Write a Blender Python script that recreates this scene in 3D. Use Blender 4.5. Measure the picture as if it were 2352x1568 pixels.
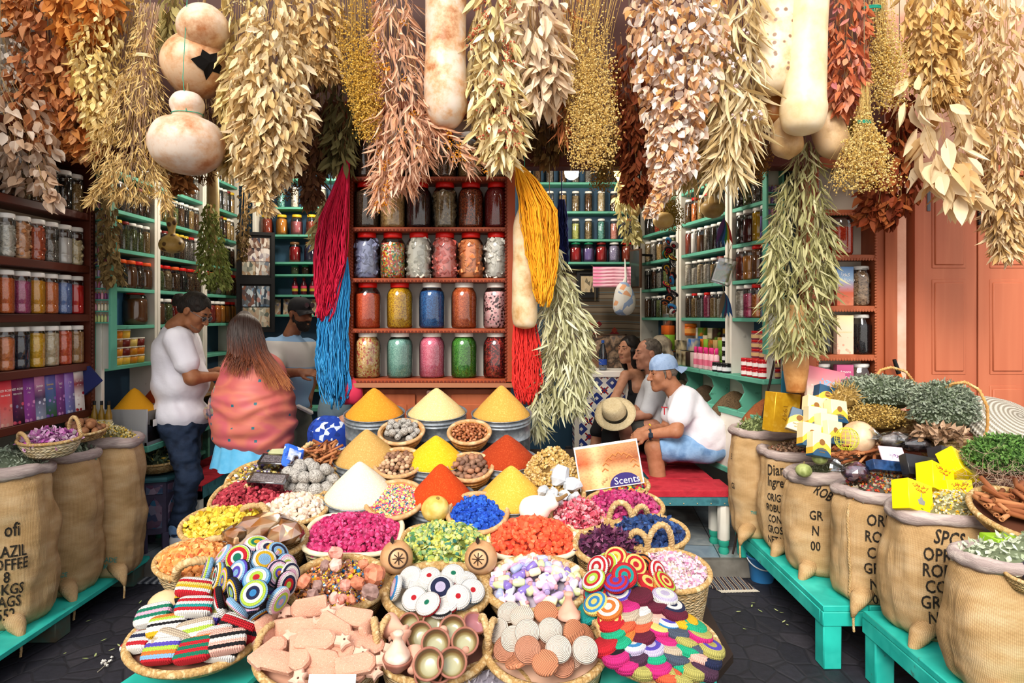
import bpy, math, random
import numpy as np
from mathutils import Vector, Matrix, Euler
R=random.Random(7); NR=np.random.RandomState(11)
PI=math.pi
SC=bpy.context.scene
for o in list(bpy.data.objects): bpy.data.objects.remove(o)
COL=SC.collection
# ------------------------------------------------------------------ camera, sky, sun, exposure
FPX,CX,HY,CZ=1500.0,1176.0,725.0,1.70          # focal length in px (2352 wide), principal column, horizon row, eye height
cam=bpy.data.cameras.new('camera'); cam.sensor_width=36; cam.lens=FPX/2352*36
cam.shift_y=-(784-HY)/2352; cam.clip_start=.05
camo=bpy.data.objects.new('camera',cam); COL.objects.link(camo)
camo.location=(0,0,CZ); camo.rotation_euler=(PI/2,0,0); SC.camera=camo
w=bpy.data.worlds.new('sky'); SC.world=w; w.use_nodes=True
nt=w.node_tree; nt.nodes.clear()
wo=nt.nodes.new('ShaderNodeOutputWorld'); bg=nt.nodes.new('ShaderNodeBackground')
tc=nt.nodes.new('ShaderNodeTexCoord'); sx=nt.nodes.new('ShaderNodeSeparateXYZ'); rp=nt.nodes.new('ShaderNodeValToRGB')
nt.links.new(tc.outputs['Generated'],sx.inputs[0]); nt.links.new(sx.outputs['Z'],rp.inputs[0])
nt.links.new(rp.outputs[0],bg.inputs[0]); nt.links.new(bg.outputs[0],wo.inputs[0])
rp.color_ramp.elements[0].position=0.0; rp.color_ramp.elements[0].color=(.90,.84,.77,1)
rp.color_ramp.elements[1].position=0.45; rp.color_ramp.elements[1].color=(.94,.96,1.0,1)
bg.inputs[1].default_value=1.1
sl=bpy.data.lights.new('sun','SUN'); sl.energy=3.3; sl.angle=math.radians(28); sl.color=(1,.93,.82)
so=bpy.data.objects.new('sun',sl); COL.objects.link(so)
so.rotation_euler=Vector((.26,.78,-.60)).to_track_quat('-Z','Y').to_euler()
VS=SC.view_settings; VS.view_transform='Standard'; VS.look='None'; VS.gamma=1; VS.use_curve_mapping=False
VS.exposure=0.42
SC.cycles.max_bounces=6; SC.cycles.transparent_max_bounces=10; SC.cycles.use_denoising=True
SC.cycles.caustics_reflective=False; SC.cycles.caustics_refractive=False
def PX(px,py,Y): return Vector(((px-CX)/FPX*Y,Y,CZ-(py-HY)/FPX*Y))
def XX(px,Y): return (px-CX)/FPX*Y
def ZZ(py,Y): return CZ-(py-HY)/FPX*Y
# ------------------------------------------------------------------ geometry
class G:
 def __init__(s,V=None,F=None):
  s.V=np.zeros((0,3)) if V is None else np.asarray(V,float).reshape(-1,3)
  s.F=[] if F is None else F              # list of (faces (m,k) int array, material index)
 def add(s,g,m=None):
  n=len(s.V); s.V=np.vstack([s.V,g.V])
  s.F=s.F+[(f+n,(mi if m is None else m)) for f,mi in g.F]
  return s
 def xf(s,M):
  M=np.array(M); return G(s.V@M[:3,:3].T+M[:3,3],[(f[:,::-1] if np.linalg.det(M[:3,:3])<0 else f,m) for f,m in s.F])
 def mv(s,x=0,y=0,z=0): return G(s.V+np.array([x,y,z]),s.F)
 def rot(s,ax,a): return s.xf(Matrix.Rotation(a,4,ax))
 def sc(s,x,y=None,z=None):
  y=x if y is None else y; z=x if z is None else z
  return G(s.V*np.array([x,y,z]),s.F)
 def mat(s,m): return G(s.V,[(f,m) for f,_ in s.F])
 def scat(s,Ms):
  Ms=np.asarray(Ms); k=len(Ms); n=len(s.V)
  V=np.einsum('kij,nj->kni',Ms[:,:3,:3],s.V)+Ms[:,None,:3,3]
  off=np.arange(k)*n
  return G(V.reshape(-1,3),[((f[None]+off[:,None,None]).reshape(-1,f.shape[1]),m) for f,m in s.F])
def cat(*gs):
 gs=[g for g in gs if g is not None]
 V=[];F=[];n=0
 for g in gs:
  V.append(g.V); F+= [(f+n,m) for f,m in g.F]; n+=len(g.V)
 return G(np.vstack(V),F)
def mesh(name,g,mats,smooth=True):
 me=bpy.data.meshes.new(name); n=len(g.V)
 me.vertices.add(n); me.vertices.foreach_set('co',np.ascontiguousarray(g.V,dtype=np.float32).ravel())
 fs=[f for f,_ in g.F if len(f)]; ms=[np.full(len(f),m,dtype=np.int32) for f,m in g.F if len(f)]
 if fs:
  loops=np.concatenate([f.ravel() for f in fs]).astype(np.int32)
  cnt=np.concatenate([np.full(len(f),f.shape[1]) for f in fs])
  st=np.concatenate([[0],np.cumsum(cnt)[:-1]]).astype(np.int32)
  me.loops.add(len(loops)); me.loops.foreach_set('vertex_index',loops)
  me.polygons.add(len(cnt)); me.polygons.foreach_set('loop_start',st)
  me.polygons.foreach_set('material_index',np.concatenate(ms))
  me.polygons.foreach_set('use_smooth',np.full(len(cnt),bool(smooth)))
 for m in (mats if isinstance(mats,(list,tuple)) else [mats]): me.materials.append(m)
 me.update(calc_edges=True)
 if smooth=='auto' : me.set_sharp_from_angle(angle=math.radians(38))
 return me
def obj(name,g,mats,parent=None,loc=None,rot=None,smooth='auto'):
 me=g if isinstance(g,bpy.types.Mesh) else mesh(name,g,mats,smooth)
 o=bpy.data.objects.new(name,me); COL.objects.link(o)
 if parent is not None: o.parent=parent
 if loc is not None: o.location=loc
 if rot is not None: o.rotation_euler=rot
 return o
def setmat(o,m,i=0):
 o.material_slots[i].link='OBJECT'; o.material_slots[i].material=m
def tag(o,label,cat_,group=None,kind=None):
 o['label']=label; o['category']=cat_
 if group: o['group']=group
 if kind: o['kind']=kind
 return o
def thing(name,label,cat_,loc=(0,0,0),rot=(0,0,0),group=None):
 o=bpy.data.objects.new(name,None); COL.objects.link(o); o.empty_display_size=.05
 o.location=loc; o.rotation_euler=rot
 return tag(o,label,cat_,group)
def struct(name,g,m,smooth='auto',loc=None):
 o=obj(name,g,m,smooth=smooth,loc=loc); o['kind']='structure'; return o
KIDS={}
def copy_tree(src,label,loc,rot=None):
 r=src.copy(); COL.objects.link(r); r.location=loc; r['label']=label
 if rot is not None: r.rotation_euler=rot
 for ch in src.children:
  c=ch.copy(); COL.objects.link(c); c.parent=r
  for g in ch.children:
   d=g.copy(); COL.objects.link(d); d.parent=c
 return r
def q(*a): return np.array(a,dtype=np.int64)
def box(x0,x1,y0,y1,z0,z1,b=0.0):
 if b<=0:
  V=[(x,y,z) for x in (x0,x1) for y in (y0,y1) for z in (z0,z1)]
  return G(V,[(q((0,1,3,2),(4,6,7,5),(0,4,5,1),(2,3,7,6),(0,2,6,4),(1,5,7,3)),0)])
 b=min(b,(x1-x0)*.49,(y1-y0)*.49,(z1-z0)*.49)
 V=[];
 X=(x0,x1);Y=(y0,y1);Z=(z0,z1); idx={}
 for i in (0,1):
  for j in (0,1):
   for k in (0,1):
    for a in range(3):
     p=[X[i],Y[j],Z[k]]
     for c,(s_) in enumerate((i,j,k)):
      if c!=a: p[c]+= b*(1-2*s_)
     idx[i,j,k,a]=len(V); V.append(p)
 F4=[];F3=[]
 for s in (0,1):
  for a in range(3):
   u,v=[c for c in range(3) if c!=a]; ring=[]
   for (su,sv) in ((0,0),(1,0),(1,1),(0,1)):
    t=[0,0,0]; t[a]=s;t[u]=su;t[v]=sv; ring.append(idx[t[0],t[1],t[2],a])
   flip=(s==0)!=(a==1)
   F4.append(ring[::-1] if flip else ring)
 for a in range(3):
  u,v=[c for c in range(3) if c!=a]
  for su in (0,1):
   for sv in (0,1):
    t0=[0,0,0];t0[u]=su;t0[v]=sv;t1=list(t0);t1[a]=1
    A=idx[(*t0,u)];B=idx[(*t1,u)];C=idx[(*t1,v)];D=idx[(*t0,v)]
    flip=((su==sv)!=(a==1))
    F4.append((A,B,C,D) if flip else (D,C,B,A))
 for i in (0,1):
  for j in (0,1):
   for k in (0,1):
    t=(idx[i,j,k,0],idx[i,j,k,1],idx[i,j,k,2]); F3.append(t if (i+j+k)%2 else t[::-1])
 V=np.array(V); c0=V.mean(0); out=[]
 for F_ in (q(*F4),q(*F3)):
  p=V[F_]; nn=np.cross(p[:,1]-p[:,0],p[:,2]-p[:,0]); fl=((p.mean(1)-c0)*nn).sum(1)<0; F_[fl]=F_[fl][:,::-1]; out.append((F_,0))
 return G(V,out)
def cbox(cx,cy,cz,sx_,sy_,sz_,b=0): return box(cx-sx_/2,cx+sx_/2,cy-sy_/2,cy+sy_/2,cz-sz_/2,cz+sz_/2,b)
def gridf(nu,nv,wrapu=False):
 i=np.arange(nu if wrapu else nu-1); j=np.arange(nv-1)
 I,J=np.meshgrid(i,j,indexing='ij'); I2=(I+1)%nu
 return np.stack([I*nv+J,I2*nv+J,I2*nv+J+1,I*nv+J+1],-1).reshape(-1,4)
def lathe(prof,n=24,sq=2.0,ex=1.0,ey=1.0,cap=True):
 """prof: list of (r,z) bottom to top; sq: superellipse power"""
 prof=np.array(prof,float); a=np.arange(n)/n*2*PI
 c,s=np.cos(a),np.sin(a); k=(np.abs(c)**sq+np.abs(s)**sq)**(-1/sq)
 X=(c*k)[:,None]*prof[None,:,0]*ex; Y=(s*k)[:,None]*prof[None,:,0]*ey; Z=np.repeat(prof[None,:,1],n,0)
 V=np.stack([X,Y,Z],-1).reshape(-1,3); m=len(prof)
 F=[(gridf(n,m,True),0)]
 if cap:
  for e,rev in ((0,True),(m-1,False)):
   if prof[e,0]>1e-6:
    ring=np.arange(n)*m+e; F.append(((ring[::-1] if rev else ring)[None,:],0))
 return G(V,F)
def tube(pts,r,n=6,closed=False,cap=True):
 P=np.array(pts,float); k=len(P); r=np.broadcast_to(np.array(r,float),(k,))
 T=np.gradient(P,axis=0) if not closed else np.roll(P,-1,0)-np.roll(P,1,0)
 T/=np.maximum(np.linalg.norm(T,axis=1,keepdims=True),1e-9)
 up=np.array([0,0,1.]) if abs(T[0,2])<.9 else np.array([1.,0,0])
 N=np.zeros_like(P); nrm=np.cross(T[0],up); nrm/=np.linalg.norm(nrm)
 for i in range(k):
  nrm=nrm-T[i]*np.dot(nrm,T[i]); nrm/=max(np.linalg.norm(nrm),1e-9); N[i]=nrm
 B=np.cross(T,N); a=np.arange(n)/n*2*PI
 V=P[:,None]+r[:,None,None]*(np.cos(a)[None,:,None]*N[:,None]+np.sin(a)[None,:,None]*B[:,None])
 f=gridf(k,n,closed)
 # gridf indexes [k][n] open in n; add wrap in n
 I=np.arange(k if closed else k-1); J=np.arange(n); I,J=np.meshgrid(I,J,indexing='ij'); I2=(I+1)%k; J2=(J+1)%n
 f=np.stack([I*n+J,I*n+J2,I2*n+J2,I2*n+J],-1).reshape(-1,4)
 F=[(f,0)]
 if cap and not closed: F+=[(np.arange(n)[::-1][None],0),((np.arange(n)+(k-1)*n)[None],0)]
 return G(V.reshape(-1,3),F)
def sphere(r=1,n=12,m=8):
 t=np.linspace(-PI/2,PI/2,m); pr=[(max(math.cos(x),0)*r if 0<i<m-1 else 1e-5,math.sin(x)*r) for i,x in enumerate(t)]
 return lathe(pr,n,cap=False)
def arc(p0,p1,h,n=14,lean=(0,0,0)):
 p0=Vector(p0);p1=Vector(p1); out=[]
 for i in range(n):
  a=PI*i/(n-1); p=(p0+p1)/2+(p0-p1)/2*math.cos(a)+(Vector((0,0,1))+Vector(lean))*h*math.sin(a)
  out.append(p[:])
 return out
_n3=None
def vnoise(P,scale=1.0,seed=0):
 """smooth value noise in [-1,1], numpy"""
 global _n3
 if _n3 is None: _n3=np.random.RandomState(5).rand(32,32,32)*2-1
 p=P*scale+seed*7.31; i=np.floor(p).astype(int); f=p-i; f=f*f*(3-2*f); out=0
 for dx in (0,1):
  for dy in (0,1):
   for dz in (0,1):
    wgt=(f[...,0] if dx else 1-f[...,0])*(f[...,1] if dy else 1-f[...,1])*(f[...,2] if dz else 1-f[...,2])
    out=out+wgt*_n3[(i[...,0]+dx)%32,(i[...,1]+dy)%32,(i[...,2]+dz)%32]
 return out
def lumpy(g,amp,scale,seed=0):
 c=g.V.mean(0); d=g.V-c; l=np.linalg.norm(d,axis=1,keepdims=True)+1e-9
 return G(g.V+d/l*(vnoise(g.V,scale,seed)*amp)[:,None],g.F)
def rotmats(n,loc,scale=1.0,tilt=PI):
 """n random rotations with given locations (n,3) and scales"""
 Ms=np.zeros((n,4,4)); qv=NR.randn(n,4); qv/=np.linalg.norm(qv,axis=1,keepdims=True)
 w_,x,y,z=qv.T
 Rm=np.stack([1-2*(y*y+z*z),2*(x*y-z*w_),2*(x*z+y*w_),2*(x*y+z*w_),1-2*(x*x+z*z),2*(y*z-x*w_),2*(x*z-y*w_),2*(y*z+x*w_),1-2*(x*x+y*y)],-1).reshape(n,3,3)
 Ms[:,:3,:3]=Rm*np.broadcast_to(np.asarray(scale,float).reshape(-1,1,1),(n,1,1)); Ms[:,:3,3]=loc; Ms[:,3,3]=1
 return Ms
def dirmats(loc,d,nrm,scale):
 d=d/np.linalg.norm(d,axis=1,keepdims=True); x=np.cross(d,nrm); x/=np.linalg.norm(x,axis=1,keepdims=True)+1e-9
 z=np.cross(x,d); n=len(loc); Ms=np.zeros((n,4,4)); s=np.broadcast_to(np.asarray(scale,float).reshape(-1,1),(n,1))
 Ms[:,:3,0]=x*s; Ms[:,:3,1]=d*s; Ms[:,:3,2]=z*s; Ms[:,:3,3]=loc; Ms[:,3,3]=1
 return Ms
# ------------------------------------------------------------------ materials
def lin(h):
 if isinstance(h,str):
  h=h.lstrip('#'); h=[int(h[i:i+2],16)/255 for i in (0,2,4)]
 return tuple(((c/12.92) if c<=.04045 else ((c+.055)/1.055)**2.4) for c in h)+(1,)
MATS={}
class NB:
 def __init__(s,name):
  s.m=bpy.data.materials.new(name); s.m.use_nodes=True; s.t=s.m.node_tree; s.t.nodes.clear()
  s.out=s.n('OutputMaterial')
 def n(s,t,**kw):
  x=s.t.nodes.new('ShaderNode'+t)
  for k,v in kw.items():
   if k in x.inputs and not hasattr(x,k): x.inputs[k].default_value=v
   else:
    try: setattr(x,k,v)
    except Exception: x.inputs[k].default_value=v
  return x
 def l(s,a,b): s.t.links.new(a,b)
 def co(s,kind='Object',scale=(1,1,1)):
  tcn=s.n('TexCoord'); mp=s.n('Mapping'); s.l(tcn.outputs[kind],mp.inputs['Vector']); mp.inputs['Scale'].default_value=scale
  return mp.outputs[0]
 def ramp(s,fac,cols,interp='LINEAR',pos=None):
  r=s.n('ValToRGB'); e=r.color_ramp.elements; r.color_ramp.interpolation=interp
  k=len(cols)
  while len(e)<k: e.new(.5)
  for i,c in enumerate(cols):
   e[i].position=(pos[i] if pos else (i/max(k-1,1) if interp!='CONSTANT' else i/k)); e[i].color=lin(c)
  s.l(fac,r.inputs[0]); return r.outputs[0]
 def math(s,op,a,b=None):
  m=s.n('Math',operation=op)
  for i,v in enumerate((a,b)):
   if v is None: continue
   if isinstance(v,(int,float)): m.inputs[i].default_value=v
   else: s.l(v,m.inputs[i])
  return m.outputs[0]
 def mix(s,fac,a,b,blend='MIX'):
  m=s.n('Mix',data_type='RGBA',blend_type=blend)
  for i,v in ((0,fac),(6,a),(7,b)):
   if isinstance(v,(int,float)): m.inputs[i].default_value=v
   elif isinstance(v,(tuple,str)): m.inputs[i].default_value=lin(v) if isinstance(v,str) else v
   else: s.l(v,m.inputs[i])
  return m.outputs[2]
 def bsdf(s,col,rough=.7,metal=0,spec=.3,bump=None,bstr=.3,bdist=.01,trans=0,**kw):
  b=s.n('BsdfPrincipled'); b.inputs['Roughness'].default_value=rough; b.inputs['Metallic'].default_value=metal
  b.inputs['Specular IOR Level'].default_value=spec
  if isinstance(col,(str,tuple,list)): b.inputs['Base Color'].default_value=lin(col)
  else: s.l(col,b.inputs['Base Color'])
  for k,v in kw.items(): b.inputs[k].default_value=v
  if bump is not None:
   bp=s.n('Bump'); bp.inputs['Strength'].default_value=bstr; bp.inputs['Distance'].default_value=bdist
   s.l(bump,bp.inputs['Height']); s.l(bp.outputs[0],b.inputs['Normal'])
  sh=b.outputs[0]
  if trans:
   t=s.n('BsdfTranslucent'); mx=s.n('MixShader'); mx.inputs[0].default_value=trans
   if isinstance(col,(str,tuple,list)): t.inputs[0].default_value=lin(col)
   else: s.l(col,t.inputs[0])
   s.l(sh,mx.inputs[1]); s.l(t.outputs[0],mx.inputs[2]); sh=mx.outputs[0]
  s.l(sh,s.out.inputs[0]); return s.m
def mk(cols,mode='solid',scale=20,rough=.7,metal=0,spec=.3,bump=None,bstr=.4,bdist=.01,trans=0,interp='LINEAR',coord='Object',stretch=(1,1,1),detail=3,wear=None,**kw):
 """cached procedural material; cols list of sRGB; mode: solid noise island voro rand"""
 if isinstance(cols,str): cols=[cols]
 key=repr((cols,mode,scale,rough,metal,spec,bump,bstr,bdist,trans,interp,coord,stretch,detail,wear,kw))
 if key in MATS: return MATS[key]
 b=NB('m_%s_%d'%(mode,len(MATS)))
 if mode=='solid': col=cols[0]
 elif mode=='noise':
  t=b.n('TexNoise'); t.inputs['Scale'].default_value=scale; t.inputs['Detail'].default_value=detail; b.l(b.co(coord,stretch),t.inputs['Vector'])
  k=len(cols); col=b.ramp(t.outputs[0],cols,interp,[.3+.4*i/max(k-1,1) for i in range(k)])
 elif mode=='voro':
  t=b.n('TexVoronoi'); t.inputs['Scale'].default_value=scale; b.l(b.co(coord,stretch),t.inputs['Vector'])
  s_=b.n('SeparateColor'); b.l(t.outputs['Color'],s_.inputs[0]); col=b.ramp(s_.outputs[0],cols,interp)
 elif mode=='island': col=b.ramp(b.n('NewGeometry').outputs['Random Per Island'],cols,interp)
 elif mode=='rand': col=b.ramp(b.n('ObjectInfo').outputs['Random'],cols,interp)
 if wear:
  t2=b.n('TexNoise'); t2.inputs['Scale'].default_value=wear[1]; t2.inputs['Detail'].default_value=5; b.l(b.co('Object'),t2.inputs['Vector'])
  f=b.ramp(t2.outputs[0],['000000','ffffff'],'LINEAR',[wear[2],min(wear[2]+.12,1)])
  col=b.mix(f,lin(cols[0]) if mode=='solid' else col,lin(wear[0]))
 bo=None
 if bump:
  if bump[0]=='n': t=b.n('TexNoise'); t.inputs['Scale'].default_value=bump[1]; t.inputs['Detail'].default_value=4; b.l(b.co(coord,stretch),t.inputs['Vector']); bo=t.outputs[0]
  elif bump[0]=='v': t=b.n('TexVoronoi'); t.inputs['Scale'].default_value=bump[1]; b.l(b.co(coord,stretch),t.inputs['Vector']); bo=t.outputs['Distance']
 m=b.bsdf(col,rough,metal,spec,bo,bstr,bdist,trans,**kw); MATS[key]=m; return m
def glassmat(tint='ffffff',refl=.05):
 key='g'+tint+str(refl)
 if key in MATS: return MATS[key]
 b=NB('clear_glass'); t=b.n('BsdfTransparent'); t.inputs[0].default_value=lin(tint)
 g=b.n('BsdfGlossy'); g.inputs['Roughness'].default_value=.06
 fr=b.n('Fresnel'); fr.inputs[0].default_value=1.5; f=b.math('ADD',fr.outputs[0],refl); f=b.math('MINIMUM',f,.9)
 mx=b.n('MixShader'); b.l(f,mx.inputs[0]); b.l(t.outputs[0],mx.inputs[1]); b.l(g.outputs[0],mx.inputs[2]); b.l(mx.outputs[0],b.out.inputs[0])
 MATS[key]=b.m; return b.m
def weave(c1,c2,nu=60,rows=60,rough=.8,strength=.8,slant=True,key=''):
 """plaited straw running round the object's own axis"""
 k='w'+repr((c1,c2,nu,rows,strength,slant))
 if k in MATS: return MATS[k]
 b=NB('plaited_straw'); s_=b.n('SeparateXYZ'); tcn=b.n('TexCoord'); b.l(tcn.outputs['Object'],s_.inputs[0])
 ang=b.math('ARCTAN2',s_.outputs[1],s_.outputs[0]); u=b.math('MULTIPLY',ang,nu/(2*PI)); v=b.math('MULTIPLY',s_.outputs[2],rows)
 row=b.math('FLOOR',v); par=b.math('MODULO',b.math('ABSOLUTE',row),2)
 fv=b.math('FRACT',v); sgn=b.math('SUBTRACT',b.math('MULTIPLY',par,2),1)
 sh=b.math('MULTIPLY',b.math('MULTIPLY',fv,sgn),.9) if slant else b.math('MULTIPLY',par,.5)
 uu=b.math('FRACT',b.math('ADD',u,sh))
 hu=b.math('SINE',b.math('MULTIPLY',uu,PI)); hv=b.math('SINE',b.math('MULTIPLY',fv,PI)); h=b.math('MULTIPLY',b.math('POWER',hu,.6),b.math('POWER',hv,.5))
 ns=b.n('TexNoise'); ns.inputs['Scale'].default_value=35; b.l(b.co('Object'),ns.inputs['Vector'])
 base=b.ramp(ns.outputs[0],[c2,c1],'LINEAR',[.35,.65]); dark=b.ramp(h,['6b4a26','ffffff'],'LINEAR',[0,.55])
 col=b.mix(.75,base,dark,'MULTIPLY'); m=b.bsdf(col,rough,bump=h,bstr=strength,bdist=.006); MATS[k]=m; return m
# ------------------------------------------------------------------ text
def textg(body,size=.05,font=None,align='CENTER',ext=0.0,res=2,bold=0.0):
 cu=bpy.data.curves.new('t','FONT'); cu.body=body; cu.size=size; cu.align_x=align; cu.align_y='CENTER'; cu.resolution_u=res; cu.extrude=ext; cu.offset=bold
 o=bpy.data.objects.new('t',cu); COL.objects.link(o)
 dg=bpy.context.evaluated_depsgraph_get(); me=bpy.data.meshes.new_from_object(o.evaluated_get(dg))
 V=np.array([v.co[:] for v in me.vertices]).reshape(-1,3); F={}
 for p in me.polygons: F.setdefault(len(p.vertices),[]).append(tuple(p.vertices))
 bpy.data.objects.remove(o); bpy.data.curves.remove(cu); bpy.data.meshes.remove(me)
 return G(V,[(np.array(f),0) for f in F.values()])
ORD=['first','second','third','fourth','fifth','sixth','seventh','eighth','ninth','tenth','eleventh','twelfth','thirteenth','fourteenth','fifteenth','sixteenth']
# common materials
TEAL=mk(['62ae96','56a088'],'noise',6,rough=.55,wear=('3a6d5c',14,.62))
TEALB=mk(['2cc4b4','25b0a3','3fd0c0'],'noise',5,rough=.5,wear=('4b4438',16,.68),bump=('n',12),bstr=.1)
WHITEP=mk(['e6e2d8','d3cdbf'],'noise',4,rough=.6,wear=('8d8474',10,.68))
WOODR=mk(['7c2f14','94401e','6a260f'],'noise',5,rough=.45,stretch=(1,1,.12),bump=('n',30),bstr=.1)
WOODC=mk(['93482c','a85a38','80391f'],'noise',6,rough=.42,stretch=(1,1,.1),bump=('n',30),bstr=.1)
WOODD=mk(['3f1a10','552314','321209'],'noise',5,rough=.5,stretch=(.2,.2,1))
BLACK=mk('0c0c0e',rough=.5)
# ================================================================== the setting
def cobbles():
 b=NB('street_setts'); t=b.n('TexVoronoi',feature='DISTANCE_TO_EDGE'); t.inputs['Scale'].default_value=8.5; b.l(b.co('Object',(1,.8,1)),t.inputs['Vector'])
 t2=b.n('TexVoronoi'); t2.inputs['Scale'].default_value=8.5; b.l(b.co('Object',(1,.8,1)),t2.inputs['Vector'])
 n=b.n('TexNoise'); n.inputs['Scale'].default_value=30; n.inputs['Detail'].default_value=6; b.l(b.co(),n.inputs['Vector'])
 s_=b.n('SeparateColor'); b.l(t2.outputs['Color'],s_.inputs[0])
 c=b.ramp(s_.outputs[0],['34353e','42424c','3b3a44','4d4b53']); c=b.mix(.6,c,b.ramp(n.outputs[0],['1c1c22','6a6870'],'LINEAR',[.3,.75]),'OVERLAY')
 e=b.ramp(t.outputs[0],['000000','ffffff'],'LINEAR',[0,.09]); c=b.mix(e,lin('26262c'),c)
 h=b.math('ADD',b.math('MINIMUM',b.math('MULTIPLY',t.outputs[0],6),.5),b.math('MULTIPLY',n.outputs[0],.35))
 return b.bsdf(c,.62,bump=h,bstr=.7,bdist=.012)
def tiles():
 b=NB('marble_tiles'); t=b.n('TexBrick'); t.offset=0; t.inputs['Scale'].default_value=1
 for k,v in (('Brick Width',.42),('Row Height',.42),('Mortar Size',.004)): t.inputs[k].default_value=v
 t.inputs['Color1'].default_value=lin('9fb4c6'); t.inputs['Color2'].default_value=lin('c3c3bb'); t.inputs['Mortar'].default_value=lin('4e565e')
 tcn=b.n('TexCoord'); mp=b.n('Mapping'); mp.inputs['Rotation'].default_value=(0,0,.12); b.l(tcn.outputs['Object'],mp.inputs[0]); b.l(mp.outputs[0],t.inputs['Vector'])
 n=b.n('TexNoise'); n.inputs['Scale'].default_value=5; n.inputs['Detail'].default_value=7; n.inputs['Distortion'].default_value=1.6; b.l(b.co(),n.inputs['Vector'])
 c=b.mix(.7,t.outputs[0],b.ramp(n.outputs[0],['6f86a0','d8dee0'],'LINEAR',[.35,.65]),'MULTIPLY')
 return b.bsdf(c,.28,spec=.5)
struct('floor_street',box(-5.5,5.5,-4,4.28,-.1,0),cobbles())
struct('floor_shop',box(-3.05,2.2,4.28,6.6,0,.12),tiles())
struct('trim_threshold',box(-3.05,1.93,4.22,4.28,0,.12,.008),mk(['77736c','5c5852'],'noise',9,bump=('n',20)))
PINK=mk(['e8b49c','dda48a','efc2ad'],'noise',5,rough=.85,bump=('n',40),bstr=.25)
DARKW=mk(['4a2318','381810'],'noise',4,rough=.6,stretch=(1,1,.15))
WALLW=mk(['cfcabd','bdb7a8'],'noise',3,rough=.7)
NAVYW=mk(['31526c','2a475e'],'noise',3,rough=.6)
struct('wall_left',box(-3.25,-3.06,1.2,6.5,0,4.2),WALLW)
struct('wall_back',box(-3.05,2.2,6.42,6.6,0,3.6),NAVYW)
struct('wall_right_inner',G([(1.94,4.2,0),(2.05,4.2,0),(1.45,6.5,0),(1.57,6.5,0),(1.94,4.2,3.6),(2.05,4.2,3.6),(1.45,6.5,3.6),(1.57,6.5,3.6)],
 [(q((0,1,5,4),(1,3,7,5),(3,2,6,7),(2,0,4,6),(4,5,7,6)),0)]),WALLW)
struct('wall_front_upper',box(-3.0,5.0,4.12,4.32,2.68,4.6),DARKW)
struct('wall_pier',box(-.97,-.03,4.17,4.5,0,2.7),DARKW)
struct('wall_right',box(1.84,5.0,4.26,4.4,0,2.7),PINK)
struct('wall_pilaster',box(2.35,2.475,4.1,4.26,0,4.6),PINK)
struct('wall_right_upper',box(2.475,5,4.085,4.12,2.66,4.6),PINK)
struct('ceiling',box(-3.05,2.2,4.3,6.6,3.45,3.6),mk('8a7f70'))
struct('trim_lintel',box(-2.9,1.9,4.02,4.16,2.62,2.74,.01),mk(['5b2415','47190e'],'noise',5,rough=.5,stretch=(.2,1,1)))
struct('trim_jamb',box(1.78,1.845,4.2,4.3,.12,2.66),mk(['2b3a3c','3a4a48'],'noise',4))
# ------------------------------------------------------------------ jars
def prof_glass(kind):
 if kind=='wide':  return [(.055,0),(.073,.003),(.079,.018),(.0795,.10),(.079,.19),(.0745,.218),(.062,.238),(.0545,.247),(.053,.262)],(.0575,.249,.281)
 if kind=='square':return [(.05,0),(.062,.003),(.066,.015),(.066,.17),(.062,.2),(.052,.222),(.05,.236)],(.054,.226,.25)
 if kind=='pet':   return [(.04,0),(.047,.003),(.049,.015),(.049,.05),(.0475,.054),(.049,.058),(.049,.162),(.0475,.166),(.049,.17),(.0475,.176),(.049,.18),(.048,.196),(.0435,.206),(.043,.214)],(.0455,.207,.234)
 if kind=='tall':  return [(.032,0),(.037,.003),(.0385,.012),(.0385,.15),(.037,.165),(.0335,.178),(.0325,.188)],(.0345,.18,.2)
 if kind=='round': return [(.04,0),(.052,.003),(.056,.03),(.055,.12),(.050,.15),(.043,.168),(.042,.18)],(.045,.17,.195)
 if kind=='big':   return [(.06,0),(.075,.004),(.082,.04),(.081,.16),(.072,.2),(.056,.215),(.055,.228)],(.06,.218,.245)
JM={}
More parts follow.
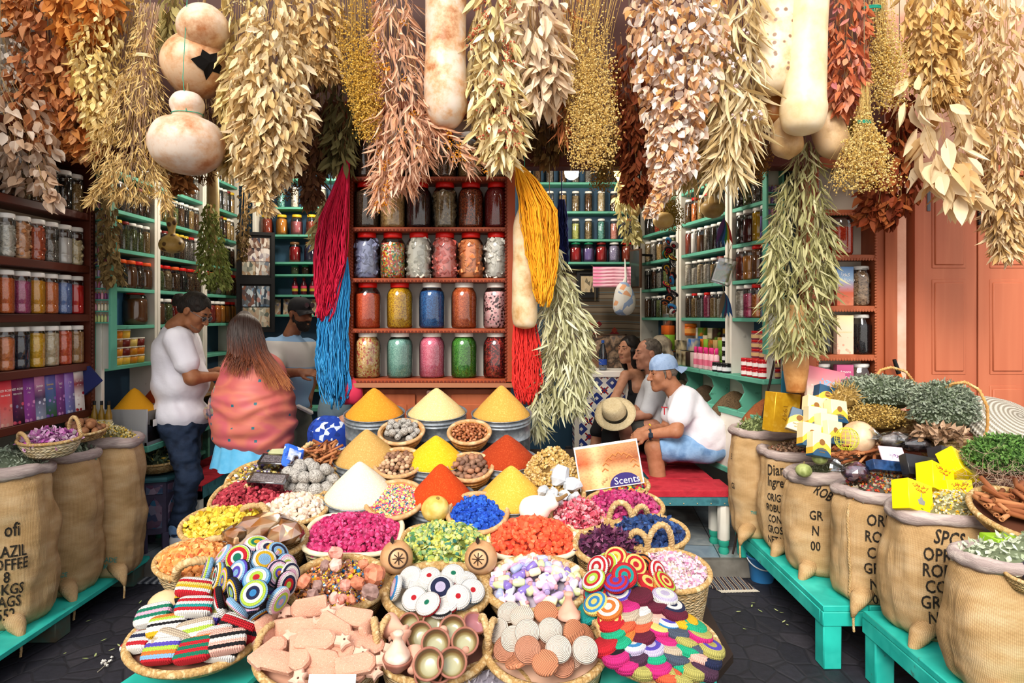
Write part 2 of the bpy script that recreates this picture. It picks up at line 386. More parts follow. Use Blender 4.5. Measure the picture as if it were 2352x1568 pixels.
def jarmeshes(kind,fill,chunk=None):
 if kind not in JM:
  pr,(lr,l0,l1)=prof_glass(kind); n=20 if kind in('wide','pet','big','square') else 14
  JM[kind]=(mesh('glass_jar',lathe(pr,n,4.0 if kind=='square' else 2),glassmat()),
                  mesh('jar_lid',lathe([(lr*.96,l0),(lr,l0+.003),(lr,l1-.004),(lr*.93,l1)],n),mk('ffffff')))
 k=(kind,round(fill,2),chunk)
 if k not in JM:
  pr,_=prof_glass(kind); H=pr[-1][1]*fill; p2=[(r*.955,max(z,.004)) for r,z in pr if z<H]
  rr=np.interp(H,[z for r,z in pr],[r for r,z in pr])*.955
  if chunk:
   g=[];m=34 if chunk!='chip' else 60; s={'cube':.019,'rock':.017,'chip':.011}[chunk]
   base=cbox(0,0,0,2*s,1.5*s,1.3*s,.003) if chunk=='cube' else (lumpy(sphere(s,6,5),s*.6,40) if chunk=='rock' else cbox(0,0,0,2*s,1.4*s,.6*s))
   a=NR.rand(m*3)*2*PI; z=.012+NR.rand(m*3)*(H-.02); rad=np.interp(z,[b for _,b in pr],[b for b,_ in pr])*.955-s*.95
   loc=np.stack([np.cos(a)*rad,np.sin(a)*rad,z],-1)
   core=lathe([(r*.84,z_) for r,z_ in p2]+[(rr*.82,H-.01)],12)
   gg=cat(core,base.scat(rotmats(len(loc),loc,.8+.4*NR.rand(len(loc)))))
  else:
   gg=lathe(p2+[(rr,H),(rr*.6,H+.006),(1e-4,H+.009)],20 if kind!='tall' else 14,4.0 if kind=='square' else 2)
  JM[k]=mesh('jar_contents',gg,mk('888888'),'auto')
 return JM[kind][0],JM[kind][1],JM[k]
LID={'white':mk('eceae4',rough=.4),'red':mk('d21a14',rough=.35),'yellow':mk('d8b52a',rough=.4),'green':mk('127a52',rough=.4),'orange':mk('e0581c',rough=.4),'dark red':mk('7c1c18',rough=.4),'blue':mk('2a4f9a',rough=.4),'brown':mk('6a4a2c',rough=.4)}
def jar(loc,kind,fill,cm,lid,label,group,rz=0,chunk=None):
 t=thing('spice_jar',label,'jar',loc,(0,0,rz),group)
 a,b,c=jarmeshes(kind,fill,chunk)
 obj('glass_body',a,None,t); setmat(obj('lid',b,None,t),LID[lid]); setmat(obj('contents',c,None,t),cm)
 return t
def V2(*c): return mk(list(c),'voro',210,interp='CONSTANT',bump=('v',210),bstr=.8,bdist=.005)
def V3(*c): return mk(list(c),'voro',75,interp='LINEAR',bump=('v',75),bstr=.7,bdist=.01)
def ISL(*c): return mk(list(c),'island',rough=.7)
CT={ # contents: material, words
 'brown seeds':V2('5a4028','7d5c38','3e2a1a'),'black seeds':V2('17130f','2b241d','0e0c0a'),'green herbs':V2('5b6a35','7d8a4c','434f26'),
 'tan seeds':V2('b08f5a','c7a872','8f713f'),'red spice':V2('8e1d14','ab2c1b'),'orange spice':V2('c8651b','d97a25'),'yellow powder':mk(['e2b416','d8a810'],'noise',20),
 'brown powder':mk(['7a4a22','6b3e1a'],'noise',20),'white pieces':V3('e5e0d2','cfc8b6','bcb39d'),'beige pieces':V3('cbb894','b29c74','e0d3b5'),
 'dark bark':V3('3a2416','57371f','22150d'),'brown shells':V3('8d7a58','6e5b3c','b09c74'),'pink lumps':V3('d98a7c','e8a898','c06d63'),
 'pale green lumps':V3('c8cf7a','aeb75c','dfe2a0'),'teal lumps':V3('4f9c94','7fb8ae','34776f'),'purple powder':mk(['7a6aa8','6c5c9c'],'noise',20),
 'lavender grains':V2('a9a3c8','c3bfdb','8f89b4'),'indigo powder':mk(['1c2350','151a3c'],'noise',20),'crimson powder':mk(['a8141c','900f18'],'noise',20),
 'maroon powder':mk(['5c1418','481013'],'noise',20),'rust powder':mk(['7a2a14','8c3318'],'noise',20),'ochre powder':mk(['c58028','b9741f'],'noise',20),
 'dusty pink powder':mk(['b4656a','a6585e'],'noise',20),'green powder':mk(['1f6a54','18583f'],'noise',20),'blue crystals':V2('2a6a9a','3b82b4','1d4f7a'),
 'white powder':mk(['e4e2dc','d5d2ca'],'noise',20),'grey seeds':V2('7b756a','9a948a','5b564d'),'orange chips':V3('cf6a2a','e08a48','b55418'),
 'lilac soap pieces':V3('98a2c4','b0b8d6','7f8ab2'),'magenta pieces':V3('c23a68','d6587f','a82752')}
def LB16(s):
 for a,b in (('behind shopkeeper','low back'),(' the ',' '),(' lid,',','),('multicoloured','mixed'),(' specks',''),(' with ',' '),(' and ',' '),(' up,',',')):
  if len(s.split())<=16: break
  s=s.replace(a,b)
 return s
def rowjars(b,z,items,where,group,x0=None,x1=None,ydep=.06,kind='tall',pitch=None):
 """items: (contents, fill, lid[, kind[, chunk]]); left to right along the bay"""
 W=b['w']; n=len(items); Mt=b['M']
 for i,it in enumerate(items):
  if it is None: continue
  x=(x0 if x0 is not None else 0.05)+((x1 if x1 is not None else W-.05)-(x0 if x0 is not None else .05))*(i/(n-1) if n>1 else .5)
  kd=it[3] if len(it)>3 and it[3] else kind; p=Mt@Vector((x,ydep+R.uniform(-.004,.004),z))
  cm,wd=(CT[it[0]],it[0]) if isinstance(it[0],str) else it[0]
  jar(p,kd,it[1],cm,it[2],LB16('jar of %s, %s lid, %s from left, %s'%(wd,it[2],ORD[i],where)),group,R.uniform(0,6),it[4] if len(it)>4 else None)
def bay(name,label,cat_,P0,d,w_,depth,z0,z1,zs,frame,edge,back=None,th=.022,up=.035,sides=(1,1),backin=.0,scallop=None):
 a=math.atan2(d[1],d[0]); t=thing(name,label,cat_,(P0[0],P0[1],0),(0,0,a))
 if sides[0]: obj('upright',box(-up/2,up/2,0,depth,z0,z1,.003),frame,t)
 if sides[1]: obj('upright',box(w_-up/2,w_+up/2,.001,depth+.001,z0,z1,.003),frame,t)
 for z in zs: obj('shelf',box(up/2,w_-up/2,.003,depth-.004,z-th,z,.003),edge,t)
 if back: obj('back_panel',box(up/2,w_-up/2,depth-.012,depth-.002,z0,z1),back,t)
 return dict(t=t,w=w_,M=Matrix.Translation((P0[0],P0[1],0))@Matrix.Rotation(a,4,'Z'))
# ------------------------------------------------------------------ centre cabinet on the pier
YC=3.93; XL=XX(797,YC); XR=XX(1173,YC); zsC=[ZZ(y,YC+.04) for y in (408,523,639,754,868)]
cc=bay('jar_cabinet','reddish wooden wall cabinet with five shelves of big glass jars above the spice buckets','cabinet',(XL,YC),(1,0),XR-XL,.2,zsC[-1]-.02,zsC[0]+.40,zsC,WOODR,WOODR,mk(['d9d3cb','c9c2b8'],'noise',3),th=.026,up=.055)
obj('top_board',box(-.03,XR-XL+.03,-.01,.2,zsC[0]+.40,zsC[0]+.45,.004),WOODR,cc['t'])
obj('bottom_board',box(-.03,XR-XL+.03,-.015,.2,zsC[-1]-.055,zsC[-1]-.026,.004),mk(['a06a4c','8a5236'],'noise',6,stretch=(.1,1,1)),cc['t'])
sca=sphere(.009,8,5).sc(1,.5,1); ps=[]
for z in np.arange(zsC[-1],zsC[0]+.38,.02):
 ps+=[(.028,.0,z),(XR-XL-.028,.0,z)]
for zz in zsC:
 for x in np.arange(.04,XR-XL-.03,.022): ps.append((x,.004,zz-.02))
obj('scalloped_edge',cat(*[sca.mv(*p) for p in ps]),mk(['6a260f','5a1e0c'],'noise',8),cc['t'])
WHC='of the centre cabinet'
def S(w_,*c,f=V2): return (f(*c),w_)
rowjars(cc,zsC[0],[('dark bark',.9,'brown'),('dark bark',.7,'white'),('dark bark',.8,'white'),('brown seeds',.7,'red'),('tan seeds',.75,'white'),('brown shells',.8,'white')],'top shelf '+WHC,'big jars in the centre cabinet',.09,.9,.09,'wide')
rowjars(cc,zsC[1],[(S('brown seeds','4a3826','5d4a36','382a1c'),.85,'red'),(S('gold flakes','b48a50','caa468','8f6a38',f=V3),.85,'red'),(S('dark maroon powder','2a0a0e','3a0f14','200608'),.95,'red'),('brown shells',.9,'red',None,'rock'),(S('red brown spice mix','6a2a14','8f3a1c','40180e','b0562a'),.9,'red'),(S('deep red powder','6a1012','7c1618'),.92,'red')],'second shelf '+WHC,'big jars in the centre cabinet',.1,.9,.09,'wide')
rowjars(cc,zsC[2],[((ISL('8f97ba','a4abcb','7d86ac'),'lavender blue cubes'),.9,'red',None,'cube'),((mk(['d23a2a','e8c22a','3a8a4a','e07a2a','f0e8d0','c0392b'],'voro',110,interp='CONSTANT',bump=('v',110)),'multicoloured sprinkles'),.82,'red'),((ISL('e2e0d2','d2cfbd','eeece0'),'cream white cubes'),.98,'red',None,'cube'),((ISL('e8604a','ec7f78','f0a49a'),'coral pink cubes'),.97,'red',None,'cube'),((ISL('e88a50','ee9c66','dd7a40'),'pale orange cubes'),.92,'red',None,'cube'),((ISL('e6e3da','d6d3c8'),'off white cubes'),.98,'red',None,'cube')],'third shelf '+WHC,'big jars in the centre cabinet',.1,.9,.09,'wide')
rowjars(cc,zsC[3],[(S('bright orange grains','e05528','e8663a','d04518'),.8,'red'),(S('yellow petals','d8a010','e8b820','b07808'),.92,'red'),(S('blue crystals','1f5c9e','2f74b8','174a86'),.86,'white'),(S('orange chips','c85a28','d9703c','b04a1c'),.95,'white'),((mk(['f2b8b8','eeaaae','f4c4c2','3a1014'],'voro',90,interp='CONSTANT'),'pale pink grains with dark specks'),.84,'white')],'fourth shelf '+WHC,'big jars in the centre cabinet',.105,.895,.09,'wide')
rowjars(cc,zsC[4],[((mk(['d9a860','caa060','e8c890','b84a3a'],'voro',110,interp='CONSTANT',bump=('v',110)),'cream and red grains'),.94,'white'),(S('mint green grains','78b0a0','8fc2b2','6aa294'),.88,'white'),(S('candy pink grains','e8708a','ee8aa0','dc5c7a'),.94,'white'),(S('leaf green grains','3f8a28','58a238','2c6a1c'),.92,'white'),((mk(['8a1a1c','5a0e12','b03a2c','3a0a0c'],'voro',120,interp='CONSTANT',bump=('v',120)),'dark red berries'),.97,'white')],'bottom shelf '+WHC,'big jars in the centre cabinet',.105,.895,.09,'wide')
# cupboard under it
cp=thing('wooden_cupboard','reddish wooden cupboard with panelled doors behind the three rear spice buckets','cupboard',(XL,4.02,0))
wC=XR-XL; obj('carcass',box(.06,wC-.0,.0,.14,0,1.25,.004),WOODC,cp)
for x0,x1 in ((.10,.40),(.62,.94)):
 dr=obj('door',cat(box(x0,x1,-.02,0,.2,1.22,.004),box(x0+.05,x1-.05,-.028,-.018,.25,1.16,.008)),WOODC,cp)
 obj('hinge',box(x1+.004 if x0<.3 else x0-.016,x1+.016 if x0<.3 else x0-.004,-.026,-.018,1.08,1.16,.002),BLACK,dr)
obj('latch_block',box(.48,.56,-.1,-.02,1.19,1.25,.005),mk(['6e5148','5a4038'],'noise',9),cp)
for x,s in ((.075,0),(.9,1)):
 tag(obj('wooden_pole',tube([(0,0,0),(0,0,1.255)],.014,8),mk(['c98a4a','b87a3c'],'noise',8),loc=(XL+x,3.965,0)),'thin orange wooden pole under the %s end of the centre cabinet'%('left','right')[s],'pole')
# ------------------------------------------------------------------ left street cabinet (faces the street axis)
zsL=[2.335,2.01,1.71,1.407,1.117]; XA=-2.63; Y0A=2.9
lc=bay('jar_cabinet','dark brown wooden cabinet of ribbed jars and perfume boxes at the far left','cabinet',(XA,Y0A),(0,1),4.1-Y0A,.2,1.08,2.68,zsL,WOODD,WOODD,mk(['b9a892','a89680'],'noise',3),th=.045,up=.05)
ps=[(4.1-Y0A-.012,-.004,z) for z in np.arange(1.1,2.66,.024)]
obj('scalloped_edge',cat(*[sca.sc(1.2).mv(*p) for p in ps]),WOODD,lc['t'])
obj('top_board',box(-.02,1.22,-.02,.2,2.68,2.73,.005),WOODD,lc['t'])
rg='ribbed jars in the dark left cabinet'
xs0,xs1=4.02-.11*8-Y0A,4.03-Y0A
N3=[None]*0
rowjars(lc,zsL[0],[('dark bark',.8,'white'),('brown seeds',.8,'white'),('black seeds',.85,'white'),('dark bark',.85,'white'),('brown shells',.8,'white'),('brown seeds',.9,'white'),('black seeds',.85,'white'),('black seeds',.85,'white'),('tan seeds',.8,'white')],'top shelf, dark left cabinet',rg,xs0,xs1,.07,'pet')
rowjars(lc,zsL[1],[('beige pieces',.9,'white'),('white pieces',.9,'white'),('white pieces',.9,'white'),((ISL('dcd8cc','c6c0b0','e6e2d8'),'white shards'),.8,'white',None,'chip'),((ISL('d89a70','c8854f','e8b48a'),'salmon chunks'),.92,'white',None,'rock'),((ISL('c8603a','b84c28','d97a50'),'rust orange chunks'),.9,'white',None,'rock'),('grey seeds',.6,'white'),('white powder',.72,'white'),((ISL('e0d2a8','d2be8a','ece2c4'),'cream chunks'),.75,'white',None,'rock')],'second shelf, dark left cabinet',rg,xs0,xs1,.07,'pet')
rowjars(lc,zsL[2],[('orange chips',.8,'white'),('yellow powder',.8,'white'),(S('salmon grains','e08a5a','e89a70'),.85,'white'),(S('orange grains','ea7a38','e86a28'),.87,'white'),(S('magenta pink grains','b84a78','c45c88'),.82,'white'),(S('amber yellow grains','f0a018','f4ac28'),.86,'white'),(S('light orange grains','ea7a3a','f08a50'),.84,'white'),(S('periwinkle blue grains','6a88c8','7a96d2'),.85,'white'),((mk(['d41a14','c81410'],'noise',30),'bright red powder'),.82,'white')],'third shelf, dark left cabinet',rg,xs0,xs1,.07,'pet')
rowjars(lc,zsL[3],[('tan seeds',.8,'white'),('red spice',.8,'white'),('brown seeds',.8,'white'),(S('orange petals','e07a3a','ea905a',f=V3),.8,'white'),(S('navy black petals','1d2230','2d3444',f=V3),.85,'white'),(S('golden yellow petals','eeb018','f4c23a',f=V3),.88,'white'),(S('cream seeds','dccaa8','cdb78e','ebdfc6',f=V3),.88,'white'),(S('red orange petals','e0502a','ea6a40',f=V3),.92,'white'),(S('tan bark pieces','c09460','a87c4a',f=V3),.9,'white')],'fourth shelf, dark left cabinet',rg,xs0,xs1,.07,'pet')
# perfume boxes
def flowerbox(cols,spots,z0=0.0):
 """printed carton: colour bands by height with blossom blotches (pattern)"""
 b=NB('printed_carton'); tcn=b.n('TexCoord'); s_=b.n('SeparateXYZ'); b.l(tcn.outputs['Generated'],s_.inputs[0])
 c=b.ramp(s_.outputs[2],cols,'LINEAR'); v=b.n('TexVoronoi'); v.inputs['Scale'].default_value=38; b.l(b.co('Object'),v.inputs['Vector'])
 f=b.ramp(v.outputs['Distance'],['ffffff','000000'],'LINEAR',[.32,.4]); f2=b.ramp(s_.outputs[2],['ffffff','000000'],'CONSTANT',[0,.48])
 sc_=b.n('SeparateColor'); b.l(v.outputs['Color'],sc_.inputs[0]); sp=b.ramp(sc_.outputs[0],spots)
 return b.bsdf(b.mix(b.math('MULTIPLY',f,f2),c,sp),.35,spec=.5)
def face_text(txts,parent,col,y,rot=(PI/2,0,0),name='printed_text'):
 g=cat(*[textg(t,s).mv(x,z,0) for t,s,x,z in txts]); return obj(name,g,col,parent,(0,y,0),rot)
IW=mk('f4f0ea'); IB=mk('141216'); IG=mk('d8b23a')
BX=[('coral red',['d84a4a','e86a5a','c83040'],['f2c8b8','b81828','e07868'],'Rose',IW),('pale rose',['e8a0a8','d87888','f0c0c0'],['f0d8d8','c84858'],'Rose',IW),('strawberry red',['e89a90','d84848','c83040'],['f2c8b8','b81828'],'RED ROSE',IW),
 ('dark plum',['2a1830','5a1848','781c4c'],['e86878','d84868','58283a','8898c8'],'RED ROSE',IW),('purple tulip',['9a48a0','8a3a90','6a2a78'],['d878c0','e8a8d8','b058a8'],'زهور',IW),('pink and white lilac',['a8b8d8','403058','d88ab0'],['f2eef8','c8d4ee','d8d8f0'],'Jasmin',IW),
 ('green and violet lavender',['3a6a38','385888','5a4898'],['8a68c0','6a4aa8','a890d8'],'lavande',IG),('violet sprig',['7a3a88','6a2a78','8a4a90'],['d8a0d8','b878c0'],'اروى',IW),('blue violet',['7888c8','7a68b0','8a58a8'],['b8c8ee','d8e0f4','9878c8'],'زهور',IW),('white and crimson rose',['f2eeea','f2eeea','8a1c28','f2eeea'],['b81828','8a1020','f2e8e4'],'رية روز',IW)]
bxm=mesh('printed_carton',box(-.042,.042,-.022,.022,0,.25,.002),IW)
for i,(nm,cols,spots,tx,tc_) in enumerate(BX):
 y=4.02-.083*(len(BX)-1-i)-.02; t=thing('incense_box','%s perfume box, %s from left on the lowest shelf, dark left cabinet'%(nm,ORD[i]),'box',(XA-.035,y,zsL[4]),(0,0,PI/2+R.uniform(-.12,.12)),'perfume boxes in a row')
 o=obj('carton',bxm,None,t,rot=(-.06,0,0)); setmat(o,flowerbox(cols,spots))
 face_text([(tx,.02 if len(tx)<7 else .016,0,.19),(tx,.012,0,.165)],t,tc_,-.0345+.01,rot=(PI/2-.06,0,0))
# ------------------------------------------------------------------ interior: left wall bays
lv=[1.365,1.635,1.89,2.15,2.41,2.67,2.93]
def pick(*names): return lambda: (R.choice(names),R.uniform(.7,.95),R.choice(['white','white','white','yellow','dark red']))
seedy=pick('brown seeds','tan seeds','green herbs','black seeds','brown shells','grey seeds','dark bark')
bays=[]
for i,(y0,y1,nm) in enumerate(((4.2,4.83,'nearest left bay'),(4.87,5.58,'middle left bay'),(5.62,6.28,'far left bay'))):
 b=bay('shelf_bay','white and turquoise shelf bay full of jars, %s of the left wall'%('nearest the street','middle','farthest')[i],'shelf',(-2.63,y0),(0,1),y1-y0,.2,.0,3.1,lv+([.9] if i else []),WHITEP,TEAL,NAVYW,th=.026); bays.append((b,nm))
 for k,z in enumerate(lv):
  if k==0 or (i==0 and k<=1): continue
  n=7 if i==0 else 8
  items=[seedy() for _ in range(n)]
  kd='tall'
  if k==2: kd='round'; items=[(a,f,R.choice(['red','red','orange'])) for a,f,_ in items[:6]]
  if k==1: items=[(R.choice(['brown powder','orange spice','ochre powder','red spice','green herbs']),.85,R.choice(['red','white'])) for _ in range(6)]; kd='round'
  if i==0 and k==2: items=[(R.choice(['black seeds','dark bark','brown powder']),f,l) for _,f,l in items]
  if k==3 and i==1: items[-1]=('white powder',.85,'white'); items[-2]=('grey seeds',.8,'red')
  rowjars(b,z,items,'%s shelf up, %s'%(ORD[k],nm),'jars on the left wall shelves',.06,y1-y0-.06,.055,kd)
b=bays[0][0]
rowjars(b,lv[1],[(S('deep orange paste','d8801a','c87010'),.9,'red')],'second shelf up, nearest left bay','jars on the left wall shelves',.1,.1,.09,'big')
rowjars(b,lv[1],[('brown powder',.8,'red')],'second shelf by blue board, nearest left bay','jars on the left wall shelves',.52,.52,.09,'big')
tag(obj('blue_board',box(-.17,.17,-.008,.008,0,.235),mk(['3f6f94','4a7c9f'],'noise',4),loc=(-2.80,4.52,lv[1]),rot=(0,0,PI/2)),'plain blue board standing between two large jars on the left wall','panel')
# stacked plastic tubs
tubm=mesh('plastic_tub',cat(lathe([(.034,0),(.038,.004),(.041,.05)],16).mat(0),lathe([(.0415,.05),(.043,.052),(.043,.058),(.04,.06)],16).mat(1)),[IW,mk('cfc8b8',rough=.2)])
TC=[('amber','c9821e'),('orange','d27a18'),('dark red','6a1f18'),('yellow','dcae3c'),('brown','8a5a2c'),('pale gold','d8b860')]
for c in range(6):
 for r_ in range(4 if c<4 else 3):
  nm,h=R.choice(TC); o=obj('spice_tub',tubm,None,loc=(b['M']@Vector((.06+.088*c,.06,lv[0]+.0605*r_)))); setmat(o,mk(h,rough=.35),0)
  tag(o,'small clear tub of %s powder, %s stack, %s from bottom, nearest left bay'%(nm,ORD[c],ORD[r_]),'tub','stacked spice tubs')
# slanted spice bins with cones
binm=mk(['b48a52','a87c44'],'noise',5); ALU=mk('b9bcbf',metal=.6,rough=.4)
cone=lumpy(lathe([(.16,0),(.12,.05),(.07,.11),(.03,.155),(.012,.17),(1e-4,.175)],24),.006,25)
CON=[('yellow orange','d8960c'),('brick red','a8390c'),('mustard yellow','c8902a'),('brown','7a5030'),('dark brown','4a3626')]
for k,y in enumerate((4.36,4.66,5.0,5.35)):
 t=thing('spice_bin','glass fronted box of %s spice, %s from the street along the left wall'%(CON[k][0],ORD[k]),'bin',(-2.52,y,.86),(0,0,PI/2),'spice boxes along the left wall')
 obj('glass_front',box(-.145,.145,-.16,-.154,.02,.22),glassmat('d8cfa8'),t); obj('frame',cat(box(-.15,-.138,-.165,.15,0,.235),box(.138,.15,-.165,.15,0,.235),box(-.15,.15,-.168,-.15,0,.02)),ALU,t)
 obj('bin_body',box(-.136,.136,-.148,.15,.004,.21),mk([CON[k][1]],'solid'),t)
 tag(obj('spice_cone',cone.sc(.84),mk([CON[k][1]],'solid',bump=('n',220),bstr=.5),loc=(-2.52,y,1.071)),'cone of %s spice heaped in the %s box along the left wall'%(CON[k][0],ORD[k]),'spice',None)
tag(obj('bin_ledge',cat(box(-2.62,-2.34,4.2,5.6,.82,.86,.004),box(-2.83,-2.60,4.86,5.58,.53,.56,.004),box(-2.62,-2.58,4.56,4.60,.12,.82),box(-2.62,-2.58,5.54,5.58,.12,.82)),TEAL),'turquoise ledge carrying the spice boxes along the left wall','ledge')
# ------------------------------------------------------------------ interior: back wall
bl=bay('shelf_bay','turquoise shelves of powder jars on the back wall left of the centre pier','shelf',(-2.44,6.18),(1,0),1.25,.2,.12,3.25,[3.0,2.73,2.47,2.21,2.095,1.90,1.712,1.32,1.0],WHITEP,TEAL,NAVYW)
wl='back wall left'
rowjars(bl,3.0,[seedy() for _ in range(9)],'top shelf, '+wl,'jars on the back wall left',.1,1.15,.07)
rowjars(bl,2.73,[('green herbs',.8,'white'),('teal lumps',.85,'white'),('white pieces',.9,'white'),('brown shells',.8,'white'),('white pieces',.9,'white'),('pale green lumps',.8,'white'),('teal lumps',.9,'white'),('grey seeds',.8,'white'),('tan seeds',.8,'white')],'second shelf, '+wl,'jars on the back wall left',.1,1.15,.07,'tall')
rowjars(bl,2.47,[('rust powder',.85,'yellow'),('ochre powder',.85,'yellow'),('dusty pink powder',.7,'yellow'),('rust powder',.7,'yellow'),('green powder',.85,'yellow'),('dusty pink powder',.8,'yellow'),('indigo powder',.8,'yellow'),('crimson powder',.8,'yellow')],'third shelf, '+wl,'jars on the back wall left',.09,1.1,.08,'round')
rowjars(bl,2.21,[None,None,('crimson powder',.8,'brown'),('indigo powder',.9,'brown'),('maroon powder',.6,'yellow'),('yellow powder',.85,'brown'),('indigo powder',.8,'yellow'),('black seeds',.8,'brown')],'fourth shelf, '+wl,'jars on the back wall left',.06,1.1,.08,'round')
for k in range(7):
 tag(obj('small_jar',JM['tall'][0] if False else mesh('small_jar',cat(lathe([(.03,0),(.036,.01),(.036,.06),(.03,.075)],12),lathe([(.033,.072),(.033,.088),(.03,.09)],12).mat(1)),[mk(R.choice(['2a1c14','3c4430','5a2418','24343a']),rough=.2),LID[R.choice(['brown','green'])]]),None,loc=(-2.44+.36+.1*k,6.26,2.095)),'small dark squat jar, %s from left on the narrow shelf, back wall left'%ORD[k],'jar','squat dark jars')
btm=mesh('sauce_bottle',cat(lathe([(.026,0),(.029,.01),(.029,.1),(.012,.13),(.012,.14)],12),lathe([(.0145,.138),(.0145,.165)],10).mat(1),lathe([(.0296,.035),(.0296,.06)],12,cap=False).mat(2),lathe([(.0296,.062),(.0296,.085)],12,cap=False).mat(3)),[mk('4a1420',rough=.2),mk('8a2a2a'),mk('b09a30'),mk('c83a58')])
for k in range(8): tag(obj('sauce_bottle',btm,None,loc=(-2.44+.36+.085*k,6.26,1.90)),'dark red bottle with pink and gold label, %s from left, back wall left'%ORD[k],'bottle','dark red bottles in a row')
for k in range(10):
 tag(obj('magazine',box(-.045,.045,-.004,.004,0,.15),mk(R.choice([['8a5a44','c8b49a','4a5a8a'],['a83a2a','d8c8a8','384a7a'],['6a6a7a','c89a6a','e0d8c8']]),'voro',34,coord='Object'),loc=(-2.38+.118*k,6.25-.002*(k%3),1.712),rot=(-.08,0,R.uniform(-.1,.1))),'printed booklet leaning, %s from left, low shelf, back wall left'%ORD[k],'booklet','leaning booklets')
for k in range(12): tag(obj('red_packet',box(-.04,.04,-.03,.03,0,.09,.003),mk(['b0162a','9a1022'],'noise',30),loc=(-2.38+.1*k,6.27,1.32+.0)),'small red packet, %s from left on shelf behind the shopkeeper'%ORD[k],'packet','red packets in a row')
for k in range(7):
 jar((-2.3+.16*k,6.28,1.0),'big',R.uniform(.6,.9),CT[R.choice(['ochre powder','yellow powder','beige pieces','orange chips'])],R.choice(['white','red']),'large jar on the lowest back shelf behind the shopkeeper, %s from left'%ORD[k],'jars low behind the shopkeeper')
# picture frames in the corner
def frame(name,label,loc,w_,h,inner,rot,cells):
 t=thing(name,label,'picture',loc,rot); f=.03
 obj('frame',cat(box(-w_/2,w_/2,-.02,.01,0,f),box(-w_/2,w_/2,-.02,.01,h-f,h),box(-w_/2,-w_/2+f,-.02,.01,f,h-f),box(w_/2-f,w_/2,-.02,.01,f,h-f)),BLACK,t)
 obj('mount',box(-w_/2+f,w_/2-f,-.004,.008,f,h-f),mk('0e0e10'),t)
 for (x0,x1,z0,z1,cols) in cells:
  obj('photo_print',box(x0*w_/2,x1*w_/2,-.008,-.004,z0*h,z1*h),mk(cols,'voro',42,stretch=(1,1,.55)),t)
 return t
ph=[['3a3a4a','d8cfc4','8a6a5a','4a2a20','c8b8a8'],['5a4a6a','e0dad4','a07a68','2a2a34'],['3a4a44','d8d4c4','9a8060','b8a090'],['46566a','e8e4dc','4a3a34','a88a78']]
frame('picture_frame','black framed collage of photographs, upper one in the left rear corner','' or (-2.36,6.02,2.02),.33,.45,None,(0,0,.25),[(-.72,.72,.68,.88,ph[0]),(-.72,.72,.4,.67,ph[1]),(-.72,-.02,.12,.39,ph[2]),(.0,.72,.12,.39,ph[3])])
frame('picture_frame','black framed collage of photographs, lower one in the left rear corner',(-2.36,6.02,1.55),.33,.471,None,(0,0,.25),[(-.72,-.02,.5,.9,['6a8aa8','c8d4dc','4a4a52','8a5a48']),(.04,.72,.5,.9,['6a8aa8','2a2a30','c8d4dc','9a5a48']),(-.72,.72,.1,.48,ph[2])])
br=bay('shelf_bay','turquoise shelves of mixed jars on the back wall right of the centre pier','shelf',(.16,6.18),(1,0),1.02,.2,2.18,3.25,[2.965,2.69,2.425,2.21],WHITEP,TEAL,NAVYW)
wr='back wall right'
rowjars(br,2.965,[seedy() for _ in range(8)],'top shelf, '+wr,'jars on the back wall right',.08,.94,.07)
rowjars(br,2.69,[('white pieces',.5,'white'),('beige pieces',.5,'white'),('tan seeds',.85,'white'),('brown shells',.8,'white'),('brown seeds',.9,'white'),('beige pieces',.95,'white'),('brown seeds',.85,'white'),('beige pieces',.8,'white')],'second shelf, '+wr,'jars on the back wall right',.08,.94,.07)
rowjars(br,2.425,[('black seeds',.8,'blue'),('dark bark',.8,'blue'),('green powder',.7,'white'),('pale green lumps',.8,'white'),('brown shells',.9,'white'),('teal lumps',.9,'white'),('pink lumps',.8,'white'),('black seeds',.8,'orange')],'third shelf, '+wr,'jars on the back wall right',.08,.94,.07)
rowjars(br,2.21,[('white powder',.6,'white'),('indigo powder',.8,'blue'),('black seeds',.8,'blue'),('crimson powder',.75,'green'),('purple powder',.7,'green'),('crimson powder',.8,'dark red'),('lavender grains',.85,'white'),('rust powder',.85,'red')],'bottom shelf, '+wr,'jars on the back wall right',.08,.94,.07,'round')
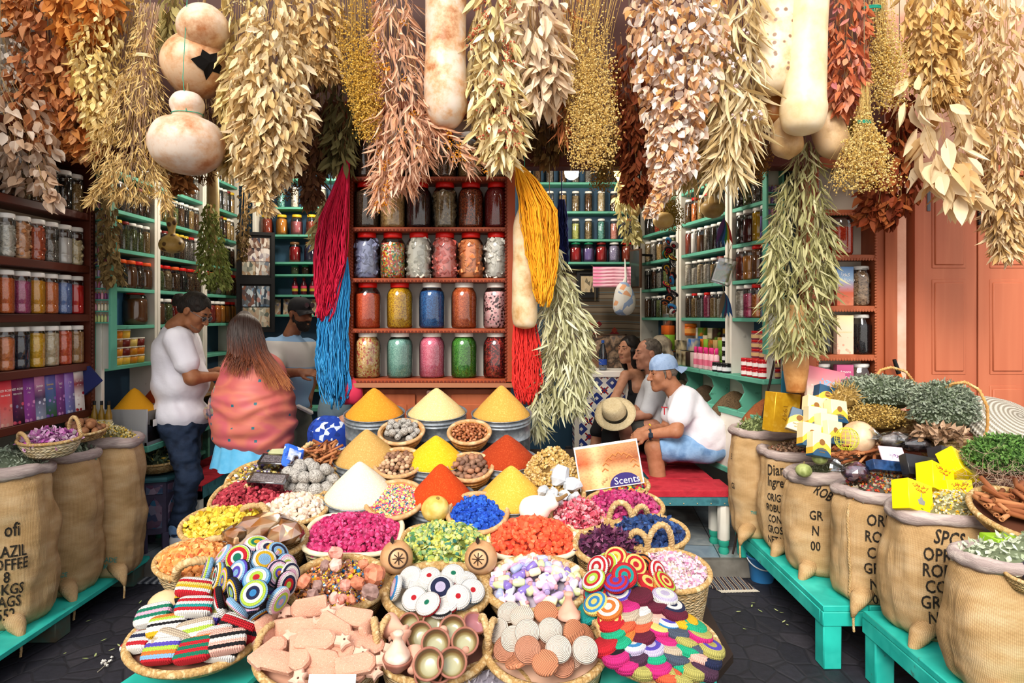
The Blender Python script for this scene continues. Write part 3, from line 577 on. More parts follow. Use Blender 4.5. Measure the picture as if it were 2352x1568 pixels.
# ------------------------------------------------------------------ interior: right wall bays (left to right = far to near)
d=np.array([1.68-1.24,4.30-6.36]); L=np.linalg.norm(d); d/=L
def RP(y): return (1.24+(6.36-y)*(.44/2.06),y)
rv=[1.285,1.684,1.95,2.21,2.47,2.73,2.99]
A=dict(zip('abcdefghijklmnopqrst',CT))
def rb(names): return [(x[0],R.uniform(.75,.95),x[1] if len(x)>1 else 'white') for x in names]
def ws(s): # parse 'contents/lid, ...'
 out=[]
 for x in s.split(','):
  x=x.strip().split('/'); out.append((x[0],R.uniform(.72,.95),x[1] if len(x)>1 else 'white'))
 return out
spec=[('far right bay',6.33,5.58,[
   'brown seeds,black seeds,green herbs,tan seeds,beige pieces,grey seeds','black seeds,dark bark,grey seeds,green herbs,brown seeds,white pieces','brown shells,grey seeds,tan seeds,brown seeds,green herbs,black seeds',
   'black seeds,black seeds,red spice,grey seeds,red spice/red,grey seeds,brown seeds/red','rust powder,tan seeds,grey seeds,brown shells,beige pieces,brown seeds','green herbs,tan seeds,brown seeds,dark bark,grey seeds,white pieces']),
  ('middle right bay',5.52,4.8,[
   'brown seeds,tan seeds/red,grey seeds,magenta pieces/red,tan seeds,white pieces,brown seeds','white pieces,white pieces,beige pieces,white pieces,tan seeds,grey seeds/red,dark bark','rust powder,white powder,brown powder,grey seeds,black seeds,indigo powder,blue crystals',
   'brown seeds,orange chips/red,tan seeds,brown shells/red,brown seeds,grey seeds,dark bark','dark bark,brown seeds/red,black seeds,brown shells,tan seeds,grey seeds,black seeds','brown seeds,black seeds,dark bark,tan seeds,grey seeds,brown seeds,black seeds']),
  ('nearest right bay',4.74,4.32,[
   'white pieces,magenta pieces,orange chips/red,lilac soap pieces','rust powder,ochre powder,brown powder/red,indigo powder/red','black seeds,maroon powder,yellow powder,purple powder',
   'black seeds,green herbs,grey seeds,brown seeds','dark bark,brown seeds,black seeds,green herbs','black seeds,tan seeds,dark bark,brown seeds'])]
for nm,ya,yb,rows in spec:
 p=RP(ya); wd=(ya-yb)*L/2.06
 b=bay('shelf_bay','white and turquoise shelf bay full of jars, %s of the right wall'%{'f':'farthest','m':'middle','n':'nearest the street'}[nm[0]],'shelf',p,d,wd,.19,1.285-.03,3.1,rv,WHITEP,TEAL,NAVYW,th=.026)
 for k,s in enumerate(rows):
  kd='pet' if nm[0]=='n' else 'tall'
  rowjars(b,rv[k+1],ws(s),'%s shelf up, %s'%(ORD[k+1],nm),'jars on the right wall shelves',.06,wd-.06,.06,kd)
# counter with products under the bays
ct=thing('product_counter','turquoise edged counter along the right wall with herb bins beneath','counter',(*RP(6.33),0),(0,0,math.atan2(d[1],d[0])))
obj('worktop',box(0,L,-.05,.185,1.25,1.283,.004),TEAL,ct); obj('bin_back',box(0,L,.15,.185,.6,1.25),WALLW,ct)
obj('bin_floor',G([(0,-.03,.90),(L,-.03,.90),(L,.15,.97),(0,.15,.97)],[(q((0,1,2,3)),0)]),WALLW,ct)
obj('bin_lip',box(0,L,-.07,-.03,1.0,1.04,.004),TEAL,ct); obj('bin_front',box(0,L,-.06,-.03,.62,1.0),WHITEP,ct)
obj('lower_lip',box(0,L,-.07,-.03,.58,.62,.004),TEAL,ct)
dv=[(0,.0)]
for x in np.arange(.1,L+.05,.42):
 pr=[(-.05,1.25),(.0,1.22),(.02,1.16),(-.02,1.10),(.0,1.06),(-.05,1.03),(.14,1.0),(.15,1.25)]
 n=len(pr); V=[(x-.008,a,c) for a,c in pr]+[(x+.008,a,c) for a,c in pr]
 F=[(np.arange(n)[None],0),(np.arange(n)[::-1][None]+n,0),(np.array([(i,i+n,(i+1)%n+n,(i+1)%n) for i in range(n)]),0)]
 obj('bin_divider',G(V,F),TEAL,ct)
CM=ct.matrix_basis if False else Matrix.Translation((*RP(6.33),0))@Matrix.Rotation(math.atan2(d[1],d[0]),4,'Z')
hm=mesh('herb_heap',lumpy(lathe([(.19,0),(.15,.06),(.09,.13),(.03,.165),(1e-4,.17)],20),.015,20),mk('555555'))
for k,x in enumerate(np.arange(.31,L-.1,.42)):
 c=[('dark green',['3a3a22','4c4a2e','2a2a18']),('grey brown',['5a4e3a','6e604a','443a2a']),('dark brown',['3a2a1c','54402c']),('brown',['5c4630','70583c','463420']),('rust brown',['8a4a26','a05a30'])][k%5]
 o=obj('herb_heap',hm,None,loc=CM@Vector((x,.06,.98))); o.scale=(1,.34,.95); setmat(o,mk(c[1],'voro',150,bump=('v',150)))
 tag(o,'heap of %s dried herbs in the %s bin along the right wall'%(c[0],ORD[k]),'herbs')
# products
def cosm(rad,h,body,lidc,lab=None):
 g=[lathe([(rad*.9,0),(rad,.003),(rad,h*.72),(rad*.9,h*.76)],14).mat(0),lathe([(rad*.98,h*.75),(rad*.98,h*.98),(rad*.9,h)],14).mat(1)]
 m=[mk(body,rough=.25),mk(lidc,rough=.35)]
 if lab: g.append(lathe([(rad*1.01,h*.2),(rad*1.01,h*.6)],14,cap=False).mat(2)); m.append(mk(lab))
 return mesh('cosmetic_jar',cat(*g),m)
def prod(me,x,z,y,name,label,cat_,group=None,rz=0):
 o=obj(name,me,None,loc=CM@Vector((x,y+.11,z)),rot=(0,0,CM.to_euler().z+rz)); return tag(o,label,cat_,group)
redj=cosm(.03,.062,'b01420','c81a24','efe6e2'); blkj=cosm(.033,.07,'19181c','0c0c0e','d8d8dc'); tubr=cosm(.045,.062,'8a4a58','c41c20','d2b07a')
pinkb=mesh('rose_water_bottle',cat(lathe([(.018,0),(.02,.004),(.02,.11),(.012,.125)],12).mat(0),lathe([(.0135,.122),(.0135,.165),(.011,.17)],10).mat(1),lathe([(.0203,.03),(.0203,.075)],12,cap=False).mat(2)),[mk('e6b8c0',rough=.15),mk('ee3a8a'),mk('d86a86')])
z0=1.284
for r_ in range(2):
 for k in range(4): prod(redj,L-.27+.068*k,z0+.0625*r_,-.12,'cosmetic_jar','red lidded jar, %s in %s row at the near end of the counter'%(ORD[k],('bottom','top')[r_]),'jar','red lidded jars')
for r_ in range(5):
 for k in range(3): prod(tubr,L-.26+.094*k,z0+.0625*r_,-.03,'cosmetic_tub','red lidded purple tub, column %s, layer %s, near end of the counter'%(ORD[k],ORD[r_]),'tub','stacked red lidded tubs')
for r_ in range(4):
 for k in range(2): prod(blkj,L-.62+.07*k,z0+.071*r_+.0,-.06,'cosmetic_jar','black jar with white label, %s layer of the %s stack on the counter'%(ORD[r_],('left','right')[k]),'jar','stacked black jars')
for k in range(3): prod(blkj,L-.64+.07*k,z0,-.13,'cosmetic_jar','black jar with white label, %s in front of the black stacks'%ORD[k],'jar','stacked black jars')
for k in range(8): prod(pinkb,L-.98+.043*k,z0,-.12+.012*(k%2),'rose_water_bottle','pink capped rose water bottle, %s from left on the counter'%ORD[k],'bottle','pink capped bottles')
for k,(nm,c) in enumerate((('green','5a9a2a'),('orange','d8761c'),('lime','8ab83a'),('orange','c8661c'),('tan','b89a62'),('lime','7aa838'),('cream','d8ccb0'))):
 for r_ in range(3):
  prod(mesh('carton',box(-.03,.03,-.035,.035,0,.075,.002),mk([c,R.choice(['e8dcc0',c,'3a5a2a'])],'noise',28)),L-1.12+.075*k,z0+.076*r_,-.01,'soap_carton','small %s carton, column %s, layer %s behind the pink bottles'%(nm,ORD[k],ORD[r_]),'carton','stacked soap cartons')
for k,(nm,c,w_,h,x,zz) in enumerate((('black perfume','1a1614',.07,.13,.0,0),('gold and black perfume','4a3a1c',.06,.12,.09,0),('dark brown perfume','2e1c14',.06,.12,.17,0),('white and red perfume','c8b8b0',.06,.12,.25,0),('black oblong','121214',.16,.08,.02,.13),('bright blue','1f6ab4',.12,.1,.22,.13),('lime green','86c038',.1,.13,-.22,.12),('orange soap','d8641c',.15,.08,-.25,.25),('long black','141416',.3,.1,-.2,0))):
 prod(mesh('carton',box(-w_/2,w_/2,-.03,.03,0,h,.003),mk([c,R.choice([c,'d8c8a0'])],'noise',16,detail=1)),L-1.42+x+.12,z0+zz,-.09,'perfume_carton','%s box on the counter behind the capped man'%nm,'box')
PC=[('black','17161a'),('cream','d8ccae'),('green','6a9a34'),('red','a8242c'),('gold','b08a34'),('dark brown','3a2418'),('blue','2f6aa8'),('white','dcd8d0'),('orange','d8701c')]
for c in range(15):
 zz=z0
 for r_ in range(4 if c%3 else 3):
  nm,cl=PC[(c*4+r_*5)%9]; h=(.06,.085,.10,.07)[(c+r_)%4]
  if zz+h<1.655: prod(mesh('carton',box(-.032,.032,-.03,.03,0,h,.002),mk([cl,cl,PC[(c+r_*2+3)%9][1]],'noise',20,detail=1)),.36+.078*c,zz,.02,'goods_carton','small %s box, column %s from the far end, layer %s, back of the counter'%(nm,ORD[c],ORD[r_]),'box'); zz+=h+.001
prod(cosm(.05,.1,'d8661a','e87820','e8a050'),L-1.24,z0+.25,-.03,'orange_tub','orange lidded tub on top of the boxes on the counter','tub')
prod(mesh('steel_pot',lathe([(.055,0),(.06,.004),(.06,.12),(.062,.124)],18),mk('b8b8b8',metal=.9,rough=.3)),L-1.62,z0+.31,-.04,'steel_pot','shiny steel pot on boxes at the far end of the counter','pot')
# ------------------------------------------------------------------ narrow racks of tiny bottles by both jambs
vial=lambda c:mesh('tiny_bottle',cat(lathe([(.0075,0),(.0085,.002),(.0085,.032),(.005,.038),(.005,.043)],10).mat(0),lathe([(.0055,.042),(.0055,.049)],8).mat(1)),[mk(c,rough=.25),mk('b08a5a')])
VC=[('lilac','c7a8c8'),('pink','e09ab0'),('cream','e8dcc0'),('pale yellow','e2d07a'),('plum','8a4a78'),('pale green','c6d08a'),('rose','c86a80'),('violet','7a5a9a'),('white','e6e2e0')]
VM=[vial(c) for _,c in VC]
def rack(x0,x1,y,z0,z1,n,per,side,yaw):
 a=yaw; t=thing('bottle_rack','narrow turquoise rack of tiny bottles at the %s jamb of the shop'%side,'rack',(x0,y,0),(0,0,a)); W=x1-x0
 obj('back_board',box(0,W,.055,.065,z0-.3,z1+.25),mk(['d8d4c8','c8c2b4'],'noise',4),t); obj('frame',cat(box(-.012,0,-.004,.065,z0-.3,z1+.25),box(W,W+.012,-.004,.065,z0-.3,z1+.25)),TEAL,t)
 Mx=Matrix.Translation((x0,y,0))@Matrix.Rotation(a,4,'Z')
 for r_ in range(n):
  z=z0+(z1-z0)*r_/(n-1); obj('rack_shelf',box(0,W,.0,.055,z-.008,z),TEAL,t)
  ci=R.randrange(len(VC))
  for k in range(per):
   c=ci if R.random()<.5 else R.randrange(len(VC))
   tag(obj('tiny_bottle',VM[c],None,loc=Mx@Vector((.012+(W-.024)*k/(per-1),.02,z))),'tiny corked %s bottle, %s from left, %s level up, %s jamb rack'%(VC[c][0],ORD[k],ORD[r_],side),'bottle','tiny bottles, %s rack'%side)
rack(-2.665,-2.555,4.14,1.66,2.6,14,5,'left',.0)
rack(1.655,1.745,4.22,1.75,2.5,11,4,'right',0.0)
# ------------------------------------------------------------------ right street cabinet beside the door
YR=4.05; x0r,x1r=XX(1868,YR),XX(2022,YR); zR=[ZZ(y,YR+.02) for y in (482,585,702,814,928)]
rc=bay('jar_cabinet','tall orange brown open cabinet with scalloped edges left of the wooden door','cabinet',(x0r,YR),(1,0),x1r-x0r,.19,.0,ZZ(360,YR),zR,WOODC,WOODC,mk(['ebe3d2','ddd3bf'],'noise',3),th=.03,up=.05)
ps=[(x1r-x0r-.027,.0,z) for z in np.arange(1.2,2.65,.018)]+[(.027,.0,z) for z in np.arange(1.2,2.65,.018)]+[(x,.0,z-.03) for z in zR[:4] for x in np.arange(.04,x1r-x0r-.03,.018)]
obj('scalloped_edge',cat(*[sca.mv(*p) for p in ps]),WOODC,rc['t'])
obj('top_rail',box(0,x1r-x0r,.0,.04,ZZ(385,YR),ZZ(360,YR)),WOODC,rc['t'])
struct('trim_cabinet_post',box(x1r+.025,x1r+.1,4.04,4.26,0,2.68),WOODC)
g_='jars in the cabinet by the door'
rowjars(rc,zR[1],[(S('red flakes','d8381c','e8502c'),.66,'green')],'alone on a shelf of the cabinet by the door',g_,.2,.2,.08,'wide')
rowjars(rc,zR[2],[('red spice',.8,'white'),(S('woody brown chunks','9a7a58','b8987a','6a5038',f=V3),.92,'white',None,'rock')],'third shelf, cabinet by the door',g_,.09,.335,.09,'square')
rowjars(rc,zR[3],[('black seeds',.85,'white'),(S('black seeds','1c1c20','2c2c32','121216'),.78,'white')],'fourth shelf, cabinet by the door',g_,.09,.335,.09,'square')
rowjars(rc,zR[4],[('grey seeds',.8,'white'),('beige pieces',.6,'white')],'bottom shelf, cabinet by the door',g_,.09,.335,.09,'square')
for (z,nm,cols,sp,txt,tc2) in ((zR[2],'tall blue and orange mountain printed box',['c87a5a','c85a3a','9ab8d8','4a78b0'],['d87a50','b84a30','e0a080'],[('اروى',.03,0,.2),('ند العنبر',.024,0,.165)],IW),
      (zR[3],'tall cream sandalwood box with pale wood print',['f0c8b0','eec4aa','f0d0b4','f2dca8'],['e0a890','d09880','f0d8c8'],[('Sandalwood',.017,0,.14)],mk('e8c890')),
      (zR[4],'magenta red rose box with white lettering',['b84a78','b84a78','c25a86'],['b84a78','c25a86'],[('Amore',.024,0,.2),('Red Rose',.024,0,.165)],IW)):
 t=thing('perfume_box',nm+' standing in the cabinet by the door','box',(x0r+.215,YR+.03,z)); hh=.245
 obj('carton',box(-.052,.052,0,.05,0,hh,.002),flowerbox(cols,sp),t); face_text(txt,t,tc2,-.001)
# ------------------------------------------------------------------ door
DY=4.14; dx0=XX(2088,DY)
DW=mk(['a9573a','ba6a4a','9c4c32'],'noise',4,rough=.4,stretch=(1,1,.07),bump=('n',40),bstr=.08)
fr=struct('door_frame',cat(box(dx0,dx0+.055,4.08,4.26,0,2.66),box(dx0,4.6,4.08,4.26,2.58,2.66)),DW)
for i,(a,c) in enumerate(((dx0+.06,dx0+.42),(dx0+.425,dx0+.79),(dx0+.795,dx0+1.16))):
 t=thing('door_%d'%(i+1),'panelled orange brown wooden door leaf, %s from the cabinet'%ORD[i],'door',(a,DY-.02,0)); t['kind']='structure'; w_=c-a
 obj('leaf',box(0,w_-.004,0,.04,.02,2.575,.003),DW,t)
 for (z1,z2) in ((2.0,2.48),(1.33,1.93),(.66,1.26),(.1,.6)):
  obj('panel',cat(box(.07,w_-.075,-.004,.002,z1,z2,.003),box(.085,w_-.09,-.012,.0,z1+.02,z2-.02,.006)),DW,t)
 for zz in ((2.32,1.95) if i==0 else (2.32,)):
  obj('hinge',tube([(-.003,-.012,zz-.05),(-.003,-.012,zz+.05)],.009,8),BLACK,t)
 obj('corner_plate',cat(box(.04,.06,-.006,.0,2.36,2.53),box(.04,w_-.05,-.006,0,2.51,2.53)),mk('5a5a60',metal=.5,rough=.5),t)
# ------------------------------------------------------------------ bulbs: one hangs in view, the others are added fill
def bulb(loc,label,e):
 t=thing('light_bulb',label,'lamp',loc)
 b=NB('lit_bulb'); em=b.n('Emission'); em.inputs[0].default_value=(1,.93,.8,1); em.inputs[1].default_value=14; b.l(em.outputs[0],b.out.inputs[0])
 obj('globe',lathe([(.02,.0),(.05,.02),(.058,.055),(.05,.09),(.03,.11)],16),b.m,t); obj('fitting',lathe([(.03,.108),(.035,.12),(.022,.17),(.01,.19)],14),mk('c8c0b0'),t)
 obj('flex',tube([(0,0,.185),(0,0,3.45-loc[2])],.004,6),BLACK,t)
 l=bpy.data.lights.new('bulb_light','POINT'); l.energy=e; l.color=(1,.9,.76); l.shadow_soft_size=.07; lo=bpy.data.objects.new('bulb_light',l); COL.objects.link(lo); lo.parent=t; lo.location=(0,0,-.09)
bulb((XX(1313,5.2),5.2,ZZ(412,5.2)),'lit white bulb hanging in the right half of the shop',26)
bulb((.75,4.75,3.0),'added fill bulb high inside the right opening behind the herb bunches',22)  # unseen bulb, added to brighten the right half
bulb((-1.9,4.8,3.02),'added fill bulb high inside the left opening behind the gourds',20)  # extra bulb out of view, put in to light the left opening
bulb((-1.7,5.6,3.02),'added fill bulb at the back of the left half of the shop',26)  # hidden behind the lintel, added as fill for the left rear
# ================================================================== hanging herbs, gourds, yarn
def leaft(L,W,fold=.25,curl=.2,seg=4,tip=.8):
 t=np.linspace(0,1,seg+1); w_=np.sin(PI*np.clip(t**tip,0,1))*W/2+.0004; V=[]
 for i in range(seg+1):
  z=curl*L*t[i]**2
  for s in (-1,0,1): V.append((s*w_[i],L*t[i]*(1-.25*abs(curl)*t[i]),z+abs(s)*fold*w_[i]*1.2))
 F=[]
 for i in range(seg):
  for s in (0,1): a=i*3+s; F.append((a,a+1,a+4,a+3))
 return G(V,[(q(*F),0)])
LK={'bay':(.075,.028),'longbay':(.105,.026),'willow':(.105,.013),'broad':(.075,.042),'small':(.036,.019),'cream':(.05,.022),'needle':(.055,.0062),'large':(.17,.065),'petal':(.052,.036),'curl':(.13,.042),'strap':(.19,.021),'pod':(.07,.026),'sage':(.085,.019),'tiny':(.022,.01)}
def axisf(pts,Y,dY=0):
 P=np.array([PX(x,y,Y)[:] for x,y,_ in pts]); H=np.array([h*Y/FPX for *_,h in pts])
 P[:,1]+=np.linspace(0,dY,len(pts))
 l=np.concatenate([[0],np.cumsum(np.linalg.norm(np.diff(P,axis=0),axis=1))]); l/=l[-1]
 f=lambda t:np.stack([np.interp(t,l,P[:,i]) for i in range(3)],-1); h=lambda t:np.interp(t,l,H)
 return f,h,P
OCT=G([(1,0,0),(-1,0,0),(0,1,0),(0,-1,0),(0,0,1),(0,0,-1)],[(q((0,2,4),(2,1,4),(1,3,4),(3,0,4),(2,0,5),(1,2,5),(3,1,5),(0,3,5)),0)])
def leaves(f,h,kind,n,spread=.36,flat=.75,t0=0,droop=1.0,seg=4,bias=.6):
 L,W=LK[kind]; out=[]; k=3
 for v in range(k):
  m=n//k; t=t0+(1-t0)*NR.rand(m)**bias; a=NR.rand(m)*2*PI; r=h(t)*np.sqrt(.25+.75*NR.rand(m))
  rad=np.stack([np.cos(a),np.sin(a)*flat,np.zeros(m)],-1); p=f(t)+rad*r[:,None]
  ax=f(np.minimum(t+.02,1))-f(np.maximum(t-.02,0)); ax/=np.linalg.norm(ax,axis=1,keepdims=True)+1e-9
  d=ax*droop+rad*spread+NR.randn(m,3)*[.42,.42,.25]; nn=rad+NR.randn(m,3)*.55
  p=p-ax*(L*.5)
  T=leaft(L,W,fold=.15+.3*v,curl=(.1,.3,-.25)[v],seg=seg); out.append(T.scat(dirmats(p,d,nn,.7+.55*NR.rand(m))))
 return cat(*out)
def stemsg(f,h,n,r=.0016,t1=1.0,flat=.75,seg=7,fan=.8,wob=.012):
 g=[]
 for i in range(n):
  a=R.uniform(0,2*PI); s=R.uniform(.1,fan); te=R.uniform(.6,1)*t1; t=np.linspace(0,te,seg); c=f(t); hh=h(t)*s
  P=c+np.stack([np.cos(a)*hh,np.sin(a)*hh*flat,0*hh],-1)+NR.randn(seg,3)*wob*np.linspace(0,1,seg)[:,None]
  g.append(tube(P,np.linspace(r,r*.5,seg),3,cap=False))
 return cat(*g)
STRAW=mk(['b8925a','cba870','9a7442'],'island')
def bundle(label,branches,Y,kind,cols,n,stem=None,nst=14,name='herb_bundle',cat_='herbs',extra=None,tie=None,group=None,dY=0,trans=.22,hang=True,**kw):
 f,h,P=axisf(branches[0],Y,dY); t=thing(name,label,cat_,tuple(P[0]),group=group); o0=np.array(P[0])
 gl=[];gs=[]
 for i,b in enumerate(branches):
  f,h,_=axisf(b,Y-.03*i,dY); m=n if i==0 else max(int(n*.12),20)
  if kind=='fine':
   tt=NR.rand(m)**.55; a=NR.rand(m)*2*PI; r=h(tt)*1.22*NR.rand(m)**.45; p=f(tt)+np.stack([np.cos(a)*r,np.sin(a)*r*.8,0*r],-1)
   cl=NR.randint(0,m//6+1,m); p=p*.55+p[cl]*.45+NR.randn(m,3)*.006
   gl.append(OCT.scat(rotmats(m,p,.003+.0038*NR.rand(m)))); gs.append(stemsg(f,h,nst,.0011,wob=.02,fan=1.05))
  else:
   gl.append(leaves(f,h,kind,m,**kw)); gs.append(stemsg(f,h,nst if i==0 else 3,.0018))
  if extra:
   ex,ec,m2,s2=extra; tt=NR.rand(m2); a=NR.rand(m2)*2*PI; r=h(tt)*(.5+.6*NR.rand(m2)); p=f(tt)+np.stack([np.cos(a)*r,-np.abs(np.sin(a))*r*.8,0*r],-1)
   cl=NR.randint(0,m2//9+1,m2); p=p[cl]+NR.randn(m2,3)*s2*2.2
   gl.append(OCT.scat(rotmats(m2,p,s2*(.6+.7*NR.rand(m2)))).mat(1))
 cols=[tuple((int(c[i:i+2],16)/255)**e_ for i,e_ in ((0,.84),(2,.88),(4,1.0))) for c in cols]; mats=[mk(cols,'island',rough=.75,trans=trans)]
 if extra: mats.append(mk(extra[1],'island'))
 obj('leaves' if kind!='fine' else 'blossoms',cat(*gl).mv(*-o0),mats,t,smooth=False)
 obj('stems',cat(*gs).mv(*-o0),stem or STRAW,t,smooth=True)
 if tie:
  c=PX(tie[0],tie[1],Y); rr=tie[2]*Y/FPX
  obj('tie',cat(*[tube([(rr*math.cos(a),rr*.8*math.sin(a),dz+.004*math.sin(a)) for a in np.linspace(0,2*PI,14)],.003,5) for dz in (-.006,0,.006)]).mv(*(np.array(c)-o0)),mk(tie[3]),t)
 if hang: obj('hanging_string',tube([(0,0,-.12),(0,0,max(3.66-P[0][2],.02))],.0025,4),mk('8a7a5c'),t)
 return t
def B(label,pts,Y,kind,cols,n,**kw):
 return bundle(label,pts if isinstance(pts[0],list) else [pts],Y,kind,cols.split() if isinstance(cols,str) else cols,n,**kw)
for y_ in (3.5,3.64,3.8,3.92): tag(obj('hanging_pole',tube([(-3.2,y_,3.665),(3.2,y_,3.665)],.018,8),WOODD),'wooden pole high above the picture carrying the herb bunches, %s row'%ORD[int((y_-3.4)/.14)],'pole')
B('orange brown leaf bunch cut by the top left corner',[(15,-40,60),(25,30,45),(20,80,20)],3.6,'broad','c87a48 d8905c b0622f',220)
B('silvery white small leafed bunch at the left picture edge',[(5,50,40),(30,180,48),(20,290,28)],3.55,'small','dcd4cc c0b4ac 94867c e8e2dc',700)
B('dusty beige drooping leaf bunch over the dark left cabinet',[[(0,180,50),(60,320,75),(60,420,45),(30,440,20)],[(90,380,8),(120,450,14),(135,475,12)]],3.45,'broad','c8a894 b08a74 e0ccbe 8a6450',230)
B('reddish brown leaf bunch, large, third from the left edge',[(110,10,50),(105,150,72),(110,260,82),(100,350,48)],3.6,'broad','b8704c c8845c 9a5438 d89a74',850)
B('bright orange leaf bunch at the top beside the straw bunches',[(170,-70,95),(200,30,80),(190,110,38)],3.5,'broad','c87838 d88c48 b86428 e0a060',520)
B('orange brown leaf bunch hanging below the bright orange one',[(170,120,45),(185,240,66),(190,330,52),(165,365,20)],3.62,'broad','c87c48 d8965c b0602f e4b084',480)
B('pale yellow small leaf bunch left of the straw bunches',[(235,0,40),(215,130,55),(225,260,40),(240,330,18)],3.48,'cream','ecd08c d8b870 f4e0ac c8a058',700)
B('straw coloured needle leaf bunch tied at the very top',[(300,-40,26),(292,100,62),(288,260,62),(270,330,30)],3.62,'needle','c8a86c b8945a dcc08a a08050',1300,nst=30,tie=(298,8,26,'d8b060'),spread=.35)
B('straw coloured twig bunch tied with pale band beside the gourds',[[(345,10,28),(328,128,20),(312,250,72),(300,380,92),(300,470,38)],[(300,350,20),(240,420,14),(200,475,8)],[(330,350,20),(370,430,14),(390,490,8)]],3.46,'needle','d8b880 c4a068 e6cc98 a8844c',1700,nst=46,tie=(328,130,22,'ecd8a8'),spread=.4,stem=mk(['c8a890','b8947c','d8bca4'],'island'))
B('olive cream leaf bunch behind the topmost gourd',[(392,-30,26),(396,50,22),(398,120,14)],3.85,'longbay','a89860 c0b078 8a7c4a',120)
B('long leafed greenish cream bunch right of the gourds',[(560,-50,42),(560,150,55),(550,320,48),(545,400,22)],3.58,'longbay','d8c088 c8ac74 e6d4a4 b09458',650,extra=('b',['e8d8a8','d0b878'],200,.005))
B('big cream bay leaf bunch, fullest in the left half',[[(630,20,50),(620,150,78),(620,280,98),(610,390,66),(600,440,24)],[(590,400,10),(600,450,10),(612,490,6)]],3.44,'bay','e0c8a0 ecd8b4 ccac7c b89468 f4e6cc',1700)
B('browner cream leaf bunch at the top left of the golden flowers',[(690,-70,85),(715,50,78),(725,140,58),(750,185,22)],3.56,'bay','d8b888 e4caa0 c09a68 ac865a',780)
B('dark chocolate brown leaf bunch hanging by the crimson yarn',[(735,120,42),(735,280,42),(720,400,30),(715,480,14)],3.9,'bay','4a2c20 5e3a2a 7a5440 3a2018',420)
B('dark olive leaf bunch against the left edge of the centre cabinet',[(788,130,42),(785,290,36),(780,400,24)],3.86,'longbay','5a563a 6c6848 46442c 7c7856',260)
B('golden seed head bunch left of the centre cabinet',[(815,-50,52),(820,110,58),(842,230,40),(846,330,26)],3.5,'fine','dcb04c c89838 ecc870 b88428',4200,nst=60,stem=mk(['b8903c','caa452'],'island'))
B('pink willow leaf bunch trailing over the centre cabinet',[[(900,-60,46),(908,90,52),(925,250,62),(930,370,72),(905,450,30)],[(950,260,14),(1010,300,16),(1060,350,30),(1100,400,24)],[(890,330,20),(880,420,20),(868,490,12)]],3.55,'willow','e0aa90 e8baa4 cc9276 f0d2c0 b87a5c',1000,extra=('b',['e09a2a','d08420'],130,.0055),spread=.45)
B('cream leaf bunch with rusty flower clusters right of the long gourd',[[(1140,-60,50),(1138,90,58),(1145,240,66),(1152,340,52),(1152,390,24)]],3.5,'longbay','e8d4a4 dcc690 f4e8c8 ccae74',820,extra=('b',['b4563c','c87050','9c4432'],420,.0065))
B('pale pinkish bunch of large curled leaves near the top centre',[(1228,-60,58),(1235,70,58),(1258,170,48),(1242,260,24)],3.48,'curl','e0c6aa ecd8c2 ccaa8e f4e6d4',330)
B('thin rust coloured sprig bunch beside the curled leaves',[(1302,-40,16),(1302,150,16),(1295,330,14)],3.6,'willow','b86a48 c88058 a45638',170)
B('dark brown leaf bunch behind the curled leaves',[(1215,100,60),(1250,220,52),(1262,340,40),(1250,380,15)],3.9,'bay','5a4028 6e5236 44301e 8a7048',420)
B('golden seed head bunch right of centre, the longest',[(1372,-60,70),(1338,120,58),(1362,230,56),(1366,330,66),(1352,400,44)],3.5,'fine','e0bc68 ecd090 cca04c f2dca4',6500,nst=80,stem=mk(['c8a050','d8b468'],'island'))
B('dark rust red leaf bunch between golden and white bunches',[(1445,80,42),(1460,250,48),(1472,380,42),(1458,470,20)],3.88,'bay','6a2a18 7c3820 54200f 8a4a2c',750)
B('white and amber petal bunch, widest in the right half',[[(1550,-70,115),(1562,70,115),(1562,190,95),(1550,290,66),(1545,390,50),(1530,430,24)],[(1540,400,14),(1515,450,14),(1490,495,6)]],3.44,'petal','ece2de f6eeea d8a068 e4cabc c88850 f0e6e2',1700,bias=.75)
B('long pale strap leaf bunch left of the spotted gourd',[(1692,-70,52),(1692,110,54),(1692,270,58),(1672,370,32),(1662,425,16)],3.48,'strap','e0cea6 ecdcbe ccb48c bca074',620,extra=('b',['ecdcdc','d8c4c8'],60,.012),spread=.3)
B('olive straw leaf bunch behind the white petals',[(1630,60,40),(1640,250,34),(1600,360,28),(1580,440,14)],3.8,'strap','a89060 bca474 8c7648',160,spread=.3)
B('rust red pod bunch right of the long gourds',[(1945,-40,42),(1952,90,42),(1946,190,46),(1950,265,24)],3.5,'pod','bc5c40 cc7454 a0452f dc9678 b86a7a',420)
B('golden straw flower bunch at the top right, tied green',[(2020,-50,26),(2022,60,34),(2042,170,52),(2036,260,42)],3.52,'fine','e4c67c f0da9e d4ae60 c89c4c',3200,nst=70,tie=(2003,20,20,'1f9a80'),stem=mk(['d8b86c','e4c884'],'island'))
B('golden straw flower bunch hanging lowest, fanned out above the red leaves',[(1985,190,12),(1985,285,14),(1985,350,54),(1985,445,92)],3.44,'fine','e4c67c f0da9e d4ae60 c89c4c',3000,nst=90,tie=(1985,280,14,'1f9a80'),stem=mk(['d8b86c','e4c884'],'island'))
B('dark olive gold sprig bunch behind the fanned straw flowers',[(1990,230,20),(1955,300,30),(1945,360,16)],3.75,'fine','8a6c20 a08030 745a18',900,nst=20)
B('dark red dry leaf bunch hanging before the cabinet by the door',[(2066,230,24),(2056,350,40),(2042,450,66),(2006,520,34)],3.7,'broad','6a2412 7c3218 541a0c 8c4426 9c5430',480)
B('tan bay leaf bunch above the wooden door',[(2140,-70,62),(2140,70,64),(2152,170,52),(2170,250,40)],3.54,'bay','d0a86c dcb880 bc9054 e8cc9c',850)
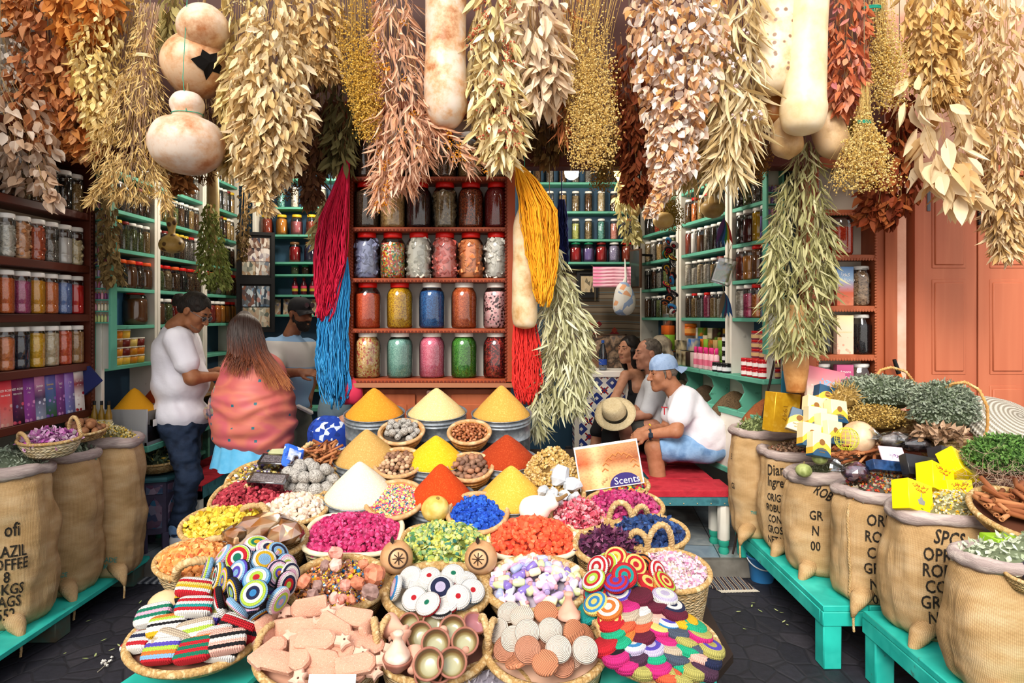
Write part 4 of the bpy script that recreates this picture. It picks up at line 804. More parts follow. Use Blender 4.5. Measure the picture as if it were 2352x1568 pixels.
B('cluster of very large curled cream leaves before the wooden door',[[(2140,200,50),(2162,310,78),(2178,420,42),(2190,490,24)]],3.46,'large','e4caa4 f0dcbe d4b084 c89c6c',95,dY=-.05)
B('brown leaf bunch behind the beige bunch at the right edge',[(2235,-60,50),(2240,120,52),(2240,260,40),(2225,330,20)],3.8,'sage','a88458 8c6a40 bc9a70',420)
B('beige willow leaf bunch at the right picture edge, longest there',[(2295,-60,95),(2300,110,92),(2302,270,78),(2312,390,54),(2312,490,44),(2315,600,20)],3.5,'sage','dcbe98 e8d0ae c8a67a b4905f f0dec4',1700)
# darker bunches deeper under the lintel
B('rust brown twig bunch hanging inside the left opening',[(640,250,46),(648,360,56),(650,465,52)],4.0,'fine','6a4420 7c5428 543416',1500,nst=70,stem=mk(['6a4020','54300f'],'island'))
B('dark brown needle bunch behind the lower gourd',[(455,200,50),(465,320,55),(450,420,35)],3.95,'needle','4a2c14 5c3a1c 3a2210',600,nst=40)
B('brown curled leaf bunch below the lowest gourd',[(400,330,40),(395,400,35),(425,445,15)],3.92,'broad','8a5430 a06a42 6c3e20',170)
B('fine brown sprig bunch beneath the longest golden bunch',[(1395,300,34),(1395,380,38),(1375,440,24)],3.96,'fine','7c5c2c 947038 644818',900,nst=40,stem=mk(['8a6430','74501f'],'island'))
B('fine rust sprig bunch under the long pale leaves',[(1742,290,30),(1745,370,36),(1725,420,22)],3.96,'fine','9a6a2c 845420 b07c3c',900,nst=50,stem=mk(['8a5a2c','744820'],'island'))
B('yellowish dry bush bunch hanging around a small gourd, right half',[(1525,420,18),(1535,480,34),(1540,530,38)],4.6,'fine','8a7428 a08834 705c1c',1500,nst=50)
B('pale dry leaf bunch hanging at the far right corner inside',[(1420,370,10),(1436,460,22),(1450,560,20)],4.9,'bay','b0a878 c4bc8c 948c60',170)
B('grey brown withered bunch hanging along the left jamb',[(243,400,14),(248,500,16),(250,590,22),(262,660,26)],4.08,'cream','6e5a3c 84704e 54442c 98865e',330)
B('thin brown withered bunch in the left rear corner',[(565,430,16),(560,520,14),(556,600,10)],5.5,'small','4a3a26 5e4c32 3a2c1c',240)
B('green leafy bunch hanging inside the left half',[(480,470,10),(485,550,28),(492,630,36),(505,665,26)],4.5,'small','64743a 78884a 525e2e 8c9a5c',900,name='herb_bundle')
B('pale dried leaf bunch tucked beside the crimson yarn',[(760,455,10),(742,500,16),(730,550,14),(715,560,6)],3.95,'longbay','b4ac7c c8c090 989060',60)
B('olive willow branch bunch hanging in front of the right jamb',[[(1850,330,22),(1842,440,46),(1835,590,70),(1832,710,76),(1832,820,52)],[(1890,480,10),(1905,560,12),(1900,680,10)],[(1800,480,16),(1780,560,14),(1775,700,10)]],3.72,'willow','8c8c5e a0a076 b8b68e 6c6c44 d0cca8',1250,stem=mk(['7c6a44','8e7c54'],'island'),spread=.35)
B('pale silvery willow leaf bunch right of the red yarn',[[(1262,570,14),(1285,670,36),(1302,770,56),(1303,880,58),(1295,960,36)],[(1240,880,10),(1232,960,22),(1238,1010,14)]],3.88,'willow','bcbc96 d0d0b0 a4a47e e0e0c8 8c8c66',1250,stem=mk(['8c8456','a09868'],'island'),spread=.35)
# ------------------------------------------------------------------ gourds
def gmat(c,spot=None,seed=0):
 k='gourd%s%s%d'%(c,spot,seed)
 if k in MATS: return MATS[k]
 b=NB('gourd_skin'); n=b.n('TexNoise'); n.inputs['Scale'].default_value=5+seed; n.inputs['Detail'].default_value=8; n.inputs['Roughness'].default_value=.65; b.l(b.co(),n.inputs['Vector'])
 col=b.ramp(n.outputs[0],c,'LINEAR',[.34+.32*i/(len(c)-1) for i in range(len(c))])
 if spot:
  v=b.n('TexVoronoi'); v.inputs['Scale'].default_value=spot[1]; b.l(b.co(),v.inputs['Vector']); s_=b.n('SeparateColor'); b.l(v.outputs['Color'],s_.inputs[0])
  f=b.math('MULTIPLY',b.ramp(v.outputs['Distance'],['ffffff','000000'],'LINEAR',[spot[2],spot[2]+.12]),b.ramp(s_.outputs[0],['000000','ffffff'],'LINEAR',[.35,.5])); col=b.mix(f,col,lin(spot[0]))
 m=b.bsdf(col,.42,spec=.4,bump=n.outputs[0],bstr=.12,bdist=.01); MATS[k]=m; return m
TAN=['a8683a','cba27e','dcc4ac','d0b498']
def gourd(label,prof,Y,px,py,mat,rot=(0,0,0),sc=1.0,stalk=True,strg=None,top=None,lump=.004,name='hanging_gourd'):
 """prof px list (r,dy) downwards from (px,py) top; size in px at depth Y"""
 k=Y/FPX; t=thing(name,label,'gourd',PX(px,py,Y),rot); n=len(prof)
 ts=np.linspace(0,n-1,n*5); pr=np.array(prof,float); i=np.clip(ts.astype(int),0,n-2); fr=(ts-i)[:,None]
 p0=pr[np.maximum(i-1,0)];p1=pr[i];p2=pr[i+1];p3=pr[np.minimum(i+2,n-1)]
 cr=.5*((2*p1)+(-p0+p2)*fr+(2*p0-5*p1+4*p2-p3)*fr**2+(-p0+3*p1-3*p2+p3)*fr**3); cr[:,0]=np.maximum(cr[:,0],.02)
 g=lathe([(r*k,-z*k) for r,z in cr[::-1]],32)
 g=lumpy(g,lump,9,seed=px%7)
 obj('shell',g,mat,t,smooth=True)
 if stalk: obj('stalk',tube([(0,0,-.01),(.004,0,.02),(.002,.004,.05)],[.012,.008,.006],7),mk(['7a5a34','8c6c44'],'noise',20),t)
 if strg: obj('hanging_string',tube([(0,0,.03),(0,0,strg)],.002,4),mk('2a9a80'),t)
 return t
GS=mk('2a9a80')
g1=gourd('round gourd at the top, uppermost of the three tan gourds at left',[(1,0),(26,6),(48,26),(58,54),(50,84),(28,103),(1,108)],3.52,468,11,gmat(TAN),strg=.42)
g2=gourd('broken gourd with a dark jagged hole, middle of the tan gourds at left',[(1,0),(30,4),(56,22),(74,52),(76,82),(62,112),(34,136),(1,144)],3.6,452,80,gmat(['9a5c30','c8956a','d8b898','cfae8c'],seed=1))
hole=G([(0,0,0)]+[(r*math.cos(a),0,r*math.sin(a)) for a,r in zip(np.linspace(0,2*PI,13)[:-1],[.05,.03,.06,.034,.056,.04,.07,.05,.042,.066,.035,.06])],[(q(*[(0,i,i%12+1) for i in range(1,13)]),0)])
hv=hole.V*1.25; ha=-PI/2+.78+hv[:,0]/.18; hz=-.205+hv[:,2]; hr=np.interp(-hz/.0024,[0,4,22,52,82,112,136],[1,30,56,74,76,62,34])*.0024+.014; o=obj('hole',G(np.stack([np.cos(ha)*hr,np.sin(ha)*hr,hz],-1),hole.F),mk('0a0605',rough=1),g2,smooth=False); o['label']='jagged dark hole'
g3=gourd('bottle gourd with round neck tied by green string, lowest of the left gourds',[(1,0),(24,4),(36,20),(37,34),(32,48),(36,58),(66,74),(81,104),(82,128),(68,160),(36,182),(1,187)],3.42,430,213,gmat(['b4764a','d0aa8c','dccabb','d4c0b0']),rot=(0,-.0,0))
obj('hanging_string',cat(tube([(.03,-.07,-.118),(0.002,-.05,.06),(0,0,.5)],.002,4),tube([(.076*math.cos(a),.076*math.sin(a),-.112+.006*math.sin(a)) for a in np.linspace(0,2*PI,20)],.0022,4)),GS,g3)
CRM=['cfa878','e2cba6','ecdcc2','e8d4b4']
gourd('thick pale long gourd hanging before the top of the centre cabinet',[(30,0),(46,60),(47,140),(46,230),(49,300),(50,340),(44,380),(26,408),(1,414)],3.5,1024,-120,gmat(['a8683a','d0a47c','d8c4b0','dccdbf'],seed=2),lump=.006)
gourd('long cream gourd covered in brown spots',[(30,0),(46,70),(47,180),(50,290),(48,320),(34,348),(1,360)],3.5,1796,-140,gmat(CRM,('8a6a54',26,.22)),rot=(0,.05,0))
gourd('smooth long cream gourd, tallest of the right cluster',[(24,0),(40,80),(42,240),(48,380),(52,420),(40,462),(1,478)],3.42,1870,-165,gmat(['dcc090','ead4ae','f0e0c4']),rot=(0,.06,0))
for lb,px,py,w_,h,Y,c,rt in (('rusty brown gourd behind the spotted one',1776,190,29,104,3.62,['8a4e20','b0763c','c89a60'],0),('tan blunt gourd, lowest in the middle of the right cluster',1800,250,36,118,3.6,['b08450','d0aa78','dcc09a'],-.1),('tan gourd with grey bloom, lower right of the cluster',1878,225,38,150,3.62,['a88458','d4b48a','c0a88c'],-.32),('reddish tan gourd half hidden by strap leaves',1730,240,30,120,3.66,['a86a40','c48a5e','d0a07a'],.1)):
 gourd(lb,[(w_*.4,0),(w_*.8,h*.25),(w_,h*.6),(w_*.85,h*.85),(1,h)],Y,px,py,gmat(c),rot=(0,rt,0),strg=None)
gourd('long mottled gourd hanging between the orange and red yarn',[(14,0),(26,40),(27,120),(29,200),(29,250),(22,272),(1,278)],3.8,1205,478,gmat(['b8905c','d8bc94','e0cdb2'],seed=3),strg=.5)
for lb,px,py,pr,Y,c in (('spotted bottle gourd with narrow neck on the left bay',394,498,[(1,0),(9,3),(11,14),(8,28),(9,40),(22,50),(28,64),(22,78),(1,84)],4.5,gmat(['b08c44','c8a45c','a88440'],('5a3c1c',20,.3))),
   ('tan bottle gourd hanging in the right half',1637,425,[(1,0),(12,4),(14,16),(9,26),(14,34),(26,46),(26,60),(16,72),(1,76)],4.6,gmat(['8a6a38','a88850','b89a64'])),
   ('green tan oblong gourd high in the right half',1633,362,[(1,0),(18,8),(22,30),(18,52),(1,60)],4.55,gmat(['8a7a40','a09050'])),
   ('small tan gourd in the right rear corner',1460,466,[(1,0),(8,6),(10,20),(6,30),(1,32)],4.9,gmat(['a88850','bca068'])),
   ('smooth tan gourd peeping under the yellowish bush',1524,486,[(1,0),(18,6),(24,20),(18,34),(1,40)],4.55,gmat(['b8944c','d0b070']))):
 gourd(lb,pr,Y,px,py,c,strg=3.45-PX(px,py,Y)[2])
gourd('long bark coloured trunk gourd hanging at the left rear bays',[(10,0),(13,40),(13,120),(10,160),(1,170)],4.6,489,385,gmat(['a8905c','c0a870','8c7644']))
gourd('thick standing gourd trunk below the olive willow branches',[(22,0),(25,60),(27,110),(27,150),(20,200)],3.82,1828,700,gmat(['a86a34','cc965c','d8ac78']),stalk=False,name='gourd_trunk')
# ------------------------------------------------------------------ yarn
def yarn(label,pts,Y,cols,n,strays=0,r=.0034,flat=.5,top=.04):
 f,h,P=axisf(pts,Y); o0=P[0]; t=thing('yarn_skein',label,'yarn',tuple(o0)); g=[]
 for i in range(n):
  a=R.uniform(0,2*PI); s=math.sqrt(R.random()); te=R.uniform(.72,1.0); m=18; tt=np.linspace(0,te,m); c=f(tt); hh=h(tt)*s
  Pp=c+np.stack([np.cos(a)*hh,np.sin(a)*hh*flat,0*hh],-1); ph=R.uniform(0,6)
  Pp[:,0]+=.006*np.sin(tt*26+ph)*tt; Pp+=NR.randn(m,3)*.0034*np.minimum(tt*3,1)[:,None]
  if i%2: # loop back up
   b=Pp[-5:][::-1].copy(); b[:,0]+=.011*np.sin(np.linspace(.3,PI,5)); Pp=np.vstack([Pp,b])
  g.append(tube(Pp,r,4,cap=False))
 obj('strands',cat(*g).mv(*-o0),mk(cols.split(),'island',rough=.8,bump=('n',300),bstr=.3),t,smooth=True)
 obj('hanging_loop',tube([(0,0,-.02),(0,0,max(.04,top if Y<4.5 else 3.45-o0[2]))],.004,5),mk(cols.split()[0]),t)
 return t
yarn('crimson yarn skein on the left side of the centre cabinet',[(798,368,5),(786,420,16),(768,500,34),(758,600,38),(748,680,24),(742,740,14)],3.86,'cc0c3a b0082e e02450',190)
yarn('sky blue yarn skein hanging below the crimson one',[(792,590,6),(778,660,26),(765,740,36),(762,830,38),(768,900,34),(770,940,18)],3.9,'2a8cc4 1f78b4 4aa6dc',190)
yarn('orange yellow yarn skein on the right side of the centre cabinet',[(1186,372,5),(1210,415,26),(1236,480,44),(1244,560,40),(1248,630,28),(1246,705,14)],3.7,'f0a010 f6b42c e08c08',190)
yarn('scarlet yarn skein under the long mottled gourd',[(1205,735,26),(1210,800,34),(1211,880,36),(1214,930,20)],3.86,'de2420 f03e36 c41a18',150)
yarn('dark blue yarn skein hanging further inside the shop',[(1290,458,7),(1290,500,14),(1291,570,14),(1294,610,6)],4.7,'141f5c 1c2a72 0e1644',90)
# ================================================================== the sloping display of baskets and buckets
SLO=.355; TH=math.atan(SLO)
def YP(py,off=0.0): return (CZ-.62-off+SLO*2.15)/(SLO+(py-HY)/FPX)
def DP(px,py,off=0.0): return PX(px,py,YP(py,off))           # point of the inclined display plane raised by off
UPN=Vector((0,-math.sin(TH),math.cos(TH)))
# the stand
poly=[(-.80,1.93),(.30,1.93),(.82,2.42),(.74,3.0),(.42,3.78),(-.86,3.78),(-1.0,3.2),(-1.33,2.75),(-1.28,2.42)]
zp=lambda y,o:.62+o+SLO*(y-2.15)
st=thing('display_stand','dark wooden sloping stand under the baskets and spice buckets','stand',(0,2.8,0)); n=len(poly)
V=[(x,y-2.8,zp(y,-.27)) for x,y in poly]+[(x,y-2.8,zp(y,-.30)) for x,y in poly]
obj('sloped_board',G(V,[(np.arange(n)[None],0),(np.arange(n)[::-1][None]+n,0),(np.array([(i,i+n,(i+1)%n+n,(i+1)%n) for i in range(n)]),0)]),mk(['2a1c14','1c120c'],'noise',6),st)
for x,y in ((-.72,2.02),(.22,2.02),(-1.2,2.7),(.68,2.6),(-.8,3.7),(.36,3.7)): obj('leg',box(x-.03,x+.03,y-2.83,y-2.77,0 if y<4.1 else .12,zp(y,-.295)),mk(['2a1c14','1c120c'],'noise',6),st)
STR=weave('d9c29a','b08d5c',34,70); STR2=weave('cfae78','9c7440',40,90); STR3=weave('e4d5b4','c2a97c',30,55)
RIM=mk(['c8a874','a8824c','dcc294'],'noise',55,rough=.8,bump=('n',90),bstr=.9,detail=2,stretch=(1,1,.5)); ROPE=mk(['c9ab7c','b08e5e','dcc49a'],'noise',40,rough=.85)
def ropeg(pts,r,turns=14):
 """rope: two strands wound round each other along pts"""
 P=np.array(pts,float); m=len(P)*4; s=np.linspace(0,len(P)-1,m); P=np.stack([np.interp(s,np.arange(len(P)),P[:,i]) for i in range(3)],-1)
 T=np.gradient(P,axis=0); T/=np.linalg.norm(T,axis=1,keepdims=True)+1e-9; A=np.cross(T,[0.3,.9,.2]); A/=np.linalg.norm(A,axis=1,keepdims=True)+1e-9; Bv=np.cross(T,A); gs=[]
 for k in (0,1,2):
  a=np.linspace(0,turns*2*PI,m)+k*2*PI/3; gs.append(tube(P+(A*np.cos(a)[:,None]+Bv*np.sin(a)[:,None])*r*.5,r*.62,6))
 return cat(*gs)
def ell(r,ex,ey,sq,n=40,z=0):
 a=np.linspace(0,2*PI,n,endpoint=False); c,s=np.cos(a),np.sin(a); k=(np.abs(c)**sq+np.abs(s)**sq)**(-1/sq)
 return np.stack([c*k*r*ex,s*k*r*ey,np.full(n,z)],-1)
BAS={}
def basket(label,px,py,w,dep=.16,ey=1.0,sq=2.0,mat=None,tilt=TH,off=0,coil=False,name='straw_basket',yaw=0,taper=.72,handles=(),rimr=.011,loc=None,r=None,rimmat=None,hmat=None,hr=.013):
 Y=YP(py,off) if loc is None else loc[1]; r=w/2*Y/FPX if r is None else r; c=Vector(DP(px,py,off)) if loc is None else Vector(loc)
 Mr=Euler((tilt,0,0)).to_matrix().to_4x4()@Matrix.Rotation(yaw,4,'Z'); base=c-(Mr@Vector((0,0,1)))*dep
 t=thing(name,label,'basket',base,Mr.to_euler()); m=mat or STR
 if coil:
  nc=int(dep/.018); pr=[]
  for i in range(nc):
   z=dep*i/nc; rr=r*(taper+(1-taper)*math.sin(min(z/dep,1)*PI/2)**.8)
   pr+=[(rr-.004,z),(rr+.003,z+dep/nc*.35),(rr+.003,z+dep/nc*.65),(rr-.004,z+dep/nc)]
 else: pr=[(r*(taper+(1-taper)*(1-(1-s)**1.8)),dep*s) for s in np.linspace(0,1,8)]
 inn=[(max(a-.009,.01),max(b,.012)) for a,b in pr[::-1]]
 obj('basket_body',lathe(pr+inn,36,sq,1,ey),m,t,smooth=True)
 rim=ell(r,1,ey,sq,44,dep); obj('rim',cat(tube(rim,rimr,7,closed=True),*[tube([p+(d1*rimr*1.02) for d1 in ()],.001) for p in ()]) if not coil else tube(rim,rimr*.9,7,closed=True),rimmat or RIM,t,smooth=True)
 for (x0,y0,x1,y1,h,ln) in handles: obj('handle',ropeg(arc((x0*r,y0*r*ey,dep),(x1*r,y1*r*ey,dep),h,10,(0,ln,0)),hr,9),hmat or ROPE,t,smooth=True)
 BAS[label]=dict(M=Matrix.Translation(base)@Mr,r=r,ey=ey,sq=sq,dep=dep); return BAS[label]
# particles
HIP=lumpy(sphere(1,7,5).sc(1,1,1.1),.18,1.3); CHK=lumpy(sphere(1,6,5).sc(1,.8,.75),.4,1.1); NUG=cbox(0,0,0,1.5,1.2,1,.3)
PETL=leaft(2.4,1.7,.3,.3,3); FLK=leaft(2.2,.8,.2,.35,2); CUP=lathe([(.3,-.5),(.9,-.1),(1,.5),(.8,.9)],6,cap=False)
def dome(b,H,rho,p=2.0): return b['dep']-.012+H*(1-rho**p)
def heap(b,label,cat_,H,n,parts,size,cols,interp='LINEAR',name='heap',base=None,p=1.7,fill=.95,peak=(0,0),jit=.5,extra=None,rough=.65):
 """mound of loose stuff in basket b"""
 rr=b['r']*fill; m=n; a=NR.rand(m)*2*PI; rho=np.sqrt(NR.rand(m)); c,s=np.cos(a),np.sin(a); k=(np.abs(c)**b['sq']+np.abs(s)**b['sq'])**(-1/b['sq'])
 X=c*k*rho*rr; Y=s*k*rho*rr*b['ey']; Z=dome(b,H,rho,p)+(NR.rand(m)-.35)*size*jit*2
 X=X+peak[0]*(1-rho); Y=Y+peak[1]*(1-rho)
 loc=np.stack([X,Y,Z],-1); g=[]; q_=np.array_split(np.arange(m),len(parts))
 for T,ix in zip(parts,q_): g.append(T.scat(rotmats(len(ix),loc[ix],size*(.7+.6*NR.rand(len(ix))))))
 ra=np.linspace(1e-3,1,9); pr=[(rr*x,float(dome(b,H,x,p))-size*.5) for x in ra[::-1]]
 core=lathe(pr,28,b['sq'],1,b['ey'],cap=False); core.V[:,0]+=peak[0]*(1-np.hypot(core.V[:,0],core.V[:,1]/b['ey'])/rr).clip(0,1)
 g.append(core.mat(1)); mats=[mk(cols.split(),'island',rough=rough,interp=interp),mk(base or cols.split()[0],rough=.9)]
 if extra:
  T2,n2,s2,c2=extra; ix=NR.randint(0,m,n2); g.append(T2.scat(rotmats(n2,loc[ix]+np.array([0,0,size*.5]),s2*(.7+.6*NR.rand(n2)))).mat(2)); mats.append(mk(c2.split(),'island',interp='CONSTANT'))
 o=obj(name,cat(*g),mats); o.matrix_world=b['M']; tag(o,label,cat_,None,'stuff'); return o
# ------------------------------------------------------------------ galvanised buckets with spice cones
GALV=mk(['9aa2aa','848c95','b4bbc2'],'noise',26,metal=.55,rough=.42,detail=6,wear=('6a727a',34,.62))
def spice(cols): return mk(cols.split(),'noise',160,rough=.95,detail=5,bump=('n',260),bstr=.6,bdist=.003)
def bucket(label,px,py,w,cone_label,cols,apx,apy,h=.25,tilt=.16):
 c=Vector(DP(px,py)); r=w/2*c.y/FPX; Mr=Euler((tilt,0,0)).to_matrix().to_4x4(); base=c-(Mr@Vector((0,0,1)))*h
 t=thing('galvanised_bucket',label,'bucket',base,(tilt,0,0)); k=r
 pr=[(k*.93,0),(k*.95,.004),(k*.955,h*.5),(k*.965,h*.505),(k*.965,h*.53),(k*.955,h*.535),(k*.965,h*.80),(k*.985,h*.81),(k*.985,h*.835),(k*.968,h*.845),(k*.968,h*.87),(k*.988,h*.88),(k*.988,h*.905),(k*.972,h*.915),(k*.98,h*.985),(k*1.005,h*.99),(k*1.005,h),(k*.975,h),(k*.95,h*.9)]
 obj('bucket_wall',lathe(pr,44,cap=False),GALV,t,smooth=True); obj('base_plate',lathe([(k*.93,0),(k*.93,.004)],36),GALV,t)
 H=ZZ(apy,c.y)-c.z+.02; R0=k*.95; g=lathe([(R0,-.03),(R0*.98,-.004),(R0*.72,H*.30),(R0*.45,H*.60),(R0*.2,H*.865),(R0*.07,H*.975),(1e-4,H)],44)
 g=lumpy(g,.004,18,seed=px%9); o=obj('spice_cone',g,spice(cols),smooth=True); o.matrix_world=Matrix.Translation(c)@Euler((tilt*.55,0,0)).to_matrix().to_4x4()
 tag(o,cone_label,'spice')
bucket('galvanised bucket holding the golden orange cone, back row left',860,947,139,'smooth cone of golden orange ground spice in the back left bucket','e0952a d0841f eaa43a',861,899)
bucket('galvanised bucket holding the cream cone, back row middle',1003,945,139,'cone of pale cream ground spice in the back middle bucket','dcc690 cfb67c e8d6a6',1003,898)
bucket('galvanised bucket holding the ochre cone, back row right',1152,948,139,'cone of ochre tan ground spice under the right pole','d4a24c c6923c e0b460',1153,893)
bucket('galvanised bucket holding the sandy brown cone, middle row left',843,1050,156,'cone of sandy brown ground spice in the middle row left','c49c58 b48a48 d2ae6c',845,994)
bucket('galvanised bucket holding the bright yellow cone, middle row centre',1001,1056,150,'bright yellow cone of ground turmeric in the middle row','eeb81c e2a612 f6c83a',1003,1008)
bucket('galvanised bucket holding the rust red cone, middle row right',1163,1053,148,'dark rust red cone of ground paprika in the middle row right','a83a12 982f0c b84a20',1168,1006)
bucket('galvanised bucket holding the white cone, front row left',828,1131,172,'off white cone of ground ginger, front row left','dfd8c4 d2c9b2 eae4d4',828,1068,tilt=.2)
bucket('galvanised bucket holding the orange red cone, front row centre',1013,1140,158,'orange red cone of ground chili, front row centre','c2400c b23606 d2531c',1011,1074,tilt=.2)
bucket('galvanised bucket holding the pale yellow cone, front row right',1174,1140,166,'pale mustard yellow cone of ground spice, front row right','deae44 d09e34 eabf5c',1175,1077,tilt=.2)
# ------------------------------------------------------------------ small coiled bowls
COIL=mk(['c98f50','b87a3c','dca868'],'noise',18,rough=.6,stretch=(3,3,.6),bump=('n',70),bstr=.3)
CR=mk(['cba276','b98c5c','dab88e'],'noise',30,rough=.7,bump=('n',80),bstr=.3)
def bowl(label,px,py,w,dep,off=.03,**kw): return basket(label,px,py,w,dep,coil=True,name='coiled_bowl',off=off,mat=COIL,rimmat=CR,rimr=.012,taper=.5,tilt=TH+.06,**kw)
b1=bowl('small coiled bowl of grey balls between the back buckets',922,991,100,.10); b2=bowl('small coiled bowl of shiny brown nuts between the back buckets',1078,992,95,.10)
b3=bowl('coiled bowl of round nutmegs left of the orange red cone',915,1062,109,.115); b4=bowl('coiled bowl of brown oval nuts right of the orange red cone',1079,1072,104,.115)
b5=bowl('shallow coiled bowl of multicoloured beads before the white cone',907,1146,132,.07); b6=bowl('shallow bowl of bright blue dye chips before the yellow cone',1097,1176,137,.075)
def pieces(b,n,T,size,name,label,cat_,group,H,mats,fill=.86,minr=0,layers=2,smooth=True,parts=None):
 """countable round things piled in a bowl, each its own object"""
 me=mesh(name,T.sc(size),mats[0],smooth); k=0; pts=[]
 for L_ in range(layers):
  f=fill*(1-.28*L_); tries=0; got=0; tgt=int(n*(.62 if L_==0 and layers>1 else .38 if layers>1 else 1))
  while got<tgt and tries<3000:
   tries+=1; a=R.uniform(0,2*PI); rho=math.sqrt(R.random())*f; x,y=math.cos(a)*rho*b['r'],math.sin(a)*rho*b['r']*b['ey']; z=dome(b,H,rho)+size*(.1+1.25*L_)
   if all((x-u)**2+(y-v)**2+(z-w_)**2>(size*1.45)**2 for u,v,w_ in pts):
    pts.append((x,y,z)); got+=1
 for i,(x,y,z) in enumerate(pts):
  o=obj(name,me,None); o.matrix_world=b['M']@Matrix.Translation((x,y,z))@Euler((R.uniform(0,6),R.uniform(0,6),R.uniform(0,6))).to_matrix().to_4x4()@Matrix.Scale(R.uniform(.88,1.12),4)
  setmat(o,R.choice(mats)); tag(o,label,cat_,group)
GREYB=mk(['8f8a84','b8b3ac','6e6863'],'noise',90,rough=.9,detail=6,bump=('v',160),bstr=.9,bdist=.006)
BALL=lumpy(sphere(1,14,9),.08,1.5)
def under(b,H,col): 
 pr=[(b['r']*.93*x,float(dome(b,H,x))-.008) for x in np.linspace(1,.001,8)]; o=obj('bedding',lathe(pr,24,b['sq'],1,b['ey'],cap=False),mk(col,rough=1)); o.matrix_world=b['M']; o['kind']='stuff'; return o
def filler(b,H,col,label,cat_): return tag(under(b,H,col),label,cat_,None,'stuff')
for b,H,c,l in ((b1,.012,'4a4038','dark lower layer of grey balls in the back left bowl'),(b2,.008,'6a4028','lower layer of brown nuts in the back right bowl'),(b3,.01,'5a4030','lower layer of nutmegs in the bowl left of the orange red cone'),(b4,.01,'4e382a','lower layer of oval nuts in the bowl right of the orange red cone')): filler(b,H,c,l,'nuts')
pieces(b1,24,BALL,.0195,'soap_ball','rough grey ball in the coiled bowl between the left back buckets','ball','grey balls in the small bowl',.02,[GREYB])
pieces(b2,95,sphere(1,9,6).sc(.75,.75,1.1),.0105,'argan_nut','shiny reddish brown nut in the bowl between the right back buckets','nut','shiny nuts in the small bowl',.012,[mk('a0603a',rough=.3),mk('8a4c2c',rough=.3),mk('b87852',rough=.3)])
pieces(b3,95,sphere(1,9,6).sc(.9,.9,1),.0125,'nutmeg','small round nutmeg in the bowl left of the orange red cone','nut','nutmegs in the coiled bowl',.016,[mk(['8a6448','a88464'],'noise',90,rough=.6),mk(['6e4c3a','8c6650'],'noise',90,rough=.6),mk(['b89474','c8a888'],'noise',90,rough=.6)])
pieces(b4,52,lumpy(sphere(1,10,7).sc(.85,.85,1.25),.12,2),.0155,'oval_nut','wrinkled brown oval nut in the bowl right of the orange red cone','nut','oval nuts in the coiled bowl',.014,[mk(['7a5a48','946f58'],'noise',80,rough=.6),mk(['604438','7c5a48'],'noise',80,rough=.6),mk(['94644a','a87c60'],'noise',80,rough=.6)])
heap(b5,'tiny multicoloured beads filling the shallow bowl before the white cone','beads',.022,1500,[HIP],.0058,'e8d06a f0dc8a d8486a e06a80 2a4a8c e8c050 c83a5a 2f7a6a f0e4c0','CONSTANT',name='bead_filling')
heap(b6,'bright blue dye chips heaped in the shallow bowl before the yellow cone','dye',.03,420,[NUG,CHK],.0115,'1748b8 0f3898 2a62d0 0c2c78 3a74dc',name='dye_chips',rough=.8)
# round fruit and gourd
o=thing('melon_gourd','round yellow green gourd resting between the beads and the blue chips','gourd',DP(1000,1168,.05)); g=lumpy(sphere(.058,28,18).sc(1,1,.95),.004,30)
obj('shell',g,mk(['d8b860','c8a44a','e6cf86'],'noise',12,rough=.5,bump=('n',30),bstr=.4),o,smooth=True); obj('navel',lathe([(.008,0),(.007,.004),(1e-4,.006)],10),mk('8a6a34'),o,loc=(.012,-.02,.049),rot=(.5,0,.3))
gourd('white pear shaped gourd lying across the bucket of pale yellow spice',[(1,0),(14,3),(19,14),(20,26),(30,42),(35,60),(34,76),(22,90),(1,96)],2.72,1279,1146,gmat(['c8a488','e8d8cc','f0e6de','ecdfd6']),rot=(.35,PI/2-1.02+.0,0) if False else (.2,-1.05+2.1,0),stalk=True,name='bottle_gourd')
# ------------------------------------------------------------------ centre row of square baskets
c1=basket('square plaited basket of fuchsia rosebuds, left in the centre row',812,1226,218,.15,ey=.66,sq=3.4,mat=STR3,taper=.86,rimmat=mk(['e4d8bc','d0c09c'],'noise',30))
c2=basket('square plaited basket of yellow green buds in the centre row',1022,1252,205,.15,ey=.72,sq=3.4,mat=STR3,taper=.86)
c3=basket('square plaited basket of orange rosebuds, right in the centre row',1222,1238,200,.15,ey=.66,sq=3.4,mat=STR3,taper=.86,rimmat=mk(['e4d8bc','d0c09c'],'noise',30))
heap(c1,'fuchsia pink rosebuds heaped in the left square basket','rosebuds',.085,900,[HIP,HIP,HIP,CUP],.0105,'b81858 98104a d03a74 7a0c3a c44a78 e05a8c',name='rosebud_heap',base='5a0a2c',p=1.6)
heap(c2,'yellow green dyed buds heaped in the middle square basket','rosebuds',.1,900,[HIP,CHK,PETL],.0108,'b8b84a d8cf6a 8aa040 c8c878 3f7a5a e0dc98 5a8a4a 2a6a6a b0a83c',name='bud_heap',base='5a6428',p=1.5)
heap(c3,'orange red dyed buds heaped in the right square basket','rosebuds',.1,850,[HIP,HIP,HIP,FLK],.0112,'e0502c f06a42 d03a20 e8643a b82c1c f08058',name='bud_heap',base='7a1c10',p=1.5)
